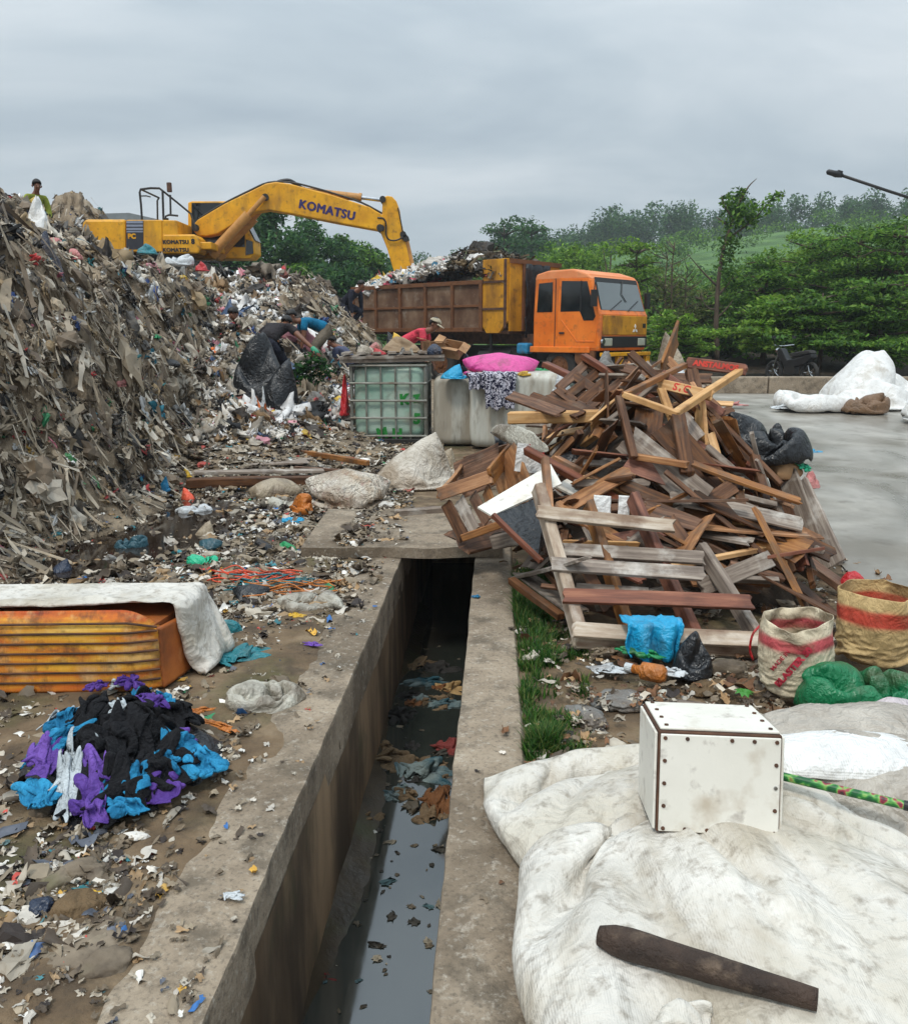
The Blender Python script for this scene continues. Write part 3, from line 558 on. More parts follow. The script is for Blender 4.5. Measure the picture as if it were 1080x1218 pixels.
# steep cut face: matted cloth and film, long strips hanging down the slope
def mat_col(P, items, amp=.6): return pal(len(P), items) * np.clip(1 + .3 * fbm(P * .8, 3) + amp * fbm(P * [2.2, 2.2, .7] + 11, 3), .25, 1.6)[:, None]  # dark upright streaks in the colour stand in for shaded crevices
def some(A, k): i = rng.permutation(len(A[0]))[:k]; return [q[i] for q in A]
CUT = sample_heap(62000, -.68, -.10, 4.3, 32.5, lambda P, N_: (N_[:, 2] < .84) & (P[:, 2] > .08))
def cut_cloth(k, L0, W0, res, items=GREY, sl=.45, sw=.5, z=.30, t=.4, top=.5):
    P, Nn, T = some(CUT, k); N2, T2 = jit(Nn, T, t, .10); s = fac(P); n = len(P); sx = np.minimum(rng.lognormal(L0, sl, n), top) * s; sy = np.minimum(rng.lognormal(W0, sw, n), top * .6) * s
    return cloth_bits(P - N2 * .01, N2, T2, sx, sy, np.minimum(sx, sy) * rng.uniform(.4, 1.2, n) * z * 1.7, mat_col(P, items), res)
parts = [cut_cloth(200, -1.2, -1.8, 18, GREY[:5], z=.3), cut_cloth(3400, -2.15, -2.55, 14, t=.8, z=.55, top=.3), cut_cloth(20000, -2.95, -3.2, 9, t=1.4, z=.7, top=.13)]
BRIGHT = [((206, 206, 204), 5), ((36, 34, 34), 5), ((50, 120, 140), 1.2), ((50, 130, 84), 1.2), ((190, 70, 70), 1.2), ((214, 130, 150), 1), ((60, 80, 130), 1), ((206, 160, 70), .6)]
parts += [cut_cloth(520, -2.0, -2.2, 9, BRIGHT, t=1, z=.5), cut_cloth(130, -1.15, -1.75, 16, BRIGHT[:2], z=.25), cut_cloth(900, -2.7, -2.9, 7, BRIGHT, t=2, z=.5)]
P, Nn, T = some(CUT, 9000); n = len(P); N2, T2 = jit(Nn, T, .8, .3); s = fac(P)
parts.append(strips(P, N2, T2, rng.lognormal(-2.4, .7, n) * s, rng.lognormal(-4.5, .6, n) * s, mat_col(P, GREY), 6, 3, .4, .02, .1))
P, Nn, T = some(CUT, 1500); n = len(P); N2, T2 = jit(Nn, T, .5, .18); s = fac(P)
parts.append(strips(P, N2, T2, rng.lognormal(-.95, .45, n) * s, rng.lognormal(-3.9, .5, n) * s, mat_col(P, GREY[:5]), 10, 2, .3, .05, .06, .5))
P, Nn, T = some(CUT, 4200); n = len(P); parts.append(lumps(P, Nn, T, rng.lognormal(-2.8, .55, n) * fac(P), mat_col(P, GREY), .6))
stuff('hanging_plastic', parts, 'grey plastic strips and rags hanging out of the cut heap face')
# top and gentle slopes: mixed, brighter household rubbish
TOPS = sample_heap(92000, -.66, -.07, 8.0, 32.5, lambda P, N_: (N_[:, 2] >= .76) & (P[:, 2] > .25))
def top_col(P):
    fr = sstep(-.40, -.24, P[:, 0] / P[:, 1]); n = len(P); return np.where((rng.uniform(0, 1, n) < .12 + .8 * fr)[:, None], pal(n, MIXED), pal(n, GREY))
parts = []
for k, L0, res in ((1500, -1.5, 12), (6500, -2.1, 9), (11000, -2.7, 6)):
    P, Nn, T = some(TOPS, k); N2, T2 = jit(Nn, T, 3, .3); s = fac(P); n = len(P); sx = rng.lognormal(L0, .4, n) * s; sy = sx * rng.uniform(.45, 1, n)
    parts.append(cloth_bits(P, N2, T2, sx, sy, sy * rng.uniform(.3, .9, n), top_col(P), res))
P, Nn, T = some(TOPS, 12000); N2, T2 = jit(Nn, T, 3, .38); s = fac(P); n = len(P)
parts.append(strips(P, N2, T2, rng.lognormal(-2.5, .5, n) * s, rng.lognormal(-3.2, .5, n) * s, top_col(P), 4, 4, .6, .03, .16))
P, Nn, T = some(TOPS, 3000); n = len(P); parts.append(lumps(P, Nn, T, rng.lognormal(-2.5, .45, n) * fac(P), top_col(P), .7))
stuff('loose_rubbish', parts, 'loose mixed household rubbish covering the top and slope of the heap')
# flat littered ground between heap, drain and tanks
def flat_litter(n, t0, t1, y0, y1, dens, size, colors, big=0.0):
    t = rng.uniform(t0, t1, n); y = np.exp(rng.uniform(math.log(y0), math.log(y1), n)); x = t * y
    k = rng.uniform(0, 1, n) < dens(x, y); x, y = x[k], y[k]; h = heap_h(x, y); k = h < .6; x, y, h = x[k], y[k], h[k]
    P = np.stack([x, y, h + .085 * ((y > 6.0) & (y < 7.3) & (x > DL(y) - .5) & (x < .33))], -1); n = len(P); Nn = np.tile([0, 0, 1.], (n, 1)); T = np.stack([np.cos(q := rng.uniform(0, 6.28, n)), np.sin(q), 0 * q], -1); N2, T2 = jit(Nn, T, .1, .16); s = fac(P)
    a = strips(P, N2, T2, np.minimum(rng.lognormal(size, .5, n), .17) * s, np.minimum(rng.lognormal(size - .55, .45, n), .11) * s, pal(n, colors), 6, 5, .3, .012, .07, .6)
    c = cloth_bits(*(w_ := [P[:n // 3], N2[:n // 3], T2[:n // 3]]), (sx := np.minimum(rng.lognormal(size + .25, .5, len(w_[0])), .30 if size > -2.2 else .15) * s[:n // 3]), sx * rng.uniform(.4, 1, len(sx)), sx * rng.uniform(.12, .35, len(sx)), pal(len(sx), colors), 18 if size > -2.2 else 9 if size > -3 else 6)
    a = tuple(a); i = rng.permutation(n)[:n // 7]; b = lumps(P[i], Nn[i], T[i], np.minimum(rng.lognormal(size - .1, .5, len(i)), .13) * s[i], pal(len(i), colors), .5)
    return [a, b, c]
def cluster(x, y, f=1.1, a=.0, b=.5):
    return sstep(a - .25, b, pn(np.stack([x * f, y * f, 0 * x + 2], -1)) + .15)
def dens_left(x, y):
    kerb_d = DL(y) - KW - x
    d = sstep(4.0, 5.4, y) * (.6 + .5 * cluster(x, y)) * sstep(-.26, .3, kerb_d) + .24 * cluster(x, y, 2.5) * (kerb_d > .02) * (1 + 1.2 * np.exp(-((x + 1.15) / .35) ** 2 - ((y - 2.75) / .4) ** 2)) + .12 * (kerb_d > .1)
    d = np.where(x > DL(y) - .02, 0, d) * (1 - .85 * np.exp(-(((x + 2.55) / .55) ** 2 + ((y - 6.7) / 1.1) ** 2) ** 2)); return np.where((y > 6.0) & (y < 7.3) & (kerb_d < 0), .25 * cluster(x, y) * (x < .3), np.where((y > 7.3) & (kerb_d < 0), .6, d))
parts = flat_litter(9000, -.64, -.05, 1.9, 13.5, dens_left, -2.75, LITTER)
parts += flat_litter(28000, -.64, -.05, 1.5, 13.5, lambda x, y: .8 * dens_left(x, y) + (.05 + .09 * sstep(4, 5, y)) * (x < DL(y) - .03), -3.6, LITTER)
parts += flat_litter(1100, -.55, -.06, 4.7, 11.5, lambda x, y: dens_left(x, y), -1.95, LITTER[:8])
parts += flat_litter(420, -.55, -.06, 4.4, 12.5, lambda x, y: .7 * dens_left(x, y), -1.55, LITTER[:5] + LITTER[6:8])[2:]
stuff('litter', parts, 'trampled litter of plastic scraps and dirt beside the drain', 'litter')
# scum and scraps on the drain water
n = 420; y = rng.uniform(1.0, 7.0, n); k = rng.random(n) < .10 + .75 * np.exp(-((y - 3.6) / .9) ** 2); y = y[k]; n = len(y); x = DL(y) + .54 * rng.uniform(.08, .98, n) ** 1.4
P = np.stack([x, y, 0 * x + WZ + .002], -1); Nn = np.tile([0, 0, 1.], (n, 1)); q = rng.uniform(0, 6.28, n); T = np.stack([np.cos(q), np.sin(q), 0 * q], -1); sx = rng.lognormal(-3.4, .6, n)
stuff('scum', [cloth_bits(P, Nn, T, sx, sx * rng.uniform(.4, 1, n), sx * .12, pal(n, [((96, 86, 70), 4), ((60, 56, 48), 4), ((140, 130, 112), 2), ((70, 96, 100), .6), ((190, 186, 176), .8)]), 6)], 'scum and small scraps floating on the drain water', 'scum')
# right verge litter, chips and crumbs
def dens_right(x, y):
    d = x - DR(y) - .27; return np.where(d > .02, .5 * cluster(x, y, 1.6, .0, .4) + .12, np.where(d > -.25, .015, 0)) * (x < 2.9) * ~((x > .25) & (y < 2.8))
CHIPS = LITTER[:6] + [((120, 84, 56), 5), ((90, 60, 40), 4), ((160, 128, 92), 3)]
parts = flat_litter(7000, .03, .62, 2.0, 8.5, dens_right, -3.5, CHIPS) + flat_litter(1300, .03, .6, 2.2, 8.5, dens_right, -2.7, CHIPS)
stuff('wood_litter', parts, 'chips and scraps scattered on the earth around the scrap wood pile', 'litter')
# ------------------------------------------------------------------ text
def text_mesh(name, s, size, mat, parent=None, bold=.0, ext=.004, font_space=1., fat=0.):
    cu = bpy.data.curves.new(name, 'FONT'); cu.body = s; cu.size = size; cu.extrude = ext; cu.offset = bold; cu.align_x = 'CENTER'; cu.align_y = 'CENTER'; cu.space_character = font_space; cu.resolution_u = 4
    t = bpy.data.objects.new('tmp', cu); COL.objects.link(t); dg = bpy.context.evaluated_depsgraph_get()
    me = bpy.data.meshes.new_from_object(t.evaluated_get(dg)); bpy.data.objects.remove(t); me.materials.clear(); me.materials.append(mat)
    if fat:                                          # heavy strokes: the letters laid a few times side by side
        bm = bmesh.new(); bm.from_mesh(me)
        for k, (dx, dy) in enumerate(((-1, 0), (1, 0), (0, 1), (0, -1))):
            g = bmesh.ops.duplicate(bm, geom=bm.verts[:len(me.vertices)] + bm.edges[:len(me.edges)] + bm.faces[:len(me.polygons)])
            bmesh.ops.translate(bm, verts=[v for v in g['geom'] if isinstance(v, bmesh.types.BMVert)], vec=(dx * fat, dy * fat * .6, .0007 * (k + 1))); bm.verts.ensure_lookup_table(); bm.edges.ensure_lookup_table(); bm.faces.ensure_lookup_table()
        bm.to_mesh(me); bm.free()
    o = bpy.data.objects.new(name, me); COL.objects.link(o); o.parent = parent; return o
# ------------------------------------------------------------------ excavator (drives to +x, we look at its right side)
EY = 28.4
ex = thing('excavator', 'yellow crawler excavator with raised boom working on top of the garbage heap', 'excavator', (-9.4, EY, 2.95))
O = Vector((-9.4, EY, 2.95))
def E(px, py, dy=0.0):                       # profile point measured on the machine's centre plane
    p = dp(px, py, EY); return (p.x - O.x, p.z - O.z)
def E3(px, py, y): a = E(px, py); return (a[0], y, a[1])
for sy in (-1.15, 1.15):
    mb = MB(); pts = []
    for k in range(24):
        a = k / 24 * 2 * math.pi; pts.append((1.75 * (1 if math.cos(a) > 0 else -1) + .45 * math.cos(a) - .1, .45 + .42 * math.sin(a)))
    mb.prism(pts, sy - .28, sy + .28)
    for k in range(26): mb.box((-2.1 + k * .165, sy, .89), (.1, .6, .06)); mb.box((-2.1 + k * .165, sy, .02), (.1, .6, .06))
    mb.build('track', M['rubber'], ex, bv=.02)
MB().box((-.05, 0, .95), (1.7, 1.5, .4)).cyl((-.05, 0, .95), (-.05, 0, 1.3), .75, n=24).build('swing_base', M['dark_metal'], ex)
MB().box((-.6, 0, 1.38), (5.0, 2.5, .22)).build('deck', M['yellow'], ex, bv=.03)
tail = [E(127, 304), E(120, 297), E(118, 284), E(119, 271), E(122, 267), E(168, 267), E(168, 304)]
MB().prism(tail, -1.34, 1.34).build('counterweight', M['yellow'], ex, bv=.08)
MB().prism([E(168.2, 304), E(168.2, 267.5), E(209, 267.5), E(209, 304)], -1.3, 1.3).build('engine_cover', M['yellow'], ex, bv=.03)
MB().prism([E(209.2, 304), E(209.2, 267.5), E(226, 268), E(227, 283), E(227, 304)], -1.3, .2).build('fuel_tank', M['yellow'], ex, bv=.03)
MB().prism([E(227.2, 306), E(209.5, 306), E(209.5, 284), E(246, 284), E(251, 289), E(253, 300), E(250, 306)], -1.33, -.55).build('tool_box', M['yellow'], ex, bv=.05)
pn_ = MB().prism([E(168.6, 301), E(168.6, 268.5), E(188, 268.5), E(188, 301)], -1.312, -1.25).build('side_decal', M['decal_dark'], ex)
st = MB()
for a, b in ((268.8, 271.6), (273, 275.4), (276.8, 279.4), (280.4, 281.8)): st.prism([E(169, b), E(169, a), E(187.6, a), E(187.6, b)], -1.32, -1.3)
st.build('stripe', M['decal_blue'], pn_)
def put_text(o, p, ang=0): o.location = p; o.rotation_euler = (R(90), -ang, 0)
t = text_mesh('lettering', 'PC', .2, M['yellow'], ex, .012); put_text(t, E3(175, 286.5, -1.32))
t = text_mesh('lettering', 'KOMATSU', .16, M['black'], ex, .0, .004, 1.1, .01); put_text(t, E3(225, 293, -1.338))
t = text_mesh('lettering', '8', .2, M['black'], ex, .012); put_text(t, E3(244.5, 292.5, -1.338))
t = text_mesh('lettering', 'KOMATSU', .16, M['black'], ex, .0, .004, 1.1, .01); put_text(t, E3(225, 302, -1.338))
# cab on the far side
cabp = [E(219, 306), E(219, 238), E(224, 236.5), E(268, 236.5), E(279, 247), E(299, 285), E(300, 300), E(294, 306)]
cb_ = MB().prism(cabp, .38, 1.34).build('cab', M['yellow'], ex, bv=.04)
MB().prism([E(223.5, 292), E(224, 239), E(266, 239), E(276, 248), E(288, 275), E(288, 292)], .35, .39).build('side_window', M['glass'], cb_)
MB().prism([E(289, 302), E(289.5, 283), E(297.5, 285.5), E(298.3, 300)], .35, .385).build('lower_window', M['glass'], cb_)
a, b = E(268.4, 236.3), E(299.3, 285); a2, b2 = E(280, 246), E(300.3, 284)
MB().prism([E(270.5, 238.5), E(279.6, 247), E(299, 284), E(300.2, 283.6), E(280.8, 246), E(271.5, 237.5)], .46, 1.26).build('front_window', M['glass'], cb_)
# boom
boom = [E(x, y) for x, y in ((233, 276), (232.5, 268), (238, 262), (270, 243), (300, 228.5), (318, 219.5), (330, 217.5), (346, 219.5), (395, 232.5), (440, 247), (456, 256.5), (460, 265), (457, 272), (450, 274.5), (400, 265.5), (350, 255.5), (320, 250.5), (304, 253), (285, 264), (262, 278.5), (248, 281.5), (238, 281))]
bo = MB().prism(boom, -.26, .26).build('boom', M['yellow'], ex, bv=.035)
t = text_mesh('lettering', 'KOMATSU', .37, M['navy'], bo, .0, .004, 1.1, .02); p = E(390.5, 251.2); t.location = (p[0], -.266, p[1]); t.rotation_euler = (R(90), R(12.2), 0); t.scale = (.98, 1, 1)
top = [E3(x, y, -.12) for x, y in ((238, 260), (268, 242), (300, 226), (320, 217.5), (345, 217), (372, 223), (398, 230.5), (430, 241), (455, 254))]
MB().tube(spline(top, 3), .03).build('hose', M['dark_metal'], bo)
MB().tube(spline([E3(x, y, -.05) for x, y in ((326, 218), (336, 214.5), (346, 214.5), (356, 221), (362, 225))], 4), .045).tube(spline([E3(x, y, .08) for x, y in ((330, 218), (340, 214), (350, 218), (360, 224))], 4), .04).build('hose', M['black'], bo)
mb = MB()
for x, y in ((318, 236), (236, 272), (453, 272)): q = E(x, y); mb.cyl((q[0], -.33, q[1]), (q[0], .33, q[1]), .11, n=16)
mb.build('pin', M['dark_metal'], bo)
for sy in (-.4, .4):
    ly = MB().cyl(E3(257, 302, sy), E3(299, 257, sy), .155, n=18).cyl(E3(255, 304, sy), E3(261, 298, sy), .2, n=18).build('lift_cylinder', M['tan_cyl'], ex, smooth=False)
    MB().cyl(E3(299, 257, sy), E3(318, 236, sy), .075, n=14).build('rod', M['tan_cyl'], ly)
cy = MB().cyl(E3(357, 226.5, 0), E3(428, 234.5, 0), .12, n=18).cyl(E3(427, 234.3, 0), E3(430, 234.7, 0), .14, n=18).cyl(E3(356, 226, 0), E3(362, 227, 0), .14, n=18).build('arm_cylinder', M['tan_cyl'], ex)
MB().cyl(E3(430, 234.7, 0), E3(455, 237.8, 0), .06, n=14).build('rod', M['chrome'], cy)
MB().prism([E(352, 224), E(362, 231), E(360, 222), (E(356, 221))], -.2, .2).build('bracket', M['dark_metal'], bo)
arm = [E(x, y) for x, y in ((455.5, 240), (456, 235.5), (461, 233.5), (467, 234.5), (472, 240), (475.5, 250), (477, 262), (482, 284), (486, 303), (491, 326), (488, 338), (474, 338), (468, 320), (461, 296), (452, 274), (451, 268), (455, 258))]
ar = MB().prism(arm, -.2, .2).build('arm', M['yellow'], ex, bv=.03)
mb = MB()
for x, y in ((456, 238), (454.5, 272), (480, 279.5), (483, 284)): q = E(x, y); mb.cyl((q[0], -.27, q[1]), (q[0], .27, q[1]), .1, n=16)
mb.build('pin', M['dark_metal'], ar)
MB().tube(spline([E3(x, y, -.27) for x, y in ((450, 260), (457, 261), (460, 268), (460, 280), (464, 286), (472, 286.5), (480, 283))], 4), .025).tube(spline([E3(x, y, -.22) for x, y in ((474, 248), (478, 268), (480, 280))], 3), .02).build('hose', M['black'], ar)
MB().cyl(E3(481.5, 281, 0), E3(490, 318, 0), .1, n=16).cyl(E3(490, 318, 0), E3(494, 338, 0), .055, n=12).build('bucket_cylinder', M['tan_cyl'], ex)
bk = [E(x, y) for x, y in ((470, 332), (497, 330), (503, 345), (500, 362), (484, 368), (468, 362), (464, 348))]
mb = MB().prism(bk, -.55, .55)
for k in range(5): mb.box((E(464, 362)[0], -.44 + k * .22, E(464, 362)[1]), (.25, .08, .06))
mb.build('bucket', M['rust'], ex, bv=.03)
rail = MB()
for yy_ in (-1.2,):
    rail.tube([E3(185, 267, yy_), E3(184, 250, yy_), E3(182.5, 236, yy_), E3(183.5, 232.5, yy_), E3(195, 231, yy_), E3(205, 231.3, yy_), E3(208.5, 234, yy_), E3(209, 250, yy_), E3(209.5, 267, yy_)], .035)
    rail.tube([E3(206, 232, yy_), E3(222, 246, yy_ + .3), E3(236, 258, yy_ + .4), E3(243, 276, yy_ + .3)], .03)
    rail.tube([E3(212, 267, yy_), E3(212, 263, yy_), E3(216, 261.5, yy_), E3(226, 262.5, yy_)], .03)
    rail.tube([E3(184, 240, yy_), E3(186, 238, yy_ + .3), E3(188, 238, yy_ + .5)], .02)
rail.tube([E3(182.5, 267, .4), E3(182, 236, .4), E3(184, 232.5, .4), E3(184, 232.5, -1.2)], .03)
rail.build('handrail', M['dark_metal'], ex)
MB().cyl(E3(216.5, 262, -1.1), E3(216, 238, -1.1), .03).build('mirror_arm', M['dark_metal'], ex)
MB().box(E3(215, 229.5, -1.1), (.14, .1, .28)).build('mirror', M['rust'], ex, bv=.02)
MB().cyl(E3(201, 267, -.3), E3(201, 260.5, -.3), .09).build('exhaust', M['dark_metal'], ex)
# ------------------------------------------------------------------ dump truck (drives to local +x, its right side is -y)
TH = R(-42); TP = dp(711, 460, 22.4)
fr = Vector((math.cos(TH), math.sin(TH), 0)); lf = Vector((-math.sin(TH), math.cos(TH), 0))
tk = thing('dump_truck', 'orange cab dump truck with a rusty open bed heaped with garbage', 'truck', tuple(Vector((TP.x, TP.y, .25)) + lf * 1.2), TH)
W2 = 1.2

cab_prof = [(-.02, .95), (.03, 1.25), (.03, 1.9), (-.06, 2.05), (-.3, 2.78), (-.42, 2.92), (-.9, 3.06), (-1.7, 3.05), (-2.05, 2.97), (-2.12, 2.8), (-2.16, 1.9), (-2.16, 1.02), (-1.95, .98), (-.6, .95)]
cabo = MB().prism(cab_prof, -W2, W2).build('cab', M['orange'], tk, bv=.05)
rp = [(-.30, 2.80), (-.44, 2.935), (-.9, 3.075), (-1.7, 3.065), (-2.07, 2.985), (-2.13, 2.82)]
MB().prism(rp, -W2 - .004, W2 + .004).build('roof', M['orange_fade'], cabo, bv=.04)
# windshield, slanted, with dark surround
ws = lambda t, y: (-.055 + (-.255) * t + .012, y, 2.0 + .80 * t)
def quad_slab(pts, n, th=.012):
    n = Vector(n).normalized() * th; V = [Vector(p) for p in pts]; V += [v + n for v in V]
    return V, [(3, 2, 1, 0), (4, 5, 6, 7), (0, 1, 5, 4), (1, 2, 6, 5), (2, 3, 7, 6), (3, 0, 4, 7)]
nrm = (.95, 0, .3)
MB().add(*quad_slab([ws(-.04, -1.13), ws(-.04, 1.13), ws(1.06, 1.06), ws(1.06, -1.06)], nrm, .01)).build('windshield_seal', M['black'], cabo)
wsd = MB().add(*quad_slab([ws(.01, -1.09), ws(.01, 1.09), ws(.9, 1.03), ws(.9, -1.03)], nrm, .02)).build('windshield', M['windshield'], cabo)
for y0, y1 in ((-.7, .1), (.2, .95)):
    a, b = Vector(ws(.0, y0)) + Vector((.03, 0, 0)), Vector(ws(.35, y1 - .1)) + Vector((.03, 0, 0)); MB().tube([a, (a + b) / 2 + Vector((.01, 0, 0)), b], .012).build('wiper', M['black'], cabo)
MB().tube([Vector(ws(1.0, .25)) + Vector((.04, 0, 0)), Vector(ws(.55, .05)) + Vector((.04, 0, 0)), Vector(ws(.3, .2)) + Vector((.04, 0, 0))], .012).build('wiper', M['black'], cabo)
fp = MB().box((.04, 0, 1.62), (.03, 2.26, .5)).build('front_panel', M['yellow_rust'], cabo, bv=.012)
mb = MB()
for k in range(3):
    a = R(90 + 120 * k); c_ = Vector((.062, .48 + .075 * math.cos(a), 1.52 + .075 * math.sin(a))); u = Vector((0, math.cos(a), math.sin(a))) * .07; v = Vector((0, -math.sin(a), math.cos(a))) * .042
    mb.add(*quad_slab([c_ - u, c_ - v, c_ + u, c_ + v], (1, 0, 0), .012))
mb.build('emblem', M['white_paint'], fp)
MB().box((.055, .98, 1.62), (.01, .16, .12)).build('badge', M['black'], fp)
MB().box((.03, 0, 1.18), (.05, 2.3, .3)).build('grille', M['black'], cabo, bv=.01)
for sy in (-.86, .86):
    hl = MB().box((.05, sy, 1.18), (.05, .38, .2)).build('headlight', flat('lamp_glass', C(176, 178, 160), .2), cabo, bv=.02)
MB().cyl((.03, -1.12, 1.2), (.09, -1.12, 1.2), .07, n=16).build('indicator_lamp', M['chrome'], cabo)
bp_ = MB().box((.10, 0, .86), (.16, 2.4, .1)).box((.10, 0, .52), (.14, 2.3, .1)).box((.1, -1.08, .68), (.14, .2, .24)).box((.1, -.36, .68), (.12, .3, .24)).box((.1, .36, .68), (.12, .3, .24)).box((.1, 1.08, .68), (.14, .2, .24)).build('bumper', M['yellow'], tk, bv=.015)
MB().box((.02, 0, .7), (.1, 2.2, .3)).build('bumper_backing', M['black'], tk)
# doors and side windows on both sides
for sd_ in (-1, 1):
    y = sd_ * (W2 + .004)
    dr = MB().prism([(-.1, 1.02), (-.1, 1.9), (-.38, 2.8), (-1.3, 2.86), (-1.34, 1.05)], y - .012, y + .012).build('door', M['orange'], cabo, bv=.006)
    MB().prism([(-.13, 1.85), (-.16, 1.92), (-.42, 2.74), (-1.22, 2.78), (-1.24, 1.98), (-.62, 1.98), (-.5, 1.74), (-.2, 1.74)], y + sd_ * .012 - .006, y + sd_ * .012 + .006).build('door_window', M['glass'], dr)
    MB().box((-.6, y + sd_ * .022, 2.36), (.04, .012, .8)).build('window_bar', M['black'], dr)
    MB().box((-1.18, y + sd_ * .03, 1.42), (.16, .04, .05)).build('handle', M['dark_metal'], dr, bv=.01)
    MB().tube([(-1.2, y + sd_ * .014, 1.75), (-.7, y + sd_ * .014, 1.2), (-.15, y + sd_ * .014, 1.2)], .016).build('swage_line', M['orange'], dr)
    MB().prism([(-1.52, 1.98), (-1.52, 2.76), (-1.98, 2.74), (-2.03, 1.98)], y - .008, y + .008).build('rear_window', M['glass'], cabo)
    MB().tube([(-1.42, y + sd_ * .004, 1.05), (-1.42, y + sd_ * .004, 2.85)], .012).build('door_gap', M['rust'], cabo)
    MB().box((-1.25, y, .98), (1.95, .1, .16)).build('sill', M['orange'], cabo, bv=.02)
    MB().box((-.1, y + sd_ * .16, 2.3), (.1, .18, .42)).tube([(-.2, y, 2.75), (-.1, y + sd_ * .14, 2.7), (-.1, y + sd_ * .16, 2.5)], .015).build('mirror', M['black'], cabo, bv=.03)
    MB().prism([(-.15, .55), (-.15, .96), (-.75, .96), (-.75, .7), (-.62, .55)], y - .05 * sd_ - .05, y - .05 * sd_ + .05).build('step', M['rust_rib'], cabo)
# chassis, wheels
MB().box((-4.6, -.42, .78), (8.6, .12, .26)).box((-4.6, .42, .78), (8.6, .12, .26)).box((-4.4, 0, .98), (6.6, 1.0, .16)).cyl((-3.1, -.8, .7), (-4.3, -.8, .7), .28, n=16).box((-2.7, -.9, .75), (.6, .4, .5)).build('chassis', M['black'], tk)
MB().box((-2.55, -1.05, 1.0), (.4, .3, .3)).build('canister', M['blue'], tk, bv=.06)
def wheel(x, y, dbl=False):
    wh = empty('wheel', (x, y, .51), (0, 0, 0), tk); s_ = -1 if y < 0 else 1
    prof = [(.3, -.14), (.43, -.15), (.49, -.12), (.51, -.07), (.51, .07), (.49, .12), (.43, .15), (.3, .14)]; n = 36
    V = [(r * math.cos(2 * math.pi * k / n), q, r * math.sin(2 * math.pi * k / n)) for r, q in prof for k in range(n)]
    raw('tyre', V, grid_faces(n, len(prof), True), M['rubber'], wh)
    mb = MB().cyl((0, -.1, 0), (0, .1, 0), .31, n=28).cyl((0, s_ * .09, 0), (0, s_ * .15, 0), .12, n=20)
    for k in range(8): a = k * math.pi / 4; mb.cyl((.2 * math.cos(a), s_ * .09, .2 * math.sin(a)), (.2 * math.cos(a), s_ * .125, .2 * math.sin(a)), .025, n=8)
    mb.build('rim', M['rust_rib'], wh)
for x in (-1.28, -5.7, -7.0):
    for y in (-1.03, 1.03): wheel(x, y)
# open steel bed
B0, B1 = -3.05, -9.6
bed = empty('bed', (0, 0, 0), (0, 0, 0), tk)
for sd_ in (-1, 1):
    y = sd_ * 1.2
    sw = MB().box(((B0 + B1) / 2 - .45, y, 2.18), (abs(B1 - B0) - .9, .06, 1.4)).build('side_wall', M['rust_bed'], bed)
    mb = MB().box(((B0 + B1) / 2 - .45, y + sd_ * .03, 2.86), (abs(B1 - B0) - .86, .16, .12)).box(((B0 + B1) / 2 - .45, y + sd_ * .05, 2.2), (abs(B1 - B0) - .9, .06, .07)).box(((B0 + B1) / 2 - .45, y + sd_ * .03, 1.52), (abs(B1 - B0) - .9, .14, .12))
    for k in range(6): mb.box((B0 - .95 - k * (abs(B1 - B0) - 1.0) / 5, y + sd_ * .06, 2.2), (.1, .1, 1.3))
    mb.build('side_rib', M['rust_rib'], bed, bv=.008)
    yw = MB().prism([(B0, 1.75), (B0, 3.47), (B0 - .9, 3.47), (B0 - .9, 1.6), (B0 - .75, 1.42), (B0 - .3, 1.42)], y - .05, y + .05).build('front_corner_wall', M['yellow_rust'], bed, bv=.01)
    MB().box((B0 - .45, y + sd_ * .06, 2.85), (.88, .05, .06)).box((B0 - .45, y + sd_ * .06, 2.1), (.88, .05, .06)).box((B0 - .06, y + sd_ * .06, 2.5), (.08, .05, 1.9)).build('corner_rib', M['rust'], yw)
hb = MB().box((B0 + .03, 0, 2.45), (.06, 2.36, 1.95)).build('headboard', M['yellow_rust'], bed)
MB().box((B0 + .08, 0, 3.4), (.08, 2.4, .12)).box((B0 + .08, -.6, 2.45), (.06, .1, 1.9)).box((B0 + .08, .6, 2.45), (.06, .1, 1.9)).build('headboard_rib', M['rust_rib'], hb)
V = []; 
for i in range(13):
    for j in range(13): V.append((B0 + .14 + .05 * math.sin(j * 1.3 + i), -.55 + 1.1 * j / 12 * (.6 + .4 * i / 12), 1.3 + 2.05 * i / 12))
tpn = raw('folded_tarp', np.array(V) + [0, 0, 0], grid_faces(13, 13), M['black_plastic'], bed); so_ = tpn.modifiers.new('Solid', 'SOLIDIFY'); so_.thickness = .04
MB().box(((B0 + B1) / 2, 0, 1.45), (abs(B1 - B0), 2.3, .1)).box((B1, 0, 2.15), (.06, 2.4, 1.4)).box((-4.6, -.45, 1.25), (7.2, .12, .3)).box((-4.6, .45, 1.25), (7.2, .12, .3)).build('bed_floor', M['rust'], bed)
MB().box((-3.75, -1.1, .95), (.08, .05, .9)).box((-6.35, -1.15, 1.15), (2.6, .4, .06)).build('mudguard', M['black'], tk)
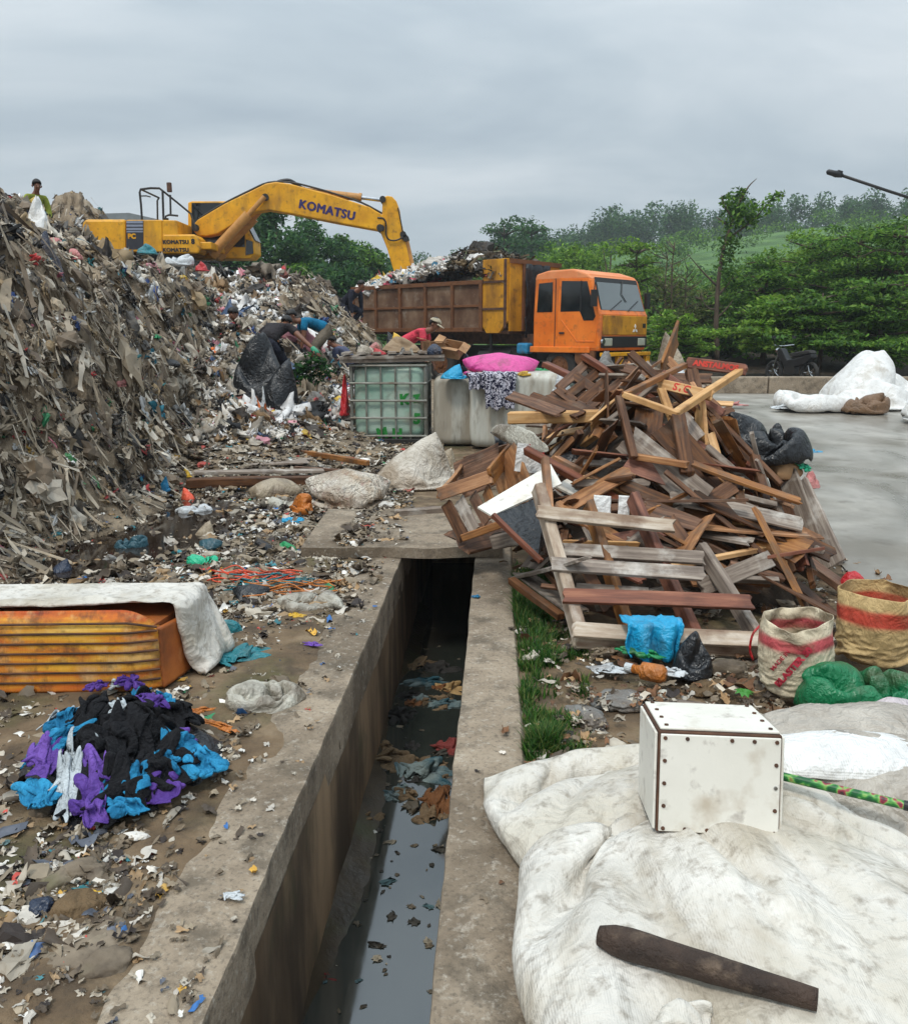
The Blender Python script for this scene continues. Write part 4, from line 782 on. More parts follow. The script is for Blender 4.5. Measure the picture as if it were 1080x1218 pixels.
# garbage in the bed (one heap of stuff, in world coordinates)
mw = Matrix.Translation(tk.location) @ Matrix.Rotation(TH, 4, 'Z')
def load_h(x, y): 
    return 2.95 + .7 * np.exp(-((x + 5.0) / 1.6) ** 2) + .35 * np.exp(-((x + 7.4) / 1.5) ** 2) - .32 * np.abs(y / 1.15) ** 3 + .1 * pn(np.stack([x * 1.5, y * 1.5, 0 * x], -1))
gx, gy = np.meshgrid(np.linspace(B0 - .05, B1 + .06, 60), np.linspace(-1.15, 1.15, 26)); LP = np.stack([gx.ravel(), gy.ravel(), load_h(gx.ravel(), gy.ravel())], -1)
A = np.array(mw); tow = lambda P: P @ A[:3, :3].T + A[:3, 3]
tag(raw('truck_load', tow(LP), grid_faces(60, 26), M['heap'], center=False), 'heaped garbage load filling the truck bed', 'garbage', kind='stuff')
n = 5200; x = rng.uniform(B1 + .1, B0 - .1, n); y = rng.uniform(-1.2, 1.15, n); P = tow(np.stack([x, y, load_h(x, y)], -1)); Nn = np.tile([0, 0, 1.], (n, 1)); q = rng.uniform(0, 6.28, n); T = np.stack([np.cos(q), np.sin(q), 0 * q], -1); N2, T2 = jit(Nn, T, .1, .6)
LOADC = [((236, 233, 228), 9), ((200, 192, 182), 4), ((140, 128, 112), 2), ((70, 64, 58), 1), ((220, 100, 120), .8), ((60, 120, 150), .7), ((214, 180, 60), .6), ((70, 130, 80), .6)]
BRANCH = [((80, 66, 50), 5), ((50, 42, 34), 5), ((110, 92, 66), 3), ((84, 92, 56), 1.5)]
isb = np.abs(x + 4.4) < 1.1; pc = np.where((isb & (rng.uniform(0, 1, n) < .8))[:, None], pal(n, BRANCH), pal(n, LOADC))
i = rng.permutation(n)[:2200]
bi = np.where(isb)[0][:700]; N3, T3 = jit(Nn[bi], T[bi], .1, .9)
li = np.where(~isb)[0][:1800]; ls = rng.lognormal(-1.5, .35, len(li))
stuff('load_rubbish', [cloth_bits(P[li], N2[li], T2[li], ls, ls * .8, ls * rng.uniform(.3, .8, len(li)), pal(len(li), LOADC), 8), strips(P, N2, T2, rng.lognormal(-1.9, .4, n), rng.lognormal(-2.4, .4, n), pc, 4, 4, .6, .05, .16), lumps(P[i], Nn[i], T[i], rng.lognormal(-1.75, .4, len(i)), pc[i], .8),
                       strips(P[bi] + rng.uniform(0, .25, (len(bi), 1)) * [0, 0, 1], N3, T3, rng.lognormal(-.9, .3, len(bi)), rng.lognormal(-3.4, .3, len(bi)), pal(len(bi), BRANCH), 6, 2, .4, .03, .1)], 'plastic bags and branches sticking out of the truck load')
# ------------------------------------------------------------------ generators for bags, sheets, planks
def ico(sub):
    bm = bmesh.new(); bmesh.ops.create_icosphere(bm, subdivisions=sub, radius=1); V = np.array([v.co[:] for v in bm.verts]); Fc = np.array([[v.index for v in f.verts] for f in bm.faces]); bm.free(); return V, Fc
_ICO = {}
def bag(label, mat, c, size, rz=0, seed=0, name='plastic_bag', cat='bag', sub=4, big=.2, fold=.15, fine=.05, knot=None, group=None, flat_=.55, tilt=(0, 0), parent=None, rocky=False, shape=None):
    """a slumped, creased bag; c = centre of its foot, size = full extents"""
    if not rocky:
        ar = size[2] / min(size[0], size[1]); pick = [2, 4] if ar > .85 or knot is not None else [3, 6] if ar < .45 else [0, 1, 5, 6, 2, 4]
        i = shape if shape is not None else pick[(seed * 7 + 3) % len(pick)]; V = SACKV[i].copy(); V[:, 2] -= V[:, 2].min(); q = (seed * 13 % 4) * math.pi / 2
        if size[0] > size[1] * 1.15 or size[1] > size[0] * 1.15: q = round(q / math.pi) * math.pi
        V = V @ np.array(Euler((0, 0, q)).to_matrix()).T; flip = (seed // 3) % 2
        if flip: V[:, 0] *= -1
        lo, hi = V.min(0), V.max(0); V = (V - [(lo[0] + hi[0]) / 2, (lo[1] + hi[1]) / 2, lo[2]]) / (hi - lo) * np.array(size)
        V += .04 * min(size) * np.stack([fbm(V / min(size) * 2 + seed, 2), fbm(V / min(size) * 2 + seed + 9, 2), 0 * V[:, 0]], -1)
        m = np.array(Euler((R(tilt[0]), R(tilt[1]), rz)).to_matrix()); V = V @ m.T; V[:, 2] -= V[:, 2].min() + .02 * size[2]
        o = raw(name, V + np.array(c), SACKF[:, ::-1] if flip else SACKF, mat, parent); sm_ = o.modifiers.new('Sub', 'SUBSURF'); sm_.levels = sm_.render_levels = 1
        return tag(o, label, cat, group) if parent is None else o
    if sub not in _ICO: _ICO[sub] = ico(sub)
    V, Fc = _ICO[sub]; V = V.copy(); D = V.copy(); sd = seed * 7.13
    W_ = D + .35 * np.stack([fbm(D * 1.5 + sd + 50, 2), fbm(D * 1.5 + sd + 60, 2), fbm(D * 1.5 + sd + 70, 2)], -1)
    r = 1 + big * fbm(D * 1.1 + sd, 2) + fold * (ridge(W_ * [2.2, 2.2, 1.1] + sd + 3, 2) * .6 + .9 * np.abs(pn(W_ * 1.9 + sd + 20))) + fine * ridge(W_ * 5.5 + sd, 3)
    if knot is not None:
        k = Vector(knot).normalized(); dt = D @ np.array(k); r = r + .55 * sstep(.86, 1, dt) - .12 * sstep(.6, .86, dt) * sstep(.98, .86, dt)
    V = np.sign(V) * np.abs(V) ** .86 * r[:, None]
    V[:, 2] = np.where(V[:, 2] < -flat_, -flat_ + (V[:, 2] + flat_) * .12, V[:, 2])
    lo, hi = V.min(0), V.max(0); V = (V - [(lo[0] + hi[0]) / 2, (lo[1] + hi[1]) / 2, lo[2]]) / (hi - lo) * np.array(size)
    m = np.array(Euler((R(tilt[0]), R(tilt[1]), rz)).to_matrix()); V = V @ m.T; V[:, 2] -= V[:, 2].min() + .01 * size[2]
    o = raw(name, V + np.array(c), Fc, mat, parent); return tag(o, label, cat, group) if parent is None else o
def pillow(label, mat, corners, h, base=0.0, seed=0, name='sack', cat='sack', n=48, p=.42, fold=.05, fine=.012, bulge=.12, sag=None, group=None, zc=None, ear=.0, flatbot=True):
    """a filled sack lying down: four corners (x,y), bowed edges; closed top and underside"""
    a = np.linspace(-1, 1, n); A, B = np.meshgrid(a, a); A = A.ravel(); B = B.ravel(); c = np.array([np.array(q, float)[:2] for q in corners])
    U, W = (A + 1) / 2, (B + 1) / 2; bil = ((1 - U) * (1 - W))[:, None] * c[0] + (U * (1 - W))[:, None] * c[1] + (U * W)[:, None] * c[2] + ((1 - U) * W)[:, None] * c[3]
    cen = c.mean(0); S = np.linalg.norm(c[0] - c[2]) / 2
    e = np.maximum(np.abs(A), np.abs(B)); out = (1 - np.minimum(np.abs(A), np.abs(B)) ** 2) * e ** 2
    bil = bil + (bil - cen) * (bulge * out)[:, None]
    P3 = np.stack([bil[:, 0] / S, bil[:, 1] / S, 0 * A + seed * 3.7], -1); body = np.clip((1 - A ** 2) * (1 - B ** 2), 0, 1)
    z = h * body ** p * (1 + .18 * fbm(P3 * 1.2, 2)) ; em = body ** .35
    z = z + S * (fold * ridge(P3 * [2.2, 3.0, 1] + 4, 3) * (.35 + .65 * (1 - body)) * em + fine * ridge(P3 * 8, 2) * em)
    if zc is not None: z = z * zc(A, B)
    zb = -.02 * S * em if flatbot else -.6 * h * body ** p
    b0 = np.full(len(A), base, float) if np.isscalar(base) else ((1 - U) * (1 - W)) * base[0] + (U * (1 - W)) * base[1] + (U * W) * base[2] + ((1 - U) * W) * base[3]
    bil = bil + S * .03 * np.stack([fbm(P3 * 3 + 5, 2), fbm(P3 * 3 + 11, 2)], -1)
    top = np.concatenate([bil, (b0 + z)[:, None]], 1); bot = np.concatenate([bil, (b0 + zb - .004)[:, None]], 1)
    g = grid_faces(n, n); N_ = n * n; ring = list(range(n)) + [n * k + n - 1 for k in range(1, n)] + [N_ - 1 - k for k in range(1, n)] + [n * (n - 1 - k) for k in range(1, n - 1)]
    side = np.array([(ring[k] + N_, ring[(k + 1) % len(ring)] + N_, ring[(k + 1) % len(ring)], ring[k]) for k in range(len(ring))])
    o = raw(name, np.concatenate([top, bot]), np.concatenate([g, g[:, ::-1] + N_, side]), mat); return tag(o, label, cat, group)
def rag(label, mat, c, size, rz=0, seed=0, name='rag', cat='rag', n=26, fold=.3, warp=.35, group=None, th=.006, surf=None, tilt=(0, 0), lift=.0, parent=None):
    """a dropped cloth or sheet: a crumpled grid with real thickness; surf(x,y) = what it lies on"""
    V = RAGV[(seed * 3 + 1) % 4].copy(); V[:, 2] -= V[:, 2].min(); V = V @ np.array(Euler((0, 0, (seed * 5 % 4) * math.pi / 2)).to_matrix()).T; flip = (seed // 2) % 2
    if flip: V[:, 1] *= -1
    lo, hi = V.min(0), V.max(0); V = V - [(lo[0] + hi[0]) / 2, (lo[1] + hi[1]) / 2, 0]; k_ = min(1, fold / .35); V = V / (hi - lo) * [size[0], size[1], min(size) * (.34 * k_ + .02)]
    V += .10 * min(size) * np.stack([fbm(V / min(size) * 1.3 + seed, 2), fbm(V / min(size) * 1.3 + seed + 9, 2), 0 * V[:, 0]], -1)
    m = np.array(Euler((R(tilt[0]), R(tilt[1]), rz)).to_matrix()); V = V @ m.T + np.array(c)
    if surf is not None: V[:, 2] += surf(V[:, 0], V[:, 1])
    o = raw(name, V, RAGF[:, ::-1] if flip else RAGF, mat, parent); s_ = o.modifiers.new('Solid', 'SOLIDIFY'); s_.thickness = min(th, .03 * min(size)); s_.offset = 1
    if min(size) > .12: s2_ = o.modifiers.new('Sub', 'SUBSURF'); s2_.levels = s2_.render_levels = 1
    return tag(o, label, cat, group) if parent is None else o
def plank_mesh(Ln, W, T, seed, nseg=9, split=.6):
    r = np.random.default_rng(seed); V = []; sec = [(-1, -1), (-.3, -1), (.3, -1), (1, -1), (1, 1), (.3, 1), (-.3, 1), (-1, 1)]
    bow = r.normal(0, .006) * Ln; tw = r.normal(0, .03)
    for i in range(nseg):
        t = i / (nseg - 1); x0 = (t - .5) * Ln; a = tw * (t - .5)
        for j, (u, v) in enumerate(sec):
            x = x0
            if i in (0, nseg - 1): x += r.uniform(-1, .6) * split * W * .35 * (1 if i else -1)
            y = u * W / 2 * (1 + r.normal(0, .015)); z = v * T / 2 * (1 + r.normal(0, .03)) + bow * (1 - (2 * t - 1) ** 2)
            V.append((x, y * math.cos(a) - z * math.sin(a), y * math.sin(a) + z * math.cos(a)))
    n = 8; Fc = [(i * n + j, i * n + (j + 1) % n, (i + 1) * n + (j + 1) % n, (i + 1) * n + j) for i in range(nseg - 1) for j in range(n)]
    e = (nseg - 1) * n
    for b, s in ((0, 1), (e, -1)):
        q = [(0, 7, 6, 1), (1, 6, 5, 2), (2, 5, 4, 3)]; Fc += [tuple(b + k for k in (f if s > 0 else f[::-1])) for f in q]
    return V, Fc
_pc = [0]
def plank(p0, p1, W, T, mat, label=None, roll=0., parent=None, name=None, group=None, cat='plank', split=.6):
    p0, p1 = Vector(p0), Vector(p1); d = p1 - p0; _pc[0] += 1; V, Fc = plank_mesh(d.length, W, T, _pc[0], split=split)
    nm = name or ('plank' if parent else 'wooden_plank'); o = raw(nm, V, Fc, mat, parent, smooth=False, center=False); bevel(o, min(W, T) * .1, 1)
    x = d.normalized(); up = Vector((0, 0, 1)) if abs(x.z) < .95 else Vector((0, 1, 0)); y = up.cross(x).normalized(); z = x.cross(y); m = Matrix((x, y, z)).transposed() @ Matrix.Rotation(roll, 3, 'X')
    mm = Matrix.Translation((p0 + p1) / 2) @ m.to_4x4()
    if parent is not None: mm = parent.matrix_basis.inverted() @ mm
    o.matrix_basis = mm
    return tag(o, label, cat, group) if parent is None else o
def lit(x, y): return heap_h(np.asarray(x, float), np.asarray(y, float))
# ------------------------------------------------------------------ caged tank and two bare tanks
def rbox_profile(w, d, r, n=8):
    out = []
    for cx, cy, a0 in ((w / 2 - r, d / 2 - r, 0), (-w / 2 + r, d / 2 - r, 90), (-w / 2 + r, -d / 2 + r, 180), (w / 2 - r, -d / 2 + r, 270)):
        for k in range(n + 1): a = R(a0 + 90 * k / n); out.append((cx + r * math.cos(a), cy + r * math.sin(a)))
    return out
def tank_mesh(w, d, h, r, ribs=0, seed=1, rt=.1):
    prof = rbox_profile(w, d, r); out = []
    dense = []
    for i in range(len(prof)):
        a, b = Vector(prof[i]), Vector(prof[(i + 1) % len(prof)]); k = max(1, int((b - a).length / .04)); dense += [a.lerp(b, j / k) for j in range(k)]
    zs = [(0, -rt * .6), (rt * .3, -rt * .1)] + [(rt + (h - 2 * rt) * t, 0) for t in np.linspace(0, 1, 14)] + [(h - rt + rt * math.sin(a), -rt * (1 - math.cos(a))) for a in np.linspace(.2, 1.57, 7)]
    V = []
    for z, ins in zs:
        for p in dense:
            s = Vector((p.x * (1 + ins / (w / 2)), p.y * (1 + ins / (d / 2)))); V.append((s.x, s.y, z))
    V = np.array(V); n = len(dense); body = sstep(.08, .2, V[:, 2]) * sstep(h - .08, h - .25, V[:, 2])
    if ribs: 
        fw = .012 * np.sin(V[:, 0] / w * math.pi * ribs * 2) * body * (np.abs(V[:, 1]) > d / 2 - .02); V[:, 1] += fw * np.sign(V[:, 1])
        V[:, 0] += .012 * np.sin(V[:, 1] / d * math.pi * ribs * 2) * body * (np.abs(V[:, 0]) > w / 2 - .02) * np.sign(V[:, 0])
    V += .012 * fbm(V * 2.2 + seed, 2)[:, None] * [1, 1, .6]
    Fc = [tuple(f) for f in grid_faces(n, len(zs), True)] + [tuple(range(n - 1, -1, -1)), tuple(range((len(zs) - 1) * n, len(zs) * n))]
    return V, Fc
TY = 12.75; q = gp(468, 531, .0); tz = 0.03
ib = thing('caged_tank', 'square pale green plastic tank inside a metal cage, green marks on its side', 'tank', (-.93, TY, tz), R(-2))
V, Fc = tank_mesh(1.0, 1.0, 1.02, .1, 0, 3); V[:, 2] += .12; raw('tank_body', V, Fc, M['ibc_green'], ib)
mb = MB()
for k in range(6):
    t = -.53 + 1.06 * k / 5
    for y in (-.535, .535): mb.cyl((t, y, .1), (t, y, 1.16), .013, n=8)
    for x in (-.545, .545): mb.cyl((x, t * .98, .1), (x, t * .98, 1.16), .013, n=8)
mb.build('upright_bar', M['cage'], ib)
mb = MB()
for z in (.14, .4, .65, .9, 1.15):
    mb.tube([(-.55, -.55, z), (.55, -.55, z), (.55, .55, z), (-.55, .55, z), (-.55, -.55, z)], .017)
mb.build('cage_band', M['cage'], ib)
MB().box((0, 0, .05), (1.12, 1.12, .1)).build('base_frame', M['dark_metal'], ib, bv=.01)
GM = flat('green_mark', C(28, 128, 48), .7)
for (x, z, s) in ((.23, .66, 'K'), (.41, .7, 'z'), (.41, .38, '5'), (-.1, .17, 'M'), (.12, .16, 'H')):
    t = text_mesh('green_scrawl', s, .2, GM, ib, .012, .003); t.location = (x, -.507 + .0, z); t.rotation_euler = (R(90), R(random.uniform(-12, 12)), 0)
V, Fc = tank_mesh(.62, 1.0, 1.0, .06, 2, 5); o = raw('plastic_tank', V, Fc, M['ibc_plastic'], loc=(.0, 0, 0)); o.location = Vector(o.location) + Vector((.03, TY - .05, tz)); o.location = (.02, TY, tz); tag(o, 'narrow dull white plastic tank beside the caged tank', 'tank')
V, Fc = tank_mesh(1.32, 1.05, 1.06, .13, 4, 8, .13); o = raw('plastic_tank', V, Fc, M['ibc_plastic']); o.location = (.93, TY - .35, tz); o.rotation_euler = (0, 0, R(-6)); tag(o, 'wide dirty white plastic tank draped with a patterned cloth', 'tank')
ztop = tz + 1.2
# what lies on the tanks
mb = MB().box((0, 0, .04), (1.5, 1.15, .04)).box((0, -.5, .0), (1.5, .1, .06)).box((0, 0, 0), (1.5, .1, .06)).box((0, .5, .0), (1.5, .1, .06))
for k in range(7): mb.box((-.66 + k * .22, 0, .1), (.12, 1.12, .03))
o = mb.build('pallet', M['wood_grey']); o.location = (-.92, TY, ztop + .0); o.rotation_euler = (0, R(-1), R(4)); tag(o, 'weathered grey pallet lying on top of the caged tank', 'pallet')
zt = ztop + .12
for k, (x, y, w_, d_, h_, mt, lb, nm) in enumerate([(-1.1, -.3, .26, .2, .1, 'red', 'red crushed plastic packet on the pallet over the caged tank', 'packet'), (-.75, -.4, .12, .12, .12, 'grey', 'grey tin pot at the pallet edge', 'pot'), (-.62, -.42, .1, .1, .11, 'clear', 'clouded jar beside the grey tin pot', 'jar'),
                                       (-.28, -.42, .22, .2, .16, 'navybag', 'dark blue box shaped bundle at the pallet corner', 'bundle'), (-1.28, -.3, .3, .2, .16, 'dirty_sack', 'dirty grey bundle at the left end of the pallet', 'bundle')]):
    bag(lb, M[mt], (-.0 + x, TY + y, zt - .02), (w_, d_, h_), k, 20 + k, nm, nm, sub=3)
bag('long brown paper sack lying across the pallet', M['brown_sack'], (-.75, TY + .1, zt), (.75, .4, .26), R(8), 31, 'paper_sack', 'sack')
bag('yellow plastic bundle heaped behind the brown paper sack', M['yellowbag'], (-.85, TY + .5, zt + .02), (.4, .35, .3), 0, 32, 'bundle', 'bundle')
bag('red crumpled bag at the end of the brown paper sack', M['rose'], (-1.2, TY + .2, zt), (.2, .2, .16), 0, 33, sub=3)
bag('black bag slumped behind the yellow bundle', M['black_plastic'], (-1.05, TY + 2.2, 1.0), (.5, .5, .72), 0, 34, knot=(.3, 0, 1))
def carton(label, c, sz, rot, open_=True, mat='card', name='cardboard_box'):
    t = thing(name, label, 'box', c, 0); t.rotation_euler = rot; x, y, z = sz
    mb = MB(); th = .008
    mb.box((0, -y / 2, z / 2), (x, th, z)).box((0, y / 2, z / 2), (x, th, z)).box((-x / 2, 0, z / 2), (th, y - th, z)).box((x / 2, 0, z / 2), (th, y - th, z)).box((0, 0, th), (x - th, y - th, th)); mb.build('box_walls', M[mat], t)
    for (p, s, r) in (((0, -y / 2 - y * .2, z + .02), (x, y * .42, th), (R(-12), 0, 0)), ((x / 2 + x * .2, 0, z - .02), (x * .42, y, th), (0, R(24), 0)), ((-x / 2 - .2 * x, 0, z + .04), (x * .42, y, th), (0, R(14), 0))): MB().box(p, s, r).build('flap', M[mat], t)
    return t
carton('pale cardboard box lying open beside the brown paper sack', (-.3, TY - .1, zt), (.26, .22, .16), (R(6), 0, R(30)))
carton('tan cardboard box leaning beside the pale open box', (-.02, TY - .05, zt - .02), (.28, .22, .17), (R(30), R(10), R(-20)))
bag('navy cloth bundle hanging between the cardboard box and the pink bag', M['navybag'], (.2, TY - .05, ztop - .12), (.22, .3, .26), .3, 36, 'cloth_bundle', 'bundle')
bag('bright pink stuffed plastic bag lying on the white tanks', M['pink'], (.68, TY - .4, 1.03), (1.18, .62, .34), -.02, 37, 'pink_bag', 'bag', shape=0)
bag('bright blue sun hat shaped bag hanging at the tank corner', M['cyan'], (.0, TY - .62, 1.0), (.42, .3, .22), .2, 38, 'blue_bag', 'bag', big=.3)
bag('green plastic packet behind the right end of the pink bag', M['green'], (1.3, TY - .05, 1.05), (.3, .25, .1), 0, 39, sub=3)
bag('yellow scrap of packaging under the pink bag', M['yellowbag'], (.98, TY - .84, 1.05), (.2, .1, .07), 0, 40, sub=3, name='packet', cat='packet')
M['pattern'] = mk('pattern', [(.44, C(22, 22, 44)), (.5, C(60, 60, 90)), (.53, C(206, 204, 214))], 14, rough=.85, bump=.3, bscale=12, spec=.2, dist=2.5, detail=2)
def drape(label, mat, x0, x1, y_edge, ztop_, drop, back, seed, name='cloth', cat='cloth', n=34):
    a = np.linspace(0, 1, n); A, B = np.meshgrid(a, a); A = A.ravel(); B = B.ravel(); P = np.stack([A * 3, B * 2, 0 * A + seed], -1); s = B * (back + drop); bend = sstep(back - .08, back + .08, s)
    dl = drop * (1 + .18 * fbm(np.stack([A * 4, 0 * A, 0 * A + seed], -1), 2)); over = np.clip(s - back, 0, None) / drop * dl
    x = x0 + (x1 - x0) * (.5 + (A - .5) * (1 - .18 * B)) + .03 * fbm(P, 2); f = .035 * np.sin(A * 16 + seed) * bend
    y = y_edge + np.clip(back - s, 0, None) - .03 * bend + f - .03; z = ztop_ + .02 * ridge(P * 1.3, 2) - over - .06 * bend * 0
    o = raw(name, np.stack([x, y, z], -1), grid_faces(n, n), mat); m = o.modifiers.new('Solid', 'SOLIDIFY'); m.thickness = .006; return tag(o, label, cat)
drape('navy and white patterned cloth draped over the wide white tank', M['pattern'], .40, .88, TY - .93, 1.09, .5, .35, 3)
drape('strip of navy and white patterned cloth hanging over the rounded tank corner', M['pattern'], .18, .46, TY - .86, 1.07, .22, .3, 9)
# red things beside the caged tank
bag('red rag squeezed upright against the left side of the caged tank', M['red'], (-1.62, TY - .3, .45), (.16, .3, .66), 0, 41, 'rag', 'rag')
# ------------------------------------------------------------------ scrap wood
G_PILE = 'planks of the scrap wood pile'
def pile_h(x, y):
    x = np.asarray(x, float); y = np.asarray(y, float)
    a = np.minimum.reduce([(y - 4.35) * .60, (2.36 + .2 * (y - 5.2) - x) * 1.5, (x - .42) * 1.25, (9.2 - y) * .9, 0 * x + 1.22 - .12 * np.abs(x - 1.5)])
    return np.maximum(a, 0)
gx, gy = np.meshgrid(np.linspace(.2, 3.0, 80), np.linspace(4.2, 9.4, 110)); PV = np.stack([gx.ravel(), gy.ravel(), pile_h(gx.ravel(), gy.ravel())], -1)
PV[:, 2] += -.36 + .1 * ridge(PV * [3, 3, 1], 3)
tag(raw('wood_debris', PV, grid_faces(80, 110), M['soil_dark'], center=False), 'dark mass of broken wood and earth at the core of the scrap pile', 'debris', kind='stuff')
def pile_n(x, y):
    e = .1; n = Vector((-(pile_h(x + e, y) - pile_h(x - e, y)) / (2 * e), -(pile_h(x, y + e) - pile_h(x, y - e)) / (2 * e), 1)); return n.normalized()
WM = ['wood_dark'] * 10 + ['wood_mid'] * 5 + ['wood_red'] * 2 + ['wood_grey'] * 5 + ['wood_pale']
WL = {'wood_dark': 'dark wet brown plank jumbled in the scrap wood pile', 'wood_mid': 'tan brown plank jumbled in the scrap wood pile', 'wood_red': 'reddish brown plank jumbled in the scrap wood pile',
      'wood_grey': 'weathered grey plank jumbled in the scrap wood pile', 'wood_pale': 'pale new pine plank jumbled in the scrap wood pile'}
k = 0
while k < 245:
    x, y = random.uniform(.5, 2.8), (random.uniform(4.55, 5.7) if random.random() < .42 else random.uniform(5.4, 8.6))
    h = float(pile_h(x, y))
    if h < .08: continue
    n_ = pile_n(x, y); a = random.gauss(-.5, .5) if random.random() < .72 else random.uniform(0, math.pi)
    d = Vector((math.cos(a), math.sin(a), 0)); d = (d - n_ * d.dot(n_)).normalized(); d = (d + n_ * random.gauss(0, .17)).normalized()
    Ln = random.choice([.25, .35, .45, .5, .6, .7, .9, 1.1]) * random.uniform(.85, 1.15); W, T = random.choice([(.07, .018), (.09, .02), (.05, .035), (.10, .016), (.04, .03), (.14, .014), (.2, .012), (.06, .05), (.03, .02)])
    c = Vector((x, y, h)) + n_ * random.uniform(-.06, .09); p0, p1 = c - d * Ln / 2, c + d * Ln / 2
    if min(p0.z, p1.z) < .02 or max(p0.x - .2 * (p0.y - 5.2), p1.x - .2 * (p1.y - 5.2)) > 2.52 or min(p0.x, p1.x) < .38: continue
    m = random.choice(WM); plank(p0, p1, W, T, M[m], WL[m], random.gauss(0, .6), group=G_PILE); k += 1
# salient planks, measured on the photograph's pile: (from px,py,depth) -> (to px,py,depth)
def PK(a, b, W, T, mat, label, roll=0.): return plank(dp(*a), dp(*b), W, T, M[mat], label, roll)
PK((604, 497, 6.9), (742, 494, 6.8), .10, .10, 'wood_pale', 'thick squared tan timber jutting out towards the white tanks')
PK((660, 545, 5.9), (890, 668, 5.2), .06, .05, 'wood_mid', 'long tan batten sloping down across the front of the pile')
PK((625, 535, 5.75), (742, 600, 5.3), .06, .05, 'wood_red', 'reddish batten running down from the pale bolster bag', .3)
PK((832, 480, 6.1), (838, 566, 5.75), .125, .03, 'wood_pale', 'broad pale pine board standing upright under the open frame', 1.3)
PK((845, 515, 5.8), (878, 626, 5.4), .055, .03, 'wood_pale', 'thin pale stick leaning in front of the pile', .5)
PK((858, 545, 5.9), (852, 615, 5.6), .04, .03, 'wood_mid', 'short tan stick leaning beside the thin pale stick', .5)
PK((838, 478, 6.3), (868, 540, 5.9), .05, .03, 'wood_mid', 'tan batten slanting behind the broad pine board', .4)
PK((693, 423, 7.6), (800, 490, 7.0), .09, .05, 'wood_red', 'red brown beam slanting down from the top of the pile')
PK((648, 433, 7.8), (680, 448, 7.5), .08, .05, 'wood_red', 'short broken red brown beam end in front of the truck wheel')
for i, (a, b) in enumerate((((606, 470, 7.2), (668, 492, 6.7)), ((630, 471, 7.3), (692, 494, 6.75)), ((655, 468, 7.4), (712, 494, 6.8)), ((680, 465, 7.4), (735, 490, 6.9)))):
    PK(a, b, .11, .025, 'wood_dark', ['dark slat over the squared timber, outermost of four', 'dark slat over the squared timber, second of four from the white tanks', 'dark slat over the squared timber, third of four from the white tanks', 'dark slat over the squared timber, innermost of four'][i], .5)
PK((735, 478, 6.6), (702, 506, 6.5), .14, .02, 'wood_pale', 'splintered pale board end hanging over the squared timber', .9)
PK((806, 395, 8.4), (786, 447, 8.0), .3, .03, 'wood_mid', 'broad brown board standing against the truck bumper', 1.4)
PK((767, 432, 7.9), (800, 478, 7.4), .07, .04, 'wood_grey', 'grey batten leaning near the top of the pile', .6)
PK((745, 428, 7.9), (760, 462, 7.6), .14, .04, 'wood_dark', 'dark block standing at the top of the pile', 1.2)
PK((888, 596, 5.6), (910, 680, 5.2), .12, .03, 'wood_mid', 'wide brown plank leaning at the right front of the pile', 1.2)
PK((912, 596, 5.6), (932, 684, 5.1), .07, .04, 'wood_pale', 'yellow tan post leaning beside the wide brown plank', .9)
PK((870, 610, 5.4), (892, 675, 5.1), .09, .03, 'wood_mid', 'orange brown board leaning behind the tan wedge', 1.1)
PK((832, 700, 4.55), (918, 664, 4.75), .10, .035, 'wood_grey', 'grey plank with a cut corner rising to the right of the pallet', 1.0)
PK((930, 648, 5.5), (1012, 705, 5.1), .10, .05, 'wood_dark', 'dark heavy plank sloping down to the red bag')
PK((915, 672, 5.2), (1002, 742, 4.8), .09, .04, 'wood_dark', 'dark plank sloping behind the printed sack')
PK((812, 600, 5.3), (850, 640, 5.1), .16, .02, 'wood_mid', 'broken orange brown panel lying in front of the pile', .4)
PK((868, 622, 5.35), (908, 624, 5.2), .05, .015, 'wood_pale', 'pale splinter sticking out over the brown planks', .4)
PK((935, 560, 6.2), (978, 680, 5.5), .16, .03, 'wood_grey', 'tall grey board at the right edge of the pile', 1.1)
PK((950, 575, 6.1), (995, 672, 5.5), .15, .03, 'wood_grey', 'second tall grey board along the right edge of the pile, leaning outwards', 1.1)
PK((922, 565, 6.3), (955, 660, 5.7), .12, .03, 'wood_dark', 'dark board tucked behind the tall grey boards', 1.1)
PK((648, 545, 5.35), (655, 628, 4.95), .075, .04, 'wood_mid', 'short upright tan post behind the pallet corner', 1.4)
PK((585, 645, 5.4), (640, 632, 5.3), .12, .1, 'wood_grey', 'short muddy block on the ground beside the kerb')
PK((608, 690, 4.75), (668, 734, 4.35), .05, .04, 'wood_dark', 'dark stick lying in the grass beside the kerb')
PK((660, 600, 5.2), (770, 660, 4.9), .12, .02, 'wood_mid', 'tan plywood strip lying under the pallet slats', .2)
PK((770, 560, 5.9), (830, 622, 5.4), .10, .025, 'wood_dark', 'dark board sliding down in front of the upright frame', .3)
PK((745, 640, 5.0), (850, 668, 4.9), .10, .03, 'wood_grey', 'grey board lying level behind the pallet')
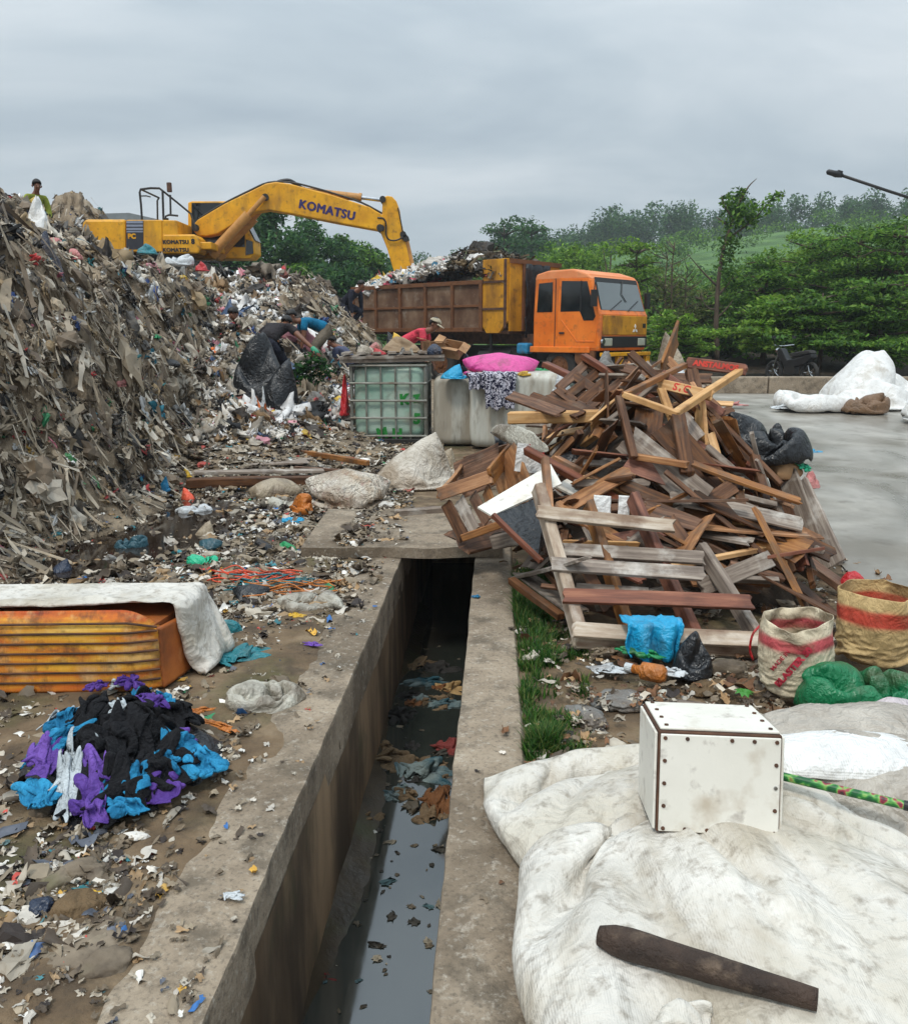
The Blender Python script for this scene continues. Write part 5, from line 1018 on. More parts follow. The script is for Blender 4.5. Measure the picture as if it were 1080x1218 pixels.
# open box frame on top of the pile
fm_ = thing('wooden_crate', 'open box frame of pale battens standing on the pile, red writing on two boards', 'frame', tuple(dp(800, 560, 6.1)))
def FP(a, b, W, T, mat, name='batten', roll=0.): return plank(dp(*a), dp(*b), W, T, M[mat], None, roll, fm_, name)
bpy.context.view_layer.update()
FP((741, 469, 5.8), (806, 493, 5.6), .06, .04, 'wood_pale')
FP((800, 494, 5.6), (882, 440, 6.6), .06, .045, 'wood_pale')
w1 = FP((777, 455, 6.35), (848, 471, 6.05), .075, .03, 'wood_pale', 'marked_board', 1.2)
w2 = FP((816, 431, 6.75), (888, 440, 6.55), .085, .035, 'wood_red', 'marked_board', 1.3)
FP((743, 470, 5.8), (815, 434, 6.7), .05, .04, 'wood_mid')
FP((736, 472, 5.8), (754, 545, 5.45), .05, .05, 'wood_dark', 'leg'); FP((806, 493, 5.6), (818, 565, 5.3), .09, .05, 'wood_dark', 'leg'); FP((774, 490, 6.2), (782, 548, 5.95), .08, .05, 'wood_dark', 'leg')
FP((786, 462, 6.2), (800, 500, 6.0), .06, .03, 'wood_pale', 'leg'); FP((822, 440, 6.7), (828, 468, 6.6), .1, .05, 'wood_dark', 'leg')
FP((756, 543, 5.5), (818, 553, 5.3), .06, .04, 'wood_mid')
RM = flat('red_marker', C(206, 60, 44), .7)
bpy.context.view_layer.update()
for b_, s_, sz, e0 in ((w1, 'STC', .075, .036), (w2, 'ANSTALMOS', .06, .042)):
    t = text_mesh('red_lettering', s_, sz, RM, b_, .003, .002)
    # lie the text on the board's camera-side broad face
    zl = (b_.matrix_basis.to_3x3() @ Vector((0, 0, 1))); sgn = 1 if zl.y < 0 else -1; T_ = .03 if b_ is w1 else .035
    xl = b_.matrix_basis.to_3x3() @ Vector((1, 0, 0)); t.location = (0, 0, sgn * (T_ / 2 + .003)); t.rotation_euler = (0, 0 if sgn > 0 else math.pi, 0) if xl.x * sgn > 0 or True else (0, 0, 0)
    yl = (t.rotation_euler.to_matrix() @ Vector((0, 1, 0))); yw = b_.matrix_basis.to_3x3() @ yl
    if yw.z < 0: t.rotation_euler.rotate_axis('Z', math.pi)
# slatted panel and small frames at the top of the pile
fp_ = thing('slatted_crate', 'dark slatted crate tipped on edge at the top of the pile', 'frame', tuple(dp(700, 460, 7.2)))
for a, b in (((664, 462, 7.3), (700, 430, 7.6)), ((674, 472, 7.2), (714, 440, 7.5)), ((688, 480, 7.1), (728, 446, 7.4)), ((662, 462, 7.3), (696, 488, 7.05)), ((696, 430, 7.6), (738, 452, 7.35)), ((682, 446, 7.45), (718, 470, 7.2)), ((700, 484, 7.0), (742, 452, 7.3))):
    plank(dp(*a), dp(*b), .08, .03, M['wood_dark'], None, .8, fp_, 'slat')
fq_ = thing('batten_crate', 'small square frame of tan battens propped near the truck bumper', 'frame', tuple(dp(750, 465, 7.3)))
for a, b in (((730, 450, 7.4), (746, 432, 7.5)), ((746, 432, 7.5), (770, 462, 7.2)), ((730, 450, 7.4), (752, 480, 7.1)), ((752, 480, 7.1), (770, 462, 7.2))): plank(dp(*a), dp(*b), .05, .03, M['wood_mid'], None, .9, fq_, 'batten')
# big broken pallet leaning on the front of the pile
pl = thing('pallet', 'large broken white stained pallet leaning against the front of the scrap pile', 'pallet', tuple(gp(800, 770)))
bpy.context.view_layer.update()
def PP(a, b, W, T, mat, name, roll=0.): return plank(dp(*a), dp(*b), W, T, M[mat], None, roll, pl, name)
PP((640, 580, 4.92), (693, 768, 4.1), .065, .10, 'wood_white', 'bearer'); PP((700, 600, 4.9), (748, 752, 4.25), .05, .10, 'wood_mid', 'bearer'); PP((752, 590, 4.95), (826, 756, 4.25), .05, .10, 'wood_red', 'bearer'); PP((832, 650, 4.7), (905, 768, 4.2), .05, .09, 'wood_grey', 'bearer')
for a, b, m in (((638, 609, 4.68), (803, 626, 4.62), 'wood_white'), ((656, 671, 4.42), (838, 683, 4.36), 'wood_grey'), ((670, 709, 4.26), (896, 717, 4.22), 'wood_red'), ((682, 749, 4.06), (918, 762, 4.02), 'wood_white'), ((668, 654, 4.62), (838, 664, 4.56), 'wood_grey'), ((682, 702, 4.42), (770, 708, 4.38), 'wood_grey')):
    PP(a, b, .085, .024, m, 'slat', R(42))
PP((684, 762, 4.1), (918, 775, 4.06), .06, .07, 'wood_white', 'front_bearer')
# open crate, white board, red/white card behind
cr = thing('wooden_crate', 'muddy brown wooden crate tipped open beside the drain slab', 'crate', tuple(gp(575, 640)))
bpy.context.view_layer.update()
def KP(a, b, W, T, mat, name='board', roll=0.): return plank(dp(*a), dp(*b), W, T, M[mat], None, roll, cr, name)
c0, c1, c2, c3 = (522, 588, 5.7), (583, 567, 5.6), (612, 532, 6.5), (552, 550, 6.6)
KP(c0, c1, .09, .025, 'wood_mid', 'rim_board', 1.35); KP(c1, c2, .12, .025, 'wood_mid', 'rim_board', 1.35); KP(c2, c3, .09, .025, 'wood_dark', 'rim_board', 1.35); KP(c3, c0, .06, .025, 'wood_mid', 'rim_board', 1.35)
KP((530, 598, 5.72), (552, 640, 5.5), .09, .022, 'wood_dark', 'side_board', 1.2); KP((546, 594, 5.7), (566, 634, 5.45), .09, .022, 'wood_grey', 'side_board', 1.2); KP((562, 588, 5.68), (580, 622, 5.42), .08, .022, 'wood_dark', 'side_board', 1.2); KP((578, 582, 5.66), (590, 614, 5.42), .08, .022, 'wood_mid', 'side_board', 1.2)
KP((600, 548, 6.05), (620, 600, 5.75), .34, .022, 'wood_mid', 'end_panel', 1.3)
KP((550, 640, 5.5), (606, 620, 5.35), .08, .05, 'wood_mid', 'bottom_rail'); KP((544, 646, 5.55), (600, 632, 5.9), .3, .02, 'wood_dark', 'bottom_board', .3); KP((545, 572, 6.4), (600, 548, 6.3), .3, .02, 'wood_dark', 'back_panel', 1.2)
wb = thing('white_board', 'white panel with black backing propped between the crate and the pallet', 'board', tuple(dp(630, 610, 5.1)))
bpy.context.view_layer.update()
V = [Vector(dp(*p)) for p in ((569, 604, 5.15), (586, 612, 4.95), (652, 566, 5.3), (760, 610, 5.35), (690, 560, 5.75), (640, 556, 5.75))]
qa = [dp(568, 603, 5.1), dp(585, 613, 4.95), dp(668, 575, 5.3), dp(655, 552, 5.55)]
v_, f_ = quad_slab(qa, (0, -.3, 1), -.012); o = MB().add(v_, f_).build('white_face', M['white_paint']); o.parent = wb; o.matrix_parent_inverse = wb.matrix_basis.inverted()
qb = [dp(586, 613, 4.96), dp(640, 660, 4.7), dp(652, 640, 4.95), dp(650, 588, 5.2)]
v_, f_ = quad_slab(qb, (-.2, -.8, .5), -.012); o = MB().add(v_, f_).build('black_backing', M['black_plastic']); o.parent = wb; o.matrix_parent_inverse = wb.matrix_basis.inverted()
o = plank(dp(586, 612, 4.93), dp(644, 668, 4.62), .03, .03, M['wood_red'], None, 0, wb, 'edge_strip')
qa = [dp(660, 578, 5.6), dp(705, 600, 5.45), dp(735, 585, 5.7), dp(690, 560, 5.85)]
v_, f_ = quad_slab(qa, (0, -.3, 1), -.015); tag(MB().add(v_, f_).build('painted_board', M['white_paint']), 'white painted board lying beneath the long tan batten', 'board')
# bolster, black sheet, papers, cards
pillow('long pale bolster shaped bag sticking out of the pile above the crate', M['clear'], [dp(586, 500, 6.35), dp(650, 528, 5.75), dp(648, 538, 5.75), dp(588, 525, 6.2)], .09, [dp(586, 512, 6.35).z, dp(650, 533, 5.75).z, dp(648, 536, 5.75).z, dp(588, 514, 6.2).z], 51, 'bolster', 'bag', bulge=.1, flatbot=False, p=.6)
bag('black plastic sheet bunched under the squared timber', M['black_plastic'], (.87, 6.85, .18), (.9, .5, .56), .2, 52, 'plastic_sheet', 'sheet', fold=.16)
drape('black plastic sheet hanging against the wide white tank', M['black_plastic'], .34, .62, 7.4, .70, .34, .5, 5, 'plastic_sheet', 'sheet')
for k, (px, py, Y, w_, h_, mt, lb) in enumerate(((716, 606, 4.98, .11, .17, 'white_sack', 'white mesh plastic sheet standing behind the pallet'), (742, 606, 4.98, .07, .17, 'white_sack', 'narrow white plastic strip beside the white mesh sheet'))):
    g_ = _sim_grid(16, w_, h_); g_[:, 2] = .012 * fbm(g_ * 20 + k, 2); o = raw('plastic_sheet', g_, grid_faces(16, 16), M[mt], center=False, loc=dp(px, py, Y), rot=(R(74), R(6), .15)); o.modifiers.new('Solid', 'SOLIDIFY').thickness = .003; tag(o, lb, 'sheet')
bag('crumpled grey plastic sheet lying on the upper planks', M['grey'], dp(812, 588, 5.55), (.2, .18, .08), 0, 63, 'plastic_sheet', 'sheet', sub=3)
MB_ = MB().box((0, 0, .1), (.2, .012, .2)); o = MB_.build('red_white_card', M['white_sack']); o.location = dp(628, 562, 5.85); o.rotation_euler = (R(-8), R(8), R(10)); tag(o, 'white packaging card with red corner behind the crate', 'card'); r_ = MB().prism([(-.02, .2), (.1, .2), (.1, .1), (.03, .16)], -.0085, -.0065).build('red_print', M['red'], o)
bag('large shiny black refuse bag on the right shoulder of the pile', M['black_plastic'], dp(905, 548, 6.3), (.74, .55, .40), -.15, 64, 'refuse_bag', 'bag', shape=6)
bag('brown crumpled cardboard at the right top of the pile', M['card'], dp(930, 568, 6.2), (.24, .2, .16), .3, 65, 'cardboard', 'cardboard', sub=3, fold=.2)
rag('green cloth band wrapped round the plank ends', M['mint'], dp(955, 556, 6.15), (.16, .1), .3, 66, 'cloth', 'cloth', tilt=(40, 20))
bag('rust coloured corrugated card flap behind the tall grey boards', M['rose'], dp(966, 580, 6.15), (.2, .1, .14), .5, 67, 'cardboard', 'cardboard', sub=3)
bag('mint green scrap of plastic tucked under the black refuse bag', M['mint'], dp(908, 552, 6.2), (.1, .08, .06), 0, 68, sub=3)
bag('red plastic bag at the end of the dark heavy plank', M['red'], dp(1012, 700, 5.15), (.16, .16, .12), .3, 69)
MB().box((0, 0, 0), (.1, .02, .05)).build; bag('pale crumpled sack standing behind the board at the truck bumper', M['beige'], dp(796, 448, 9.4), (.42, .4, .52), .2, 70, 'sack', 'sack', knot=(.2, 0, 1)); bag('grey lumpy bag in front of the truck wheel', M['grey'], dp(722, 442, 9.2), (.26, .25, .24), 0, 71)
bag('white plastic bag between the wide tank and the pile', M['rwhite'], dp(668, 468, 9.0), (.24, .24, .24), 0, 72)
bag('white bag lying by the far kerb wall behind the frame', M['rwhite'], (4.6, 16.8, .2), (.8, .6, .4), 0, 73); bag('white torn packing beside the open frame boards', M['rwhite'], dp(806, 452, 7.6), (.22, .2, .12), 0, 74, sub=3)
# ------------------------------------------------------------------ standing printed sacks
M['sack_print'] = mk('sack_print', None, 4, rough=.7, crease=.3, cscale=6, bump=.35, bscale=14, bdist=.02, attr=True, weave=60, dirt=[(C(128, 104, 74), .4, 3), (C(90, 70, 50), .2, 9)], spec=.25)
def stand_sack(label, c, k, rz, bands, base_c, tilt=(0, 0), scale=1.):
    V, Fc, tt = OPEN[k]; V = V.copy() * scale; m = np.array(Euler((R(tilt[0]), R(tilt[1]), rz)).to_matrix()); V = V @ m.T; V[:, 2] -= V[:, 2].min(); P = V * 9
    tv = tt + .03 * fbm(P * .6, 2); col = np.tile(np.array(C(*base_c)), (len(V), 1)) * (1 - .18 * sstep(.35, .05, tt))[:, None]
    for z0, z1, bc in bands: w_ = (sstep(z0 - .02, z0 + .02, tv) * sstep(z1 + .02, z1 - .02, tv) * .9)[:, None]; col = col * (1 - w_) + np.array(C(*bc)) * w_
    o = raw('sack', V + np.array(c), Fc, M['sack_print'], col=col); s_ = o.modifiers.new('Solid', 'SOLIDIFY'); s_.thickness = .003; s_ = o.modifiers.new('Sub', 'SUBSURF'); s_.levels = s_.render_levels = 1; return tag(o, label, 'sack')
def stick_text(o, s, size, p, up_ang, mat, name='red_lettering', bold=.003):
    """print wrapped onto a sack: flat letters pushed back onto its surface along the sight of its front"""
    t = text_mesh(name, s, size, mat, None, bold, .0); bm = bmesh.new(); bm.from_mesh(t.data); bmesh.ops.subdivide_edges(bm, edges=[e for e in bm.edges if e.calc_length() > size * .3], cuts=1); bmesh.ops.triangulate(bm, faces=bm.faces); bm.to_mesh(t.data); bm.free()
    M4 = Matrix.Translation(Vector(p)) @ Matrix.Rotation(0, 4, 'Z') @ Matrix.Rotation(R(90), 4, 'X') @ Matrix.Rotation(up_ang, 4, 'Z')
    bv = BVHTree.FromPolygons([o.matrix_basis @ v.co for v in o.data.vertices], [tuple(f.vertices) for f in o.data.polygons])
    d = (Vector(p) - Vector((0, 0, CH))).normalized()
    for v in t.data.vertices:
        w_ = M4 @ v.co; hit, nn, _, _ = bv.ray_cast(w_ - d * .5, d)
        v.co = (hit - d * .011 if hit is not None else w_) - Vector(o.location)
    t.parent = o; return t
RP = flat('red_print_ink', C(178, 44, 62), .75)
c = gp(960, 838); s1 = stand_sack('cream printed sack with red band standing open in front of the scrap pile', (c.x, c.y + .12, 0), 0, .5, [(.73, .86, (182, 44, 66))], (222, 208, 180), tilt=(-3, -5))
bpy.context.view_layer.update()
stick_text(s1, 'BLASTER 50', .042, dp(944, 794, c.y - .05), R(52), RP); stick_text(s1, 'MADE IN', .028, dp(928, 786, c.y - .05), R(52), RP, bold=.001)
t = stick_text(s1, 'O', .12, dp(975, 804, c.y - .05), R(50), RP, 'red_ring', .006)
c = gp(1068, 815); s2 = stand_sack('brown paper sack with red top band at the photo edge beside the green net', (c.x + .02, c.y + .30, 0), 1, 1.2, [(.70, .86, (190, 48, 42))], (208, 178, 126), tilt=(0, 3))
gb = bag('dark green woven net bag slumped behind the printed sack', M['darkgreen'], gp(1022, 842), (.60, .34, .24), .2, 75, 'net_bag', 'bag', shape=6)
bag('pinkish white stuffed sack bottom beneath the green net', M['lilac'], gp(1066, 892) + Vector((0, .06, 0)), (.34, .26, .19), .2, 76, 'sack', 'sack', shape=0)
pillow('long grey cloth sack lying behind the riveted box', M['grey_sack'], [(.92, 2.72), (1.9, 2.6), (1.9, 3.2), (1.05, 3.05)], .22, .02, 77, bulge=.08)
pillow('grey sack with white lining folded beside the riveted box', M['grey_sack'], [(.95, 2.2), (1.7, 2.1), (1.75, 2.72), (.98, 2.66)], .33, .02, 78, bulge=.1)
pillow('white plastic lining spilling from the grey sack', M['white_sack'], [(1.0, 2.32), (1.5, 2.28), (1.46, 2.56), (1.02, 2.54)], .06, .30, 79, 'plastic_sheet', 'sheet', bulge=.1, fold=.03)
pillow('grey sack squeezed underneath at the right of the woven bag', M['grey_sack'], [(1.0, 1.55), (1.7, 1.5), (1.7, 2.2), (1.05, 2.25)], .2, .0, 80, bulge=.1)
# ------------------------------------------------------------------ foreground woven bag, riveted box, pipe
g3 = lambda px, py, z=.02: tuple(gp(px, py, z)[:2])
def simmed(V, Fc, name, mat, label, cat):
    o = raw(name, V, Fc, mat); q = o.modifiers.new('Sub', 'SUBSURF'); q.levels = q.render_levels = 1; return tag(o, label, cat)
simmed(*FG[0], 'bulk_bag', M['fibc'], 'dirty white woven bag with a pointed corner, lying behind the largest one', 'bag'); simmed(*FG[1], 'bulk_bag', M['fibc'], 'huge dirty white woven bulk bag lying slack in the foreground under the riveted box', 'bag'); simmed(*FG[2], 'woven_sheet', M['fibc'], 'small white woven sheet folded over the front corner of the huge bulk bag', 'sheet')
bv_bag = BVHTree.FromPolygons([Vector(v) for q in FG for v in q[0]], [tuple(int(i) + o_ for i in f) for q, o_ in zip(FG, (0, len(FG[0][0]), len(FG[0][0]) + len(FG[1][0]))) for f in q[1]])
def bag_z(x, y):
    h, _, _, _ = bv_bag.ray_cast(Vector((x, y, 2)), Vector((0, 0, -1))); return h.z if h is not None else 0.
# riveted white box
bc = dp(780, 975, 2.08); bw, bd, bh = .355, .30, .295
bx = thing('metal_box', 'white painted box with rusty edges and rivets sitting on the bulk bag', 'box', (0, 0, 0))
def bag_hit(px, py):
    h, _, _, _ = bv_bag.ray_cast(Vector((0, 0, CH)), ray(px, py)); return h if h is not None else dp(px, py, 2.1)
px0 = bag_hit(778, 996); px1 = bag_hit(921, 1018); vx = Vector((1, -.075, -.008)).normalized(); wz_ = (px0.z + px1.z) / 2
up = Vector((.05, .17, 1.0)); up = (up - vx * up.dot(vx)).normalized(); vy = up.cross(vx).normalized(); wbx = .345
MX = Matrix((vx, vy, up)).transposed().to_4x4(); MX.translation = px0 + vx * wbx / 2 + up * .008; bx.matrix_basis = MX
bw = wbx; MB().box((0, bd / 2, bh / 2), (bw - .01, bd - .01, bh - .01)).build('box_body', M['rust'], bx, bv=.004)
MB().box((0, -.001, bh / 2), (bw - .020, .008, bh - .022)).build('front_panel', M['white_paint'], bx, bv=.003)
MB().box((0, bd / 2, bh), (bw - .02, bd - .024, .008)).build('top_panel', M['white_paint'], bx, bv=.003); MB().box((-bw / 2, bd / 2, bh / 2), (.008, bd - .022, bh - .022)).build('side_panel', M['white_paint'], bx, bv=.003); MB().box((bw / 2, bd / 2, bh / 2), (.008, bd - .022, bh - .022)).build('side_panel', M['white_paint'], bx, bv=.003)
rv = []
for k in range(6): rv += [(-bw / 2 + .022 + (bw - .044) * k / 5, .02), (-bw / 2 + .022 + (bw - .044) * k / 5, bh - .022)] if k != 2 else [(-bw / 2 + .022 + (bw - .044) * k / 5, .02)]
for k in range(1, 4): rv += [(-bw / 2 + .022, .02 + (bh - .042) * k / 4), (bw / 2 - .022, .02 + (bh - .042) * k / 4)]
for x, z in rv: MB().cyl((x, -.002, z), (x, -.0085, z), .0065, .005, n=12).build('rivet', M['rust'] if not (x > 0 and .1 < z < .2) else M['chrome'], bx)
for k in range(4): MB().cyl((-bw / 2 + .03, .03 + k * .08, bh), (-bw / 2 + .03, .03 + k * .08, bh + .008), .006, n=10).build('rivet', M['rust'], bx); MB().cyl((bw / 2 - .03, .03 + k * .08, bh), (bw / 2 - .03, .03 + k * .08, bh + .008), .006, n=10).build('rivet', M['rust'], bx)
# blackened pipe
pa, pb = bag_hit(712, 1124), bag_hit(945, 1194);  za = bag_z(pa.x, pa.y) + .03
M['burnt'] = mk('burnt', [(.3, C(34, 26, 22)), (.6, C(74, 58, 48)), (.8, C(110, 90, 74))], 5, rough=.75, bump=1., bscale=34, bstretch=(1, 1, 1), bdist=.02, dirt=[(C(26, 20, 18), .45, 7), (C(128, 108, 90), .2, 14)])
pts = [pa + (pb - pa) * t for t in np.linspace(0, 1.1, 14)]; za = max(bag_z(p.x, p.y) + .012 - p.z for p in pts[:-3]); pts = [p + Vector((0, 0, za + .012)) for p in pts]
o = MB().tube(pts, [.022, .033, .036, .035, .033, .032, .031, .031, .029, .028, .026, .025, .024, .022], 16).build('wooden_club', M['burnt'], smooth=True); tag(o, 'blackened club shaped stick lying on the front of the bulk bag', 'stick')
# wrapped pole
pw = thing('wrapped_pole', 'green flowered pole lying behind the riveted box', 'pole', tuple(dp(985, 950, 2.2)))
bpy.context.view_layer.update()
a, b = dp(915, 920, 2.3), dp(1075, 958, 2.12); o = MB().cyl(a, b, .0125, n=14).build('pole', mk('pole_wrap', [(.44, C(18, 84, 42)), (.52, C(40, 120, 48)), (.57, C(120, 170, 84)), (.62, C(150, 44, 66)), (.7, C(50, 40, 40))], 30, rough=.4, bump=.05, detail=1)); o.parent = pw; o.matrix_parent_inverse = pw.matrix_basis.inverted()
o = MB().cyl(b, b + (b - a).normalized() * .02, .014, n=14).build('end_cap', M['black']); o.parent = pw; o.matrix_parent_inverse = pw.matrix_basis.inverted()
# ------------------------------------------------------------------ left bank: striped block, rag pile, sacks, rubbish
M['woven_strip'] = mk('woven_strip', [(.3, C(164, 56, 24)), (.45, C(204, 110, 34)), (.58, C(222, 164, 50)), (.72, C(228, 190, 104))], 3.2, (.35, 1, 3.2), rough=.7, bump=.6, bscale=3, bstretch=(34, 1, 1.2), bdist=.012, dirt=[(C(150, 70, 40), .4, 5), (C(214, 176, 120), .34, 9), (C(70, 52, 40), .32, 14)], detail=8)
M['orange_side'] = mk('orange_side', [(.3, C(150, 74, 30)), (.7, C(204, 122, 58))], 4, rough=.6, bump=.3, dirt=[(C(96, 58, 36), .4, 3), (C(226, 170, 120), .15, 5)])
ch_ = thing('woven_couch', 'orange and yellow banded woven couch base with a rounded end', 'couch', (-1.9, 3.86, 0))
O2 = Vector((-1.9, 3.86, 0)); ux = (B_ - A_).normalized(); nf = Vector((ux.y, -ux.x, 0))
V = []; nxx, nzz = 60, 40; Lf = (B_ - A_).length
for j in range(nzz + 1):
    z = .015 + hC * j / nzz
    for i in range(nxx + 1):
        s = Lf * i / nxx; cr_ = max(0, s - (Lf - .16)) / .16; zz = min(z, hC + .015 - .10 * cr_ ** 2); g = (z / hC * 8) % 1
        p = A_ + ux * s + nf * (.007 * math.sin(math.pi * min(1, g * 1.0)) ** .5 - .05 * cr_ ** 2) + nf * (-.03 * (max(0, z - .27) / .085) ** 2); V.append((p.x - O2.x, p.y - O2.y, zz))
o = raw('front_face', V, grid_faces(nxx + 1, nzz + 1), M['woven_strip'], ch_); s = o.modifiers.new('Solid', 'SOLIDIFY'); s.thickness = .03; s.offset = -1
mb = MB(); 
for j in range(1, 8):
    z = .015 + hC * j / 8; mb.tube([tuple(A_ - O2 + nf * .006 + Vector((0, 0, z))), tuple(B_ - O2 - ux * .12 + nf * .004 + Vector((0, 0, z))), tuple(B_ - O2 - nf * .03 + Vector((0, 0, z - .03 * (j > 6))))], .006, 6)
mb.build('seam', M['rust'], ch_)
V = []
for j in range(21):
    for i in range(21):
        p = B_ - nf * .045 + (D_ - B_) * (i / 20); b = .02 * math.sin(math.pi * i / 20); V.append((p.x - O2.x + b, p.y - O2.y, .01 + (hC - .08 - .02 * i / 20) * j / 20))
o = raw('end_face', V, grid_faces(21, 21), M['orange_side'], ch_); s = o.modifiers.new('Solid', 'SOLIDIFY'); s.thickness = .02; s.offset = 0
mb = MB().prism([tuple((q - O2).to_2d()) for q in (A_ - nf * .04, B_ - nf * .05 - ux * .02, D_ - ux * .02, E_)], .02, hC - .06, 'z'); mb.build('core', M['orange_side'], ch_)
simmed(*COUCH_SHEET, 'white_sack', M['fibc'], 'dirty slack white sack draped over the orange woven couch base', 'sack')
# rag pile
rc = gp(135, 925); RH = lambda x, y: np.maximum(0, .13 * (1 - ((x - rc.x) / .40) ** 2 - ((y - rc.y - .1) / .40) ** 2)) * (1 + .9 * pn(np.stack([np.asarray(x) * 6, np.asarray(y) * 6, 0 * np.asarray(x) + 4], -1)))
tag(raw('rag_heap', np.stack([(q := np.meshgrid(np.linspace(rc.x - .42, rc.x + .42, 40), np.linspace(rc.y - .32, rc.y + .52, 40)))[0].ravel(), q[1].ravel(), RH(q[0].ravel(), q[1].ravel()) - .02 - .2 * (RH(q[0].ravel(), q[1].ravel()) < .004) + .02 * fbm(np.stack([q[0].ravel() * 7, q[1].ravel() * 7, 0 * q[0].ravel()], -1), 2)], -1), grid_faces(40, 40), M['rblack'], center=False), 'matted black rags in the middle of the rag pile by the couch base', 'rags', kind='stuff')
M['c_black'] = cloth('c_black', C(28, 28, 31)); M['c_blue'] = cloth('c_blue', C(36, 122, 168), C(52, 146, 190), 5); M['c_purple'] = cloth('c_purple', C(92, 62, 150), C(116, 84, 168), 5); M['c_white'] = cloth('c_white', C(198, 206, 210)); M['c_brown'] = cloth('c_brown', C(112, 92, 68))
surf = lambda x, y: RH(x, y)
RAGS = [(120, 845, 'c_black', .3, .22), (175, 850, 'c_black', .26, .2), (150, 890, 'c_black', .3, .2), (105, 870, 'c_black', .22, .2), (190, 880, 'c_black', .2, .16), (95, 905, 'c_black', .24, .16), (180, 915, 'c_black', .25, .18), (140, 925, 'c_black', .26, .18), (210, 850, 'c_black', .2, .14), (120, 950, 'c_black', .2, .14),
        (75, 862, 'c_blue', .18, .14), (72, 895, 'c_blue', .12, .22), (215, 885, 'c_blue', .2, .14), (240, 897, 'c_blue', .16, .12), (195, 905, 'c_blue', .14, .12), (160, 945, 'c_blue', .17, .11), (50, 925, 'c_blue', .14, .18), (125, 930, 'c_blue', .14, .12), (150, 968, 'c_blue', .12, .1), (200, 845, 'c_blue', .12, .1), (165, 822, 'c_blue', .13, .08), (60, 955, 'c_blue', .14, .1),
        (155, 815, 'c_purple', .14, .1), (185, 855, 'c_purple', .12, .08), (210, 872, 'c_purple', .16, .1), (185, 920, 'c_purple', .2, .1), (110, 958, 'c_purple', .22, .1), (52, 905, 'c_purple', .14, .1), (100, 918, 'c_purple', .14, .08), (135, 945, 'c_purple', .14, .09), (115, 820, 'c_purple', .1, .06),
        (80, 845, 'c_white', .1, .2), (138, 812, 'c_white', .12, .08), (150, 872, 'c_white', .2, .07), (112, 898, 'c_white', .16, .06), (80, 925, 'c_white', .09, .2), (130, 912, 'c_white', .12, .08)]
CN = {'c_black': 'black', 'c_blue': 'bright blue', 'c_purple': 'purple', 'c_white': 'pale grey'}
for k, (px, py, mt, w_, h_) in enumerate(RAGS):
    p = gp(px, py + 6, .10 if 830 < py < 940 else .03)
    big = mt == 'c_black'
    for rep in range(2 if mt == 'c_black' else 1): rag(CN[mt] + ' rag in the tangled rag pile beside the couch base', M[mt], (p.x + random.gauss(0, .035) * rep, p.y + random.gauss(0, .04) * rep, .008 + .028 * (not big) + .012 * (k % 4)), (w_ * random.uniform(.85, 1.25), h_ * random.uniform(1.0, 1.7)), random.uniform(-1.5, 1.5), 100 + k + 50 * rep, group=CN[mt] + ' rags of the rag pile', surf=surf, fold=random.uniform(.3, .5), tilt=(random.uniform(-16, 16), random.uniform(-16, 16)))
def LB(label, mat, px, py, w_, d_, h_, seed, name='plastic_bag', cat='bag', sub=4, z=None, **k):
    """a bag whose foot is seen at px,py on the littered ground"""
    p = gp(px, py, 0); 
    for _ in range(8): p = gp(px, py, gz(p.x, p.y))
    p = Vector((p.x, p.y, gz(p.x, p.y))); return bag(label, M[mat], p + Vector((0, d_ * .35, -.01)), (w_, d_, h_), random.uniform(-.6, .6), seed, name, cat, sub, **k)
def LR(label, mat, px, py, w_, d_, seed, name='plastic_sheet', cat='plastic', fold=.3, warp=.4, **k):
    p = gp(px, py, 0)
    for _ in range(8): p = gp(px, py, gz(p.x, p.y))
    return rag(label, M[mat], (p.x, p.y, .015), (w_, d_), random.uniform(-.8, .8), seed, name, cat, fold=fold, warp=warp, surf=lambda x, y: lit(x, y), **k)
LB('crumpled clear brownish plastic bag on the bank of the drain', 'clear', 310, 846, .36, .28, .12, 201, shape=6)
LB('teal crumpled plastic bag below the corner of the white sheet', 'teal', 271, 755, .15, .12, .09, 202, fold=.2)
LB('pale torn plastic bag lying on the litter by the kerb', 'clear', 365, 728, .4, .32, .09, 203, shape=3)
LR('teal tangled net strips by the clear bag', 'teal', 290, 785, .3, .25, 204, warp=.9, fold=.2); LR('brown curled leaf sheath strip at the rag pile', 'orange_bag', 262, 868, .24, .05, 205, fold=.5); LR('second brown curled strip nearer the rag pile', 'orange_bag', 230, 852, .2, .06, 206, fold=.5)
LR('white torn scrap right of the rag pile', 'rwhite', 245, 912, .09, .05, 207); LR('cream scrap next to the bright blue rag', 'beige', 190, 942, .07, .05, 208); LR('cream scrap above the white torn scrap', 'clear', 252, 893, .09, .05, 209)
LR('yellow square scrap near the kerb', 'yellowbag', 352, 735, .13, .09, 210, fold=.05, warp=.1); LR('purple scrap on the kerb edge', 'purple', 372, 770, .12, .05, 211); LR('small white scrap on the left kerb', 'rwhite', 278, 1072, .07, .05, 212, fold=.1)
LR('yellow strip among the stones at the lower left', 'yellowbag', 108, 1068, .10, .03, 213, fold=.15)
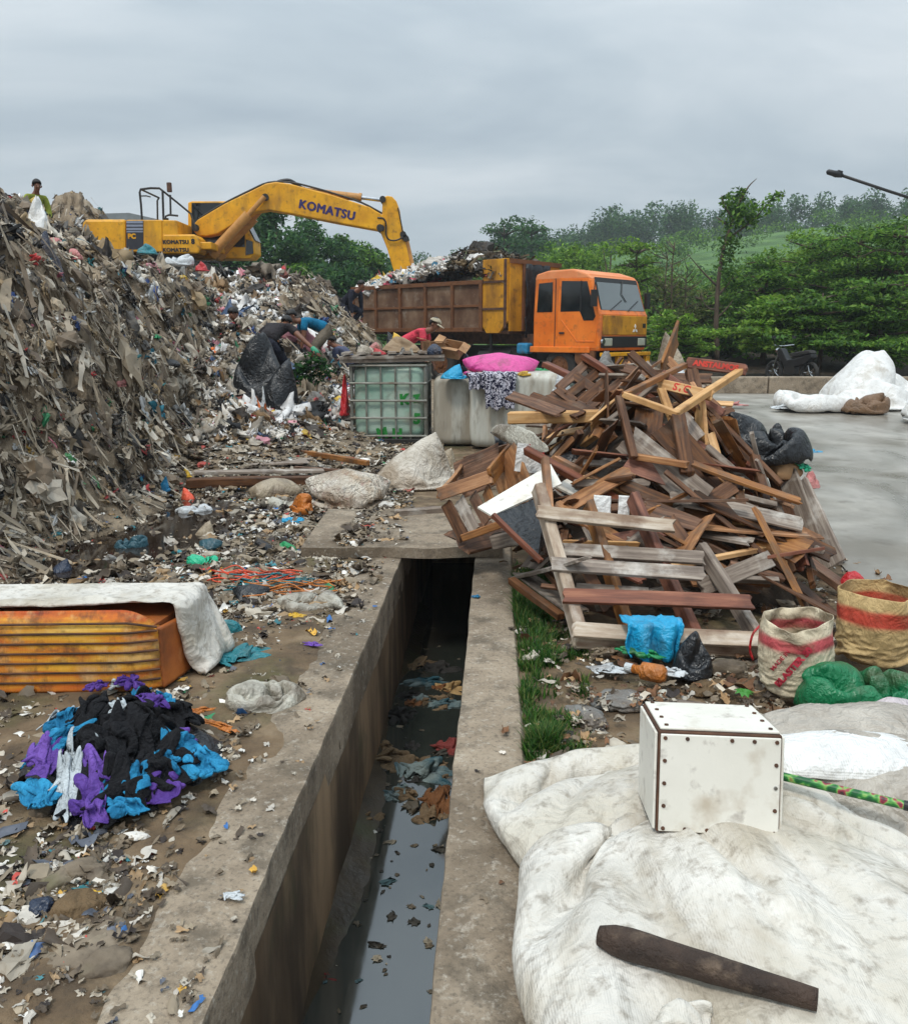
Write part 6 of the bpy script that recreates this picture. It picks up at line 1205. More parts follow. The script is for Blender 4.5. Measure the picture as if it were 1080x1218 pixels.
# stones and slabs at the lower left
def stone(label, mat, px, py, w_, d_, h_, seed, name='stone', cat='stone'): 
    p = gp(px, py, 0); return bag(label, M[mat], (p.x, p.y + d_ * .3, -.03), (w_, d_, h_), random.uniform(-1, 1), seed, name, cat, 4, big=.35, fold=.22, fine=.07, rocky=True)
M['rock'] = mk('rock', [(.3, C(92, 80, 66)), (.7, C(142, 128, 110))], 5, rough=.9, bump=.5, bscale=20, dirt=[(C(76, 76, 46), .35, 4), (C(60, 50, 42), .3, 7)])
stone('large flat brown slab in the lower left corner', 'rock', 78, 1150, .34, .26, .05, 301, 'slab', 'slab'); stone('long brown rubble stone above the corner slab', 'rock', 92, 1045, .16, .10, .07, 302); stone('mossy stone left of the long rubble stone', 'rock', 62, 1060, .12, .09, .07, 303)
stone('ragged brown lump over the corner slab', 'c_brown', 88, 1092, .17, .11, .08, 304, 'lump', 'lump'); stone('pale brown stone beside the yellow strip', 'rock', 112, 1052, .11, .08, .06, 305); stone('dark blue grey lump at the photo edge', 'navybag', 44, 1090, .08, .08, .07, 306, 'lump', 'lump'); stone('brown stone among the purple rags', 'rock', 85, 955, .12, .09, .08, 307); stone('earth coloured slab fragment right of the corner slab', 'rock', 120, 1160, .14, .12, .06, 308, 'slab', 'slab'); stone('flat mossy fragment below the purple rags', 'rock', 118, 1010, .13, .06, .03, 309)
stone('small stone at the photo edge under the blue rags', 'rock', 48, 970, .1, .08, .07, 310)
# sacks and bags between the heap, the slab and the tanks
LBX = [('big dirty white bulk bag folded over beside the white tanks', 'dirty_sack', 497, 580, 1.15, .85, .60, 221, 'bulk_bag', 'bag', dict(shape=4)), ('cream crumpled cloth tucked behind the folded bulk bag', 'beige', 530, 560, .4, .3, .3, 222, 'cloth', 'cloth', {}),
       ('pinkish white stuffed sack lying left of the caged tank', 'white_sack', 372, 498, .95, .6, .48, 224, 'sack', 'sack', dict(sub=5)), ('tan sack leaning against the pinkish white sack', 'brown_sack', 335, 500, .5, .4, .32, 225, 'sack', 'sack', {}),
       ('bright red knotted plastic bag under the tan sack', 'red', 330, 520, .38, .28, .22, 226, 'plastic_bag', 'bag', dict(knot=(1, 0, .3))), ('brown leather like sheet slumped under the pinkish white sack', 'brownbag', 383, 508, .6, .3, .24, 227, 'sheet', 'sheet', {}),
       ('black cardboard flap leaning at the tank corner', 'rblack', 412, 505, .34, .3, .34, 228, 'cardboard', 'cardboard', {}), ('grey plastic bag beside the wooden boards', 'grey', 378, 525, .5, .3, .26, 229, 'plastic_bag', 'bag', {}), ('dark navy plastic bag in front of the grey bag', 'navybag', 360, 530, .45, .25, .2, 230, 'plastic_bag', 'bag', {}),
       ('pale grey bag near the tank foot', 'rwhite', 405, 522, .3, .25, .26, 231, 'plastic_bag', 'bag', {}), ('orange brown crumpled paper bag left of the printed lying sack', 'orange_bag', 357, 611, .3, .24, .19, 232, 'paper_bag', 'bag', dict(fold=.2)), ('cream bundle of plastic behind the orange brown bag', 'beige', 325, 592, .5, .3, .2, 233, 'plastic_bag', 'bag', {}),
       ('white roll of foam beside the orange brown bag', 'clear', 335, 605, .34, .16, .12, 234, 'foam_roll', 'foam', {}), ('black refuse bag behind the plant', 'black_plastic', 374, 463, .52, .4, .34, 236, 'refuse_bag', 'bag', {}), ('white flat packing beside the black refuse bag', 'rwhite', 402, 460, .3, .3, .12, 237, 'packing', 'packing', {}),
       ('pale grey round bag beside the standing black sack', 'rwhite', 347, 452, .38, .3, .34, 238, 'plastic_bag', 'bag', {}), ('large clear plastic sack leaning on the heap slope', 'rwhite', 268, 442, .62, .5, .56, 239, 'plastic_sack', 'sack', dict(sub=5, knot=(-.3, 0, 1))), ('grey blue denim bundle at the foot of the clear sack', 'dteal', 275, 478, .6, .4, .3, 240, 'cloth_bundle', 'bundle', {}),
       ('pale blue plastic bag stuffed under the clear sack', 'lilac', 255, 470, .4, .3, .34, 241, 'plastic_bag', 'bag', {}), ('purple crumpled packet on the heap foot', 'purple', 262, 468, .16, .14, .1, 242, 'packet', 'packet', {}), ('white cloth sack lying below the denim bundle', 'white_sack', 292, 498, .5, .35, .24, 243, 'sack', 'sack', {}),
       ('blue white packet below the tan sack', 'cyan', 318, 480, .22, .16, .16, 244, 'packet', 'packet', {}), ('mint green crumpled bag in front of the puddle', 'mint', 240, 672, .24, .14, .09, 246, 'plastic_bag', 'bag', {}), ('green folded plastic on the litter near the slab', 'green', 340, 655, .26, .14, .07, 247, 'plastic_sheet', 'plastic', {}),
       ('black torn bag beside the green folded plastic', 'rblack', 372, 662, .2, .16, .1, 248, 'plastic_bag', 'bag', {}), ('black bag beside the white sheet corner', 'black_plastic', 295, 715, .26, .18, .1, 249, 'plastic_bag', 'bag', {}), ('orange red plastic bag by the stacked boards', 'redor', 221, 597, .2, .16, .15, 250, 'plastic_bag', 'bag', {}), ('white lump beside the orange red bag', 'rwhite', 228, 612, .34, .2, .09, 251, 'lump', 'lump', {}),
       ('teal stone shaped bundle lying in the puddle', 'dteal', 153, 655, .26, .16, .13, 252, 'bundle', 'bundle', {}), ('pale blue bundle at the puddle edge', 'grey', 130, 670, .16, .12, .07, 253, 'bundle', 'bundle', {}), ('dark blue bag at the foot of the cut face', 'navybag', 70, 685, .2, .16, .12, 254, 'plastic_bag', 'bag', {}), ('blue packet beside the mint bag', 'dteal', 248, 655, .2, .13, .1, 255, 'packet', 'packet', {}),
       ('tan angular block beside the blue packet', 'beige', 243, 640, .2, .16, .15, 256, 'block', 'block', {}), ('bright blue tub lid below the orange brown bag', 'cyan', 347, 623, .22, .14, .06, 257, 'tub_lid', 'lid', {}), ('rose coloured cloth near the slab', 'rose', 410, 640, .34, .16, .07, 258, 'cloth', 'cloth', {}), ('white bottle lying near the slab', 'rwhite', 392, 663, .12, .07, .06, 259, 'bottle', 'bottle', dict(big=.05, fold=.02, rocky=True)),
       ('black crumpled bag left of the green plastic', 'rblack', 310, 655, .24, .16, .1, 260, 'plastic_bag', 'bag', {}), ('red white wrapper heap under the denim bundle', 'red', 225, 505, .4, .22, .12, 261, 'wrapper', 'wrapper', {}), ('blue crumpled bag on the lower heap slope', 'dteal', 272, 535, .34, .24, .12, 262, 'plastic_bag', 'bag', {}), ('teal packet beside the blue crumpled bag', 'teal', 272, 548, .18, .14, .1, 263, 'packet', 'packet', {}),
       ('blue scrap bag on the heap foot above the stacked boards', 'teal', 198, 545, .2, .16, .12, 264, 'plastic_bag', 'bag', {}), ('yellow packet at the end of the stacked boards', 'yellowbag', 220, 572, .18, .12, .1, 265, 'packet', 'packet', {}), ('blue strip bag left of the yellow packet', 'blue', 195, 590, .12, .12, .16, 266, 'plastic_bag', 'bag', {})]
for lb, mt, px, py, w_, d_, h_, sd, nm, ct, kw in LBX: LB(lb, mt, px, py, w_, d_, h_, sd, nm, ct, **kw)
# the printed lying sack
p0 = gp(412, 606); M['print_sack'] = mk('print_sack', [(.36, C(170, 146, 120)), (.5, C(206, 196, 180)), (.62, C(224, 217, 205))], 3.4, rough=.7, bump=.4, bscale=10, bdist=.03, weave=50, crease=.7, cscale=4, dirt=[(C(122, 94, 70), .45, 3), (C(128, 66, 62), .2, 16)])
bag('stuffed cream sack with faded red print lying beside the slab', M['print_sack'], (p0.x, p0.y + .22, .0), (.86, .56, .36), R(8), 236, 'sack', 'sack', shape=0)
# boards on the ground behind the litter
def board(label, a, b, W, T, mat='wood_grey', dz=.05, roll=0.):
    q = []
    for (px, py) in (a, b):
        p = gp(px, py, 0)
        for _ in range(6): p = gp(px, py, gz(p.x, p.y) + dz)
        q.append(p)
    return plank(q[0], q[1], W, T, M[mat], label, roll)
board('long dark brown board lying in front of the stacked boards', (222, 575), (395, 572), .12, .1, 'wood_dark', .06); board('thin dark board beside the long dark board', (232, 562), (385, 560), .16, .03, 'wood_grey', .14); board('brown pole slanting over the stacked boards', (332, 534), (438, 551), .06, .06, 'wood_mid', .14)
board('grey pole rising towards the red knotted bag', (280, 546), (362, 520), .09, .07, 'wood_grey', .1); board('flat grey panel half buried in litter', (285, 552), (370, 548), .4, .02, 'wood_grey', .08); board('grey panel behind the slanting pole', (350, 535), (400, 528), .4, .02, 'wood_grey', .1)
board('dark lath under the slanting pole', (350, 556), (410, 560), .06, .03, 'wood_dark', .06); board('pale lath in front of the printed sack', (335, 566), (398, 566), .05, .03, 'wood_grey', .08); board('broken timber at the end of the drain slab', (470, 612), (560, 606), .08, .08, 'wood_grey', .09)
# rope tangle of red, orange and teal twine
for k, (mt, lb) in enumerate((('redor', 'tangle of red orange twine on the litter'), ('teal', 'tangle of teal packing straps on the litter'), ('orange_bag', 'tangle of faded orange twine on the litter'))):
    mb = MB(); q = gp(300 + 22 * k, 690 + 8 * k); r_ = np.random.default_rng(k)
    for j in range(9):
        a = r_.uniform(-.4, .4) + (0 if k != 1 else .3); pts = [Vector((q.x + t * .55 * math.cos(a) + r_.normal(0, .03), q.y + t * .3 * math.sin(a) + r_.normal(0, .05) + .03 * j - .1, .02 + abs(r_.normal(0, .018)))) for t in np.linspace(-.5, .5, 7)]
        mb.tube(spline(pts, 3), .005, 5)
    o = mb.build('twine', M[mt], smooth=True); tag(o, lb, 'twine')
# rags and rubbish floating in the drain
def DRG(label, mat, px, py, w_, d_, seed, fold=.35, name='rag', cat='rag', warp=.45):
    p = gp(px, py, WZ); return rag(label, M[mat], (p.x, p.y, WZ - .012), (w_, d_), random.uniform(-.6, .6), seed, name, cat, fold=fold, warp=warp, n=30)
EXTRA = [(470 + 60 * random.random(), 795 + 60 * random.random()) for _ in range(7)] + [(452 + 80 * random.random(), 880 + 75 * random.random()) for _ in range(9)]
M['wet_tan'] = cloth('wet_tan', C(122, 102, 78)); M['wet_teal'] = cloth('wet_teal', C(52, 92, 104), C(120, 132, 130), 5); M['wet_brown'] = cloth('wet_brown', C(120, 80, 50)); M['wet_rose'] = cloth('wet_rose', C(130, 62, 58)); M['wet_dark'] = cloth('wet_dark', C(56, 54, 52)); M['wet_cream'] = cloth('wet_cream', C(178, 146, 100))
DR_ = [('teal and grey striped rag floating in the drain', 'wet_teal', 505, 920, .42, .3), ('tan rag at the left of the teal striped rag', 'wet_tan', 462, 905, .36, .26), ('tan bundle against the drain wall', 'wet_tan', 452, 892, .2, .2), ('orange brown rag below the teal striped rag', 'wet_brown', 520, 955, .22, .34), ('pale brown torn paper under the orange brown rag', 'wet_tan', 512, 972, .2, .2),
       ('wet tan rag alone near the drain wall', 'wet_tan', 437, 975, .2, .14), ('tan square rag below the teal striped rag', 'wet_tan', 482, 945, .2, .13), ('rose red rag by the right drain wall', 'wet_rose', 535, 890, .24, .2), ('cream rag by the right drain wall in the shade', 'wet_cream', 535, 820, .26, .22), ('dark teal bag under the cream rag', 'wet_teal', 530, 838, .26, .16),
       ('green grey bottle shaped bundle in the dark water', 'wet_teal', 505, 812, .4, .16), ('grey tangled rag deep in the drain', 'wet_dark', 520, 795, .4, .2), ('brown tangled rag farthest in the drain', 'wet_tan', 500, 792, .36, .24), ('pale scrap on the dark water at the left', 'wet_dark', 488, 828, .2, .16), ('dark lump floating at the left wall', 'wet_dark', 470, 855, .24, .24), ('dark twig bundle in the reflection', 'wet_dark', 462, 1140, .07, .05), ('tiny leaf floating on the reflected sky', 'wet_dark', 484, 1055, .04, .03), ('red scrap at the drain bottom edge', 'wet_rose', 385, 1160, .14, .06), ('pale blue scrap lying on the right kerb', 'blue', 566, 712, .06, .05)]
for k, (lb, mt, px, py, w_, d_) in enumerate(DR_):
    if py == 712: p = gp(px, py); rag(lb, M[mt], (p.x, p.y, .01), (w_, d_), .3, 400 + k, 'scrap', 'scrap')
    else: DRG(lb, mt, px, py, w_, d_, 400 + k)
for k, (px, py) in enumerate(EXTRA):
    o = DRG('sodden brown grey rag packed in the drain', random.choice(['wet_tan', 'wet_dark', 'wet_brown', 'wet_teal', 'wet_tan']), px, py, random.uniform(.1, .2), random.uniform(.08, .16), 450 + k); o['group'] = 'sodden rags in the drain'
# right verge: grass, bags by the pallet, broken tiles
def grass(name, pts, label, hmin=.04, hmax=.13):
    V = []; cc = []; 
    for (x, y, s) in pts:
        h = random.uniform(hmin, hmax) * s; a = random.uniform(0, 6.28); l = random.uniform(.2, .9) * h; w_ = random.uniform(.0022, .004); d = Vector((math.cos(a), math.sin(a), 0)); e = Vector((-d.y, d.x, 0)) * w_; b = Vector((x, y, -.03))
        m1 = b + d * l * .35 + Vector((0, 0, h * .62)); t_ = b + d * l + Vector((0, 0, h)); V += [b - e, b + e, m1 + e * .8, m1 - e * .8, t_]
        g = random.uniform(.7, 1.3); c_ = C(*random.choice([(52, 96, 34), (70, 112, 40), (44, 80, 32), (104, 118, 58)])); cc += [tuple(v * g for v in c_)] * 5
    n = len(pts); Fq = (np.array([[0, 1, 2, 3]]) + (np.arange(n) * 5)[:, None]); Ft = (np.array([[3, 2, 4]]) + (np.arange(n) * 5)[:, None])
    tag(raw(name, np.array([tuple(v) for v in V]), [tuple(f) for f in Fq] + [tuple(f) for f in Ft], M['leaf'], col=np.array(cc), center=False, smooth=False), label, 'grass', kind='stuff')
pts = []
while len(pts) < 9000:
    px, py = random.uniform(596, 700), random.uniform(672, 915); p = gp(px, py); d = p.x - DR(p.y) - .27
    if d < .0 or d > .5: continue
    dn = math.exp(-((py - 715) / 30) ** 2 - ((px - 628) / 34) ** 2) * 1.4 + math.exp(-((py - 770) / 22) ** 2 - ((px - 632) / 28) ** 2) * .6 + .75 * math.exp(-((py - 885) / 18) ** 2 - ((px - 650) / 26) ** 2) + .03 + .2 * math.exp(-((py - 830) / 20) ** 2 - ((px - 632) / 16) ** 2)
    if pn(np.array([[p.x * 7, p.y * 7, 1.]]))[0] * .9 + dn > random.random() * 1.1 + .1: pts.append((p.x, p.y, .5 + min(1, dn) * .6))
grass('grass', pts, 'green grass growing along the right kerb of the drain')
pts = []
while len(pts) < 4600:
    px, py = random.uniform(-30, 330), random.uniform(860, 1200); p = gp(px, py); d = DL(p.y) - KW - p.x
    if d > .03 and pn(np.array([[p.x * 5, p.y * 5, 6.]]))[0] > .05 and random.random() < .8: pts.append((p.x, p.y, .35))
grass('moss_grass', pts, 'short mossy grass on the earth of the left bank', .02, .05)
drape('bright blue plastic bag hanging over the front bearer of the pallet', M['cyan'], gp(742, 790).x, gp(815, 790).x, 4.0, .185, .17, .12, 6, 'plastic_bag', 'bag')
bag('black plastic bag bundled against the pallet front', M['black_plastic'], gp(822, 806) + Vector((0, .04, 0)), (.24, .2, .23), .2, 501, 'plastic_bag', 'bag', fold=.18)
def RR(label, mat, px, py, w_, d_, seed, z=.02, **k): p = gp(px, py); return rag(label, M[mat], (p.x, p.y, z), (w_, d_), k.pop('rz', random.uniform(-.5, .5)), seed, **k)
RR('green cloth twisted in front of the blue bag', 'green', 760, 790, .26, .10, 502, .05, rz=-.5, fold=.5); RR('cream cloth with red spots by the pallet foot', 'beige', 722, 778, .2, .11, 503, .02, fold=.4, rz=.3); RR('white plastic sheet scrap in front of the pallet', 'rwhite', 722, 802, .2, .12, 504, .02, fold=.2); RR('pale wrapper right of the orange bottle', 'rwhite', 800, 808, .14, .1, 505, .03)
mb = MB(); p = gp(772, 812); o = MB().tube([p + Vector((-.07, .05, .05)), p + Vector((-.04, .03, .05)), p + Vector((-.03, .025, .05)), p + Vector((.05, -.02, .05)), p + Vector((.07, -.03, .05))], [.02, .022, .042, .045, .03], 18).build('bottle', M['orange_bag'], smooth=True); tag(o, 'orange brown plastic bottle lying among the cloths', 'bottle'); MB().cyl(p + Vector((-.07, .05, .05)) - o.location, p + Vector((-.10, .07, .05)) - o.location, .022, n=14).build('cap', M['rwhite'], o)
stone('broken flat tile on the right verge', 'grey', 700, 855, .24, .15, .05, 511, 'tile', 'tile'); stone('grey plastic covered slab beside the flat tile', 'grey', 740, 838, .26, .2, .05, 512, 'slab', 'slab'); stone('clear crumpled cup below the orange bottle', 'clear', 792, 825, .07, .06, .04, 513, 'cup', 'cup'); stone('brown flat wood fragment behind the riveted box', 'c_brown', 850, 818, .3, .12, .05, 514, 'fragment', 'wood'); stone('pale flat offcut left of the wood fragment', 'wood_grey', 815, 838, .26, .10, .03, 515, 'offcut', 'wood'); stone('dark clod under the pallet corner', 'rock', 868, 800, .2, .14, .08, 516, 'clod', 'clod')
a = gp(905, 790); o = MB().tube(spline([a + Vector((0, 0, .22)), a + Vector((-.05, 0, .16)), a + Vector((-.06, 0, .08)), a + Vector((-.04, 0, .02))], 4), .006).build('cord_loop', M['red'], smooth=True); tag(o, 'thin red handle loop at the left side of the printed sack', 'handle loop')
def sprout(label, px, py, s=1.):
    p = gp(px, py); mb = MB()
    for k in range(9):
        a = k * 2.4; d = Vector((math.cos(a), math.sin(a), 0)); e = Vector((-d.y, d.x, 0)); L_ = .045 * s * random.uniform(.7, 1.2); b = p + Vector((0, 0, .01)); mid = b + d * L_ * .5 + Vector((0, 0, .022 * s)); t_ = b + d * L_ + Vector((0, 0, .012 * s))
        mb.add([b, mid + e * L_ * .28, t_, mid - e * L_ * .28, mid + Vector((0, 0, .004))], [(0, 1, 4), (1, 2, 4), (2, 3, 4), (3, 0, 4)])
    o = mb.build('seedling', flat('seedling', C(60, 130, 46), .6)); tag(o, label, 'plant')
sprout('small bright green seedling behind the riveted box', 884, 830); sprout('tiny seedling at the end of the bridging slab', 432, 662, .8)
# rubbish standing out on the heap
_hy = np.linspace(4.0, 30, 1500)
def heap_hit(px, py):
    """where the sight line through this spot of the photograph meets the heap"""
    d = ray(px, py); t = _hy / d.y; h = heap_h(d.x * t, _hy); k = np.where(CH + d.z * t < h + .06)[0]; k = k[0] if len(k) else len(t) // 2; return Vector((d.x * t[k], _hy[k], CH + d.z * t[k]))
def HB(label, mat, px, py, Y, w_, d_, h_, seed, name='plastic_bag', cat='bag', **k):
    p = heap_hit(px, py)
    if Y > 20 or abs(p.y - Y) > 4: p = dp(px, py, Y); p.z = gz(p.x, Y)
    return bag(label, M[mat], (p.x, p.y + .04, p.z - h_ * .45 if gz(p.x, p.y + .2) > p.z + .08 else p.z - .06), (w_, d_, h_), random.uniform(-.5, .5), seed, name, cat, **k)
HBX = [('black tarpaulin bundle on the heap skyline left of the excavator', 'black_plastic', 122, 256, 30.2, 1.8, 1.2, 1.0, 601), ('olive sack under the black tarpaulin bundle', 'brown_sack', 131, 268, 29.8, 1.0, .9, .5, 602), ('white plastic sack sliding down the heap at the photo edge', 'white_sack', 42, 270, 9.6, .4, .5, .55, 603), ('blue plastic sack on the heap beneath the excavator tail', 'teal', 104, 285, 12.2, .4, .35, .22, 604), ('second blue plastic sack left of the excavator tail', 'dteal', 92, 285, 11.8, .34, .3, .2, 605),
       ('pink bag on the heap near the worker in green', 'rose', 55, 262, 10.5, .3, .3, .2, 606), ('teal bag on the heap below the excavator decal', 'teal', 176, 298, 15.2, .5, .35, .22, 607), ('green net lump on the cut face', 'green', 98, 342, 9.9, .24, .24, .24, 608), ('green scrap bag in the middle of the cut face', 'teal', 133, 328, 10.8, .2, .2, .16, 609), ('pink scrap on the cut face', 'rose', 88, 302, 10.2, .2, .16, .13, 610),
       ('black sheet hanging on the cut face at the photo edge', 'navybag', 56, 335, 8.6, .3, .3, .6, 611), ('white bundle on the heap rim below the tool box', 'rwhite', 212, 312, 16.8, .6, .4, .25, 612), ('red bundle on the heap rim below the boom foot', 'red', 240, 318, 17.5, .3, .25, .2, 613), ('red bag on the cut face at the photo edge', 'redor', 62, 378, 8.0, .12, .1, .12, 614), ('salmon plastic strip at the foot of the cut face', 'rose', 136, 455, 8.9, .26, .14, .1, 615), ('purple packet at the foot of the cut face', 'purple', 200, 440, 12.5, .2, .15, .1, 616), ('black sheet at the foot of the cut face', 'rblack', 185, 432, 12.2, .6, .3, .14, 617)]
for lb, mt, px, py, Y, w_, d_, h_, sd in HBX: HB(lb, mt, px, py, Y, w_, d_, h_, sd)
bn = thing('banner', 'red cloth banner strung low on the heap behind the workers', 'banner', tuple(dp(325, 330, 22.6))); bpy.context.view_layer.update()
o = MB().tube([dp(307, 332, 22.6), dp(307, 316, 22.6)], .03).tube([dp(338, 334, 22.4), dp(340, 313, 22.4)], .03).build('pole', M['wood_grey']); o.parent = bn; o.matrix_parent_inverse = bn.matrix_basis.inverted()
a = np.linspace(0, 1, 24); A, B = np.meshgrid(a, a); A = A.ravel(); B = B.ravel(); q0, q1 = np.array(dp(307, 317, 22.6)), np.array(dp(340, 314, 22.4)); V = q0 + A[:, None] * (q1 - q0); V[:, 2] -= .10 * np.sin(math.pi * A) + B * .22; V[:, 1] += .05 * np.sin(A * 9 + B * 4)
o = raw('cloth', V, grid_faces(24, 24), M['red'], None, center=False); o.parent = bn; o.matrix_parent_inverse = bn.matrix_basis.inverted(); o.modifiers.new('Solid', 'SOLIDIFY').thickness = .01
def HBo(label, mat, px, py, Y, w_, d_, h_, seed, name='plastic_bag', cat='bag', **k): x = dp(px, py, Y).x; return bag(label, M[mat], (x, Y, gz(x, Y) - .06), (w_, d_, h_), random.uniform(-.3, .3), seed, name, cat, **k)
# white bulk bags by the road, blue scrap, street lamp
P = gp(1000, 478); wbm = M['white_sack']
bag('heap of white bulk bags piled on the far side of the wet road', wbm, (8.6, 17.3, .2), (2.9, 2.2, 1.2), 1.2, 701, 'bulk_bag', 'bag', shape=2); bag('flattened white bulk bag trailing from the white heap onto the road', wbm, (7.3, 16.6, .18), (2.3, 1.3, .42), .2, 702, 'bulk_bag', 'bag', shape=3); bag('rounded white bulk bag at the right edge by the white heap', wbm, (8.35, 14.6, .16), (1.2, 1.0, .75), .1, 703, 'bulk_bag', 'bag', shape=2); bag('dark brown sack wedged between the white bulk bags', M['brownbag'], (7.75, 15.9, .17), (.9, .6, .42), 0, 704, 'sack', 'sack', shape=6)
p = gp(965, 540); rag('blue and white torn packet lying on the wet road', M['cyan'], (p.x, p.y, .02), (.34, .22), .1, 711, 'packet', 'packet', fold=.2); p = gp(888, 470); rag('pink scrap lying by the far kerb wall', M['rose'], (5.6, 16.8, .24), (.5, .3), 0, 712, 'packet', 'packet'); rag('white scrap lying on the road near the white bulk bags', M['rwhite'], (6.3, 16.2, .23), (.5, .3), 0, 713, 'packet', 'packet')
# ------------------------------------------------------------------ people
def skin(name, V, Ed, Rd, mat, parent, sub=2, root=0):
    me = bpy.data.meshes.new(name); me.from_pydata([tuple(v) for v in V], Ed, []); o = bpy.data.objects.new('tmp', me); COL.objects.link(o)
    m = o.modifiers.new('Skin', 'SKIN'); m.use_smooth_shade = True; m.branch_smoothing = .6; s = o.modifiers.new('Sub', 'SUBSURF'); s.levels = sub; s.render_levels = sub
    for i, v in enumerate(me.skin_vertices[0].data): r = Rd[i]; v.radius = r if isinstance(r, tuple) else (r, r); v.use_root = i == root
    dg = bpy.context.evaluated_depsgraph_get(); m2 = bpy.data.meshes.new_from_object(o.evaluated_get(dg)); bpy.data.objects.remove(o); m2.materials.clear(); m2.materials.append(mat)
    o = bpy.data.objects.new(name, m2); COL.objects.link(o); o.parent = parent; return o
def limb(a, b, l1, l2, bend):
    a, b = Vector(a), Vector(b); d = (b - a); L_ = min(d.length, (l1 + l2) * .99); d.normalize(); x = (l1 * l1 - l2 * l2 + L_ * L_) / (2 * L_); h = math.sqrt(max(0, l1 * l1 - x * x)); bd = Vector(bend); bd = (bd - d * bd.dot(d)).normalized(); return a + d * x + bd * h, a + d * L_
def person(label, loc, rotz, hip, lean, feet, hands, shirt, trousers, headdir=(1, 0, -.4), hat=None, hair=True, sleeve='short', glove=None, scale=1.0, side=0.):
    """local axes: +x the way the figure faces, +y its left; lean = forward tilt of the trunk in degrees"""
    t = thing('person', label, 'person', loc, rotz); t.scale = (scale,) * 3; H = Vector((0, 0, hip)); l = R(lean); up = Vector((math.sin(l), side, math.cos(l))).normalized(); fw = Vector((math.cos(l), 0, -math.sin(l)))
    sp_ = [H, H + up * .14 - fw * .01, H + up * .30 - fw * .025, H + up * .43, H + up * .52]; neck = H + up * .59 + fw * .03; hd = Vector(headdir).normalized(); hup = (up * .6 + Vector((0, 0, .5))).normalized(); hup = (hup - hd * hup.dot(hd)).normalized(); hc = neck + hup * .105 + hd * .03
    V = []; Ed = []; Rd = []
    def add(p, r, par=None):
        V.append(Vector(p)); Rd.append(r); i = len(V) - 1
        if par is not None: Ed.append((par, i))
        return i
    p0 = add(sp_[0], (.15, .115)); c = p0
    for q, r in zip(sp_[1:], ((.145, .105), (.15, .11), (.16, .11), (.10, .09))): c = add(q, r, c)
    chest = c - 1; n_ = add(neck, .052, c); h1 = add(hc - hup * .055 + hd * .008, (.066, .075), n_); h2 = add(hc + hup * .02, (.078, .095), h1); h3 = add(hc + hup * .085 - hd * .012, (.06, .075), h2)
    add(hc + hd * .108 - hup * .012, .012, h2)
    J = {}
    for s, nm in ((1, 'l'), (-1, 'r')):
        yv = Vector((0, s, 0)); sh = sp_[3] + up * .05 + yv * .185; hand = Vector(hands[0 if s > 0 else 1]); el, wr = limb(sh, hand, .29, .25, (-.4, s * .5, -.3)); a = add(sh, .058, chest); b = add(el, .042, a); w_ = add(wr, .028, b); d = (wr - el).normalized(); sd_ = d.cross(Vector((0, 0, 1))); sd_ = sd_.normalized() if sd_.length > .1 else yv; pv = add(wr + d * .045, (.036, .022), w_); pk = add(wr + d * .085, (.034, .018), pv); dn = sd_.cross(d).normalized()
        for k, (o_, ln) in enumerate(((-.028, .068), (-.009, .078), (.010, .072), (.028, .056))): f1 = add(wr + d * (.10 + ln * .4) + sd_ * o_ - dn * .004, .0085, pk); add(wr + d * (.095 + ln * .9) + sd_ * o_ * 1.05 - dn * .026, .007, f1)
        th_ = add(wr + d * .06 - sd_ * s * .05 - dn * .012, .010, pv); add(wr + d * .095 - sd_ * s * .062 - dn * .022, .008, th_)
        J['sh' + nm], J['el' + nm], J['wr' + nm], J['d' + nm] = sh, el, wr, d
        hp = H + yv * .095 - Vector((0, 0, .03)); ft = Vector(feet[0 if s > 0 else 1]); kn, an = limb(hp, ft + Vector((0, 0, .09)), .44, .42, (1, s * .12, .1)); a = add(hp, .095, p0); b = add(kn, .062, a); e = add(an, .042, b); add(an + Vector((.1, s * .02, -.05)), .036, e); J['hp' + nm], J['kn' + nm], J['an' + nm] = hp, kn, an
    body = skin('body', V, Ed, Rd, M['skin'], t); body.data.materials.append(trousers)       # the trousers' cloth also covers the hips and legs of the continuous body
    def sd_(p, a, b): d = b - a; k = max(0, min(1, (p - a).dot(d) / d.length_squared)); return (p - a - d * k).length
    for f in body.data.polygons:
        if (f.center - H).length < .20 or min(sd_(f.center, J[a + n_], J[b + n_]) for n_ in 'lr' for a, b in (('hp', 'kn'), ('kn', 'an'))) < .125: f.material_index = 1
    # shirt, trousers: surfaces that follow the body
    V2 = [q.copy() for q in sp_[:4]] + [sp_[4] - up * .01]; R2 = [(.168, .132), (.166, .126), (.168, .128), (.178, .126), (.085, .08)]; E2 = [(0, 1), (1, 2), (2, 3), (3, 4)]
    for s, nm in ((1, 'l'), (-1, 'r')):
        i = len(V2); V2.append(J['sh' + nm]); R2.append(.078); E2.append((3, i)); e = J['sh' + nm].lerp(J['el' + nm], .62 if sleeve == 'short' else 1.); V2.append(e); R2.append(.066 if sleeve == 'short' else .056); E2.append((i, i + 1))
        if sleeve == 'long': V2.append(J['wr' + nm]); R2.append(.042); E2.append((i + 1, i + 2))
    skin('shirt', V2, E2, R2, shirt, t)
    V3 = [H + up * .05, H - up * .03]; R3 = [(.164, .13), (.172, .14)]; E3_ = [(0, 1)]
    for s, nm in ((1, 'l'), (-1, 'r')): i = len(V3); V3 += [J['hp' + nm], J['hp' + nm].lerp(J['kn' + nm], .35), J['kn' + nm], J['an' + nm] + Vector((0, 0, .02))]; R3 += [.132, .108, .082, .064]; E3_ += [(1, i), (i, i + 1), (i + 1, i + 2), (i + 2, i + 3)]
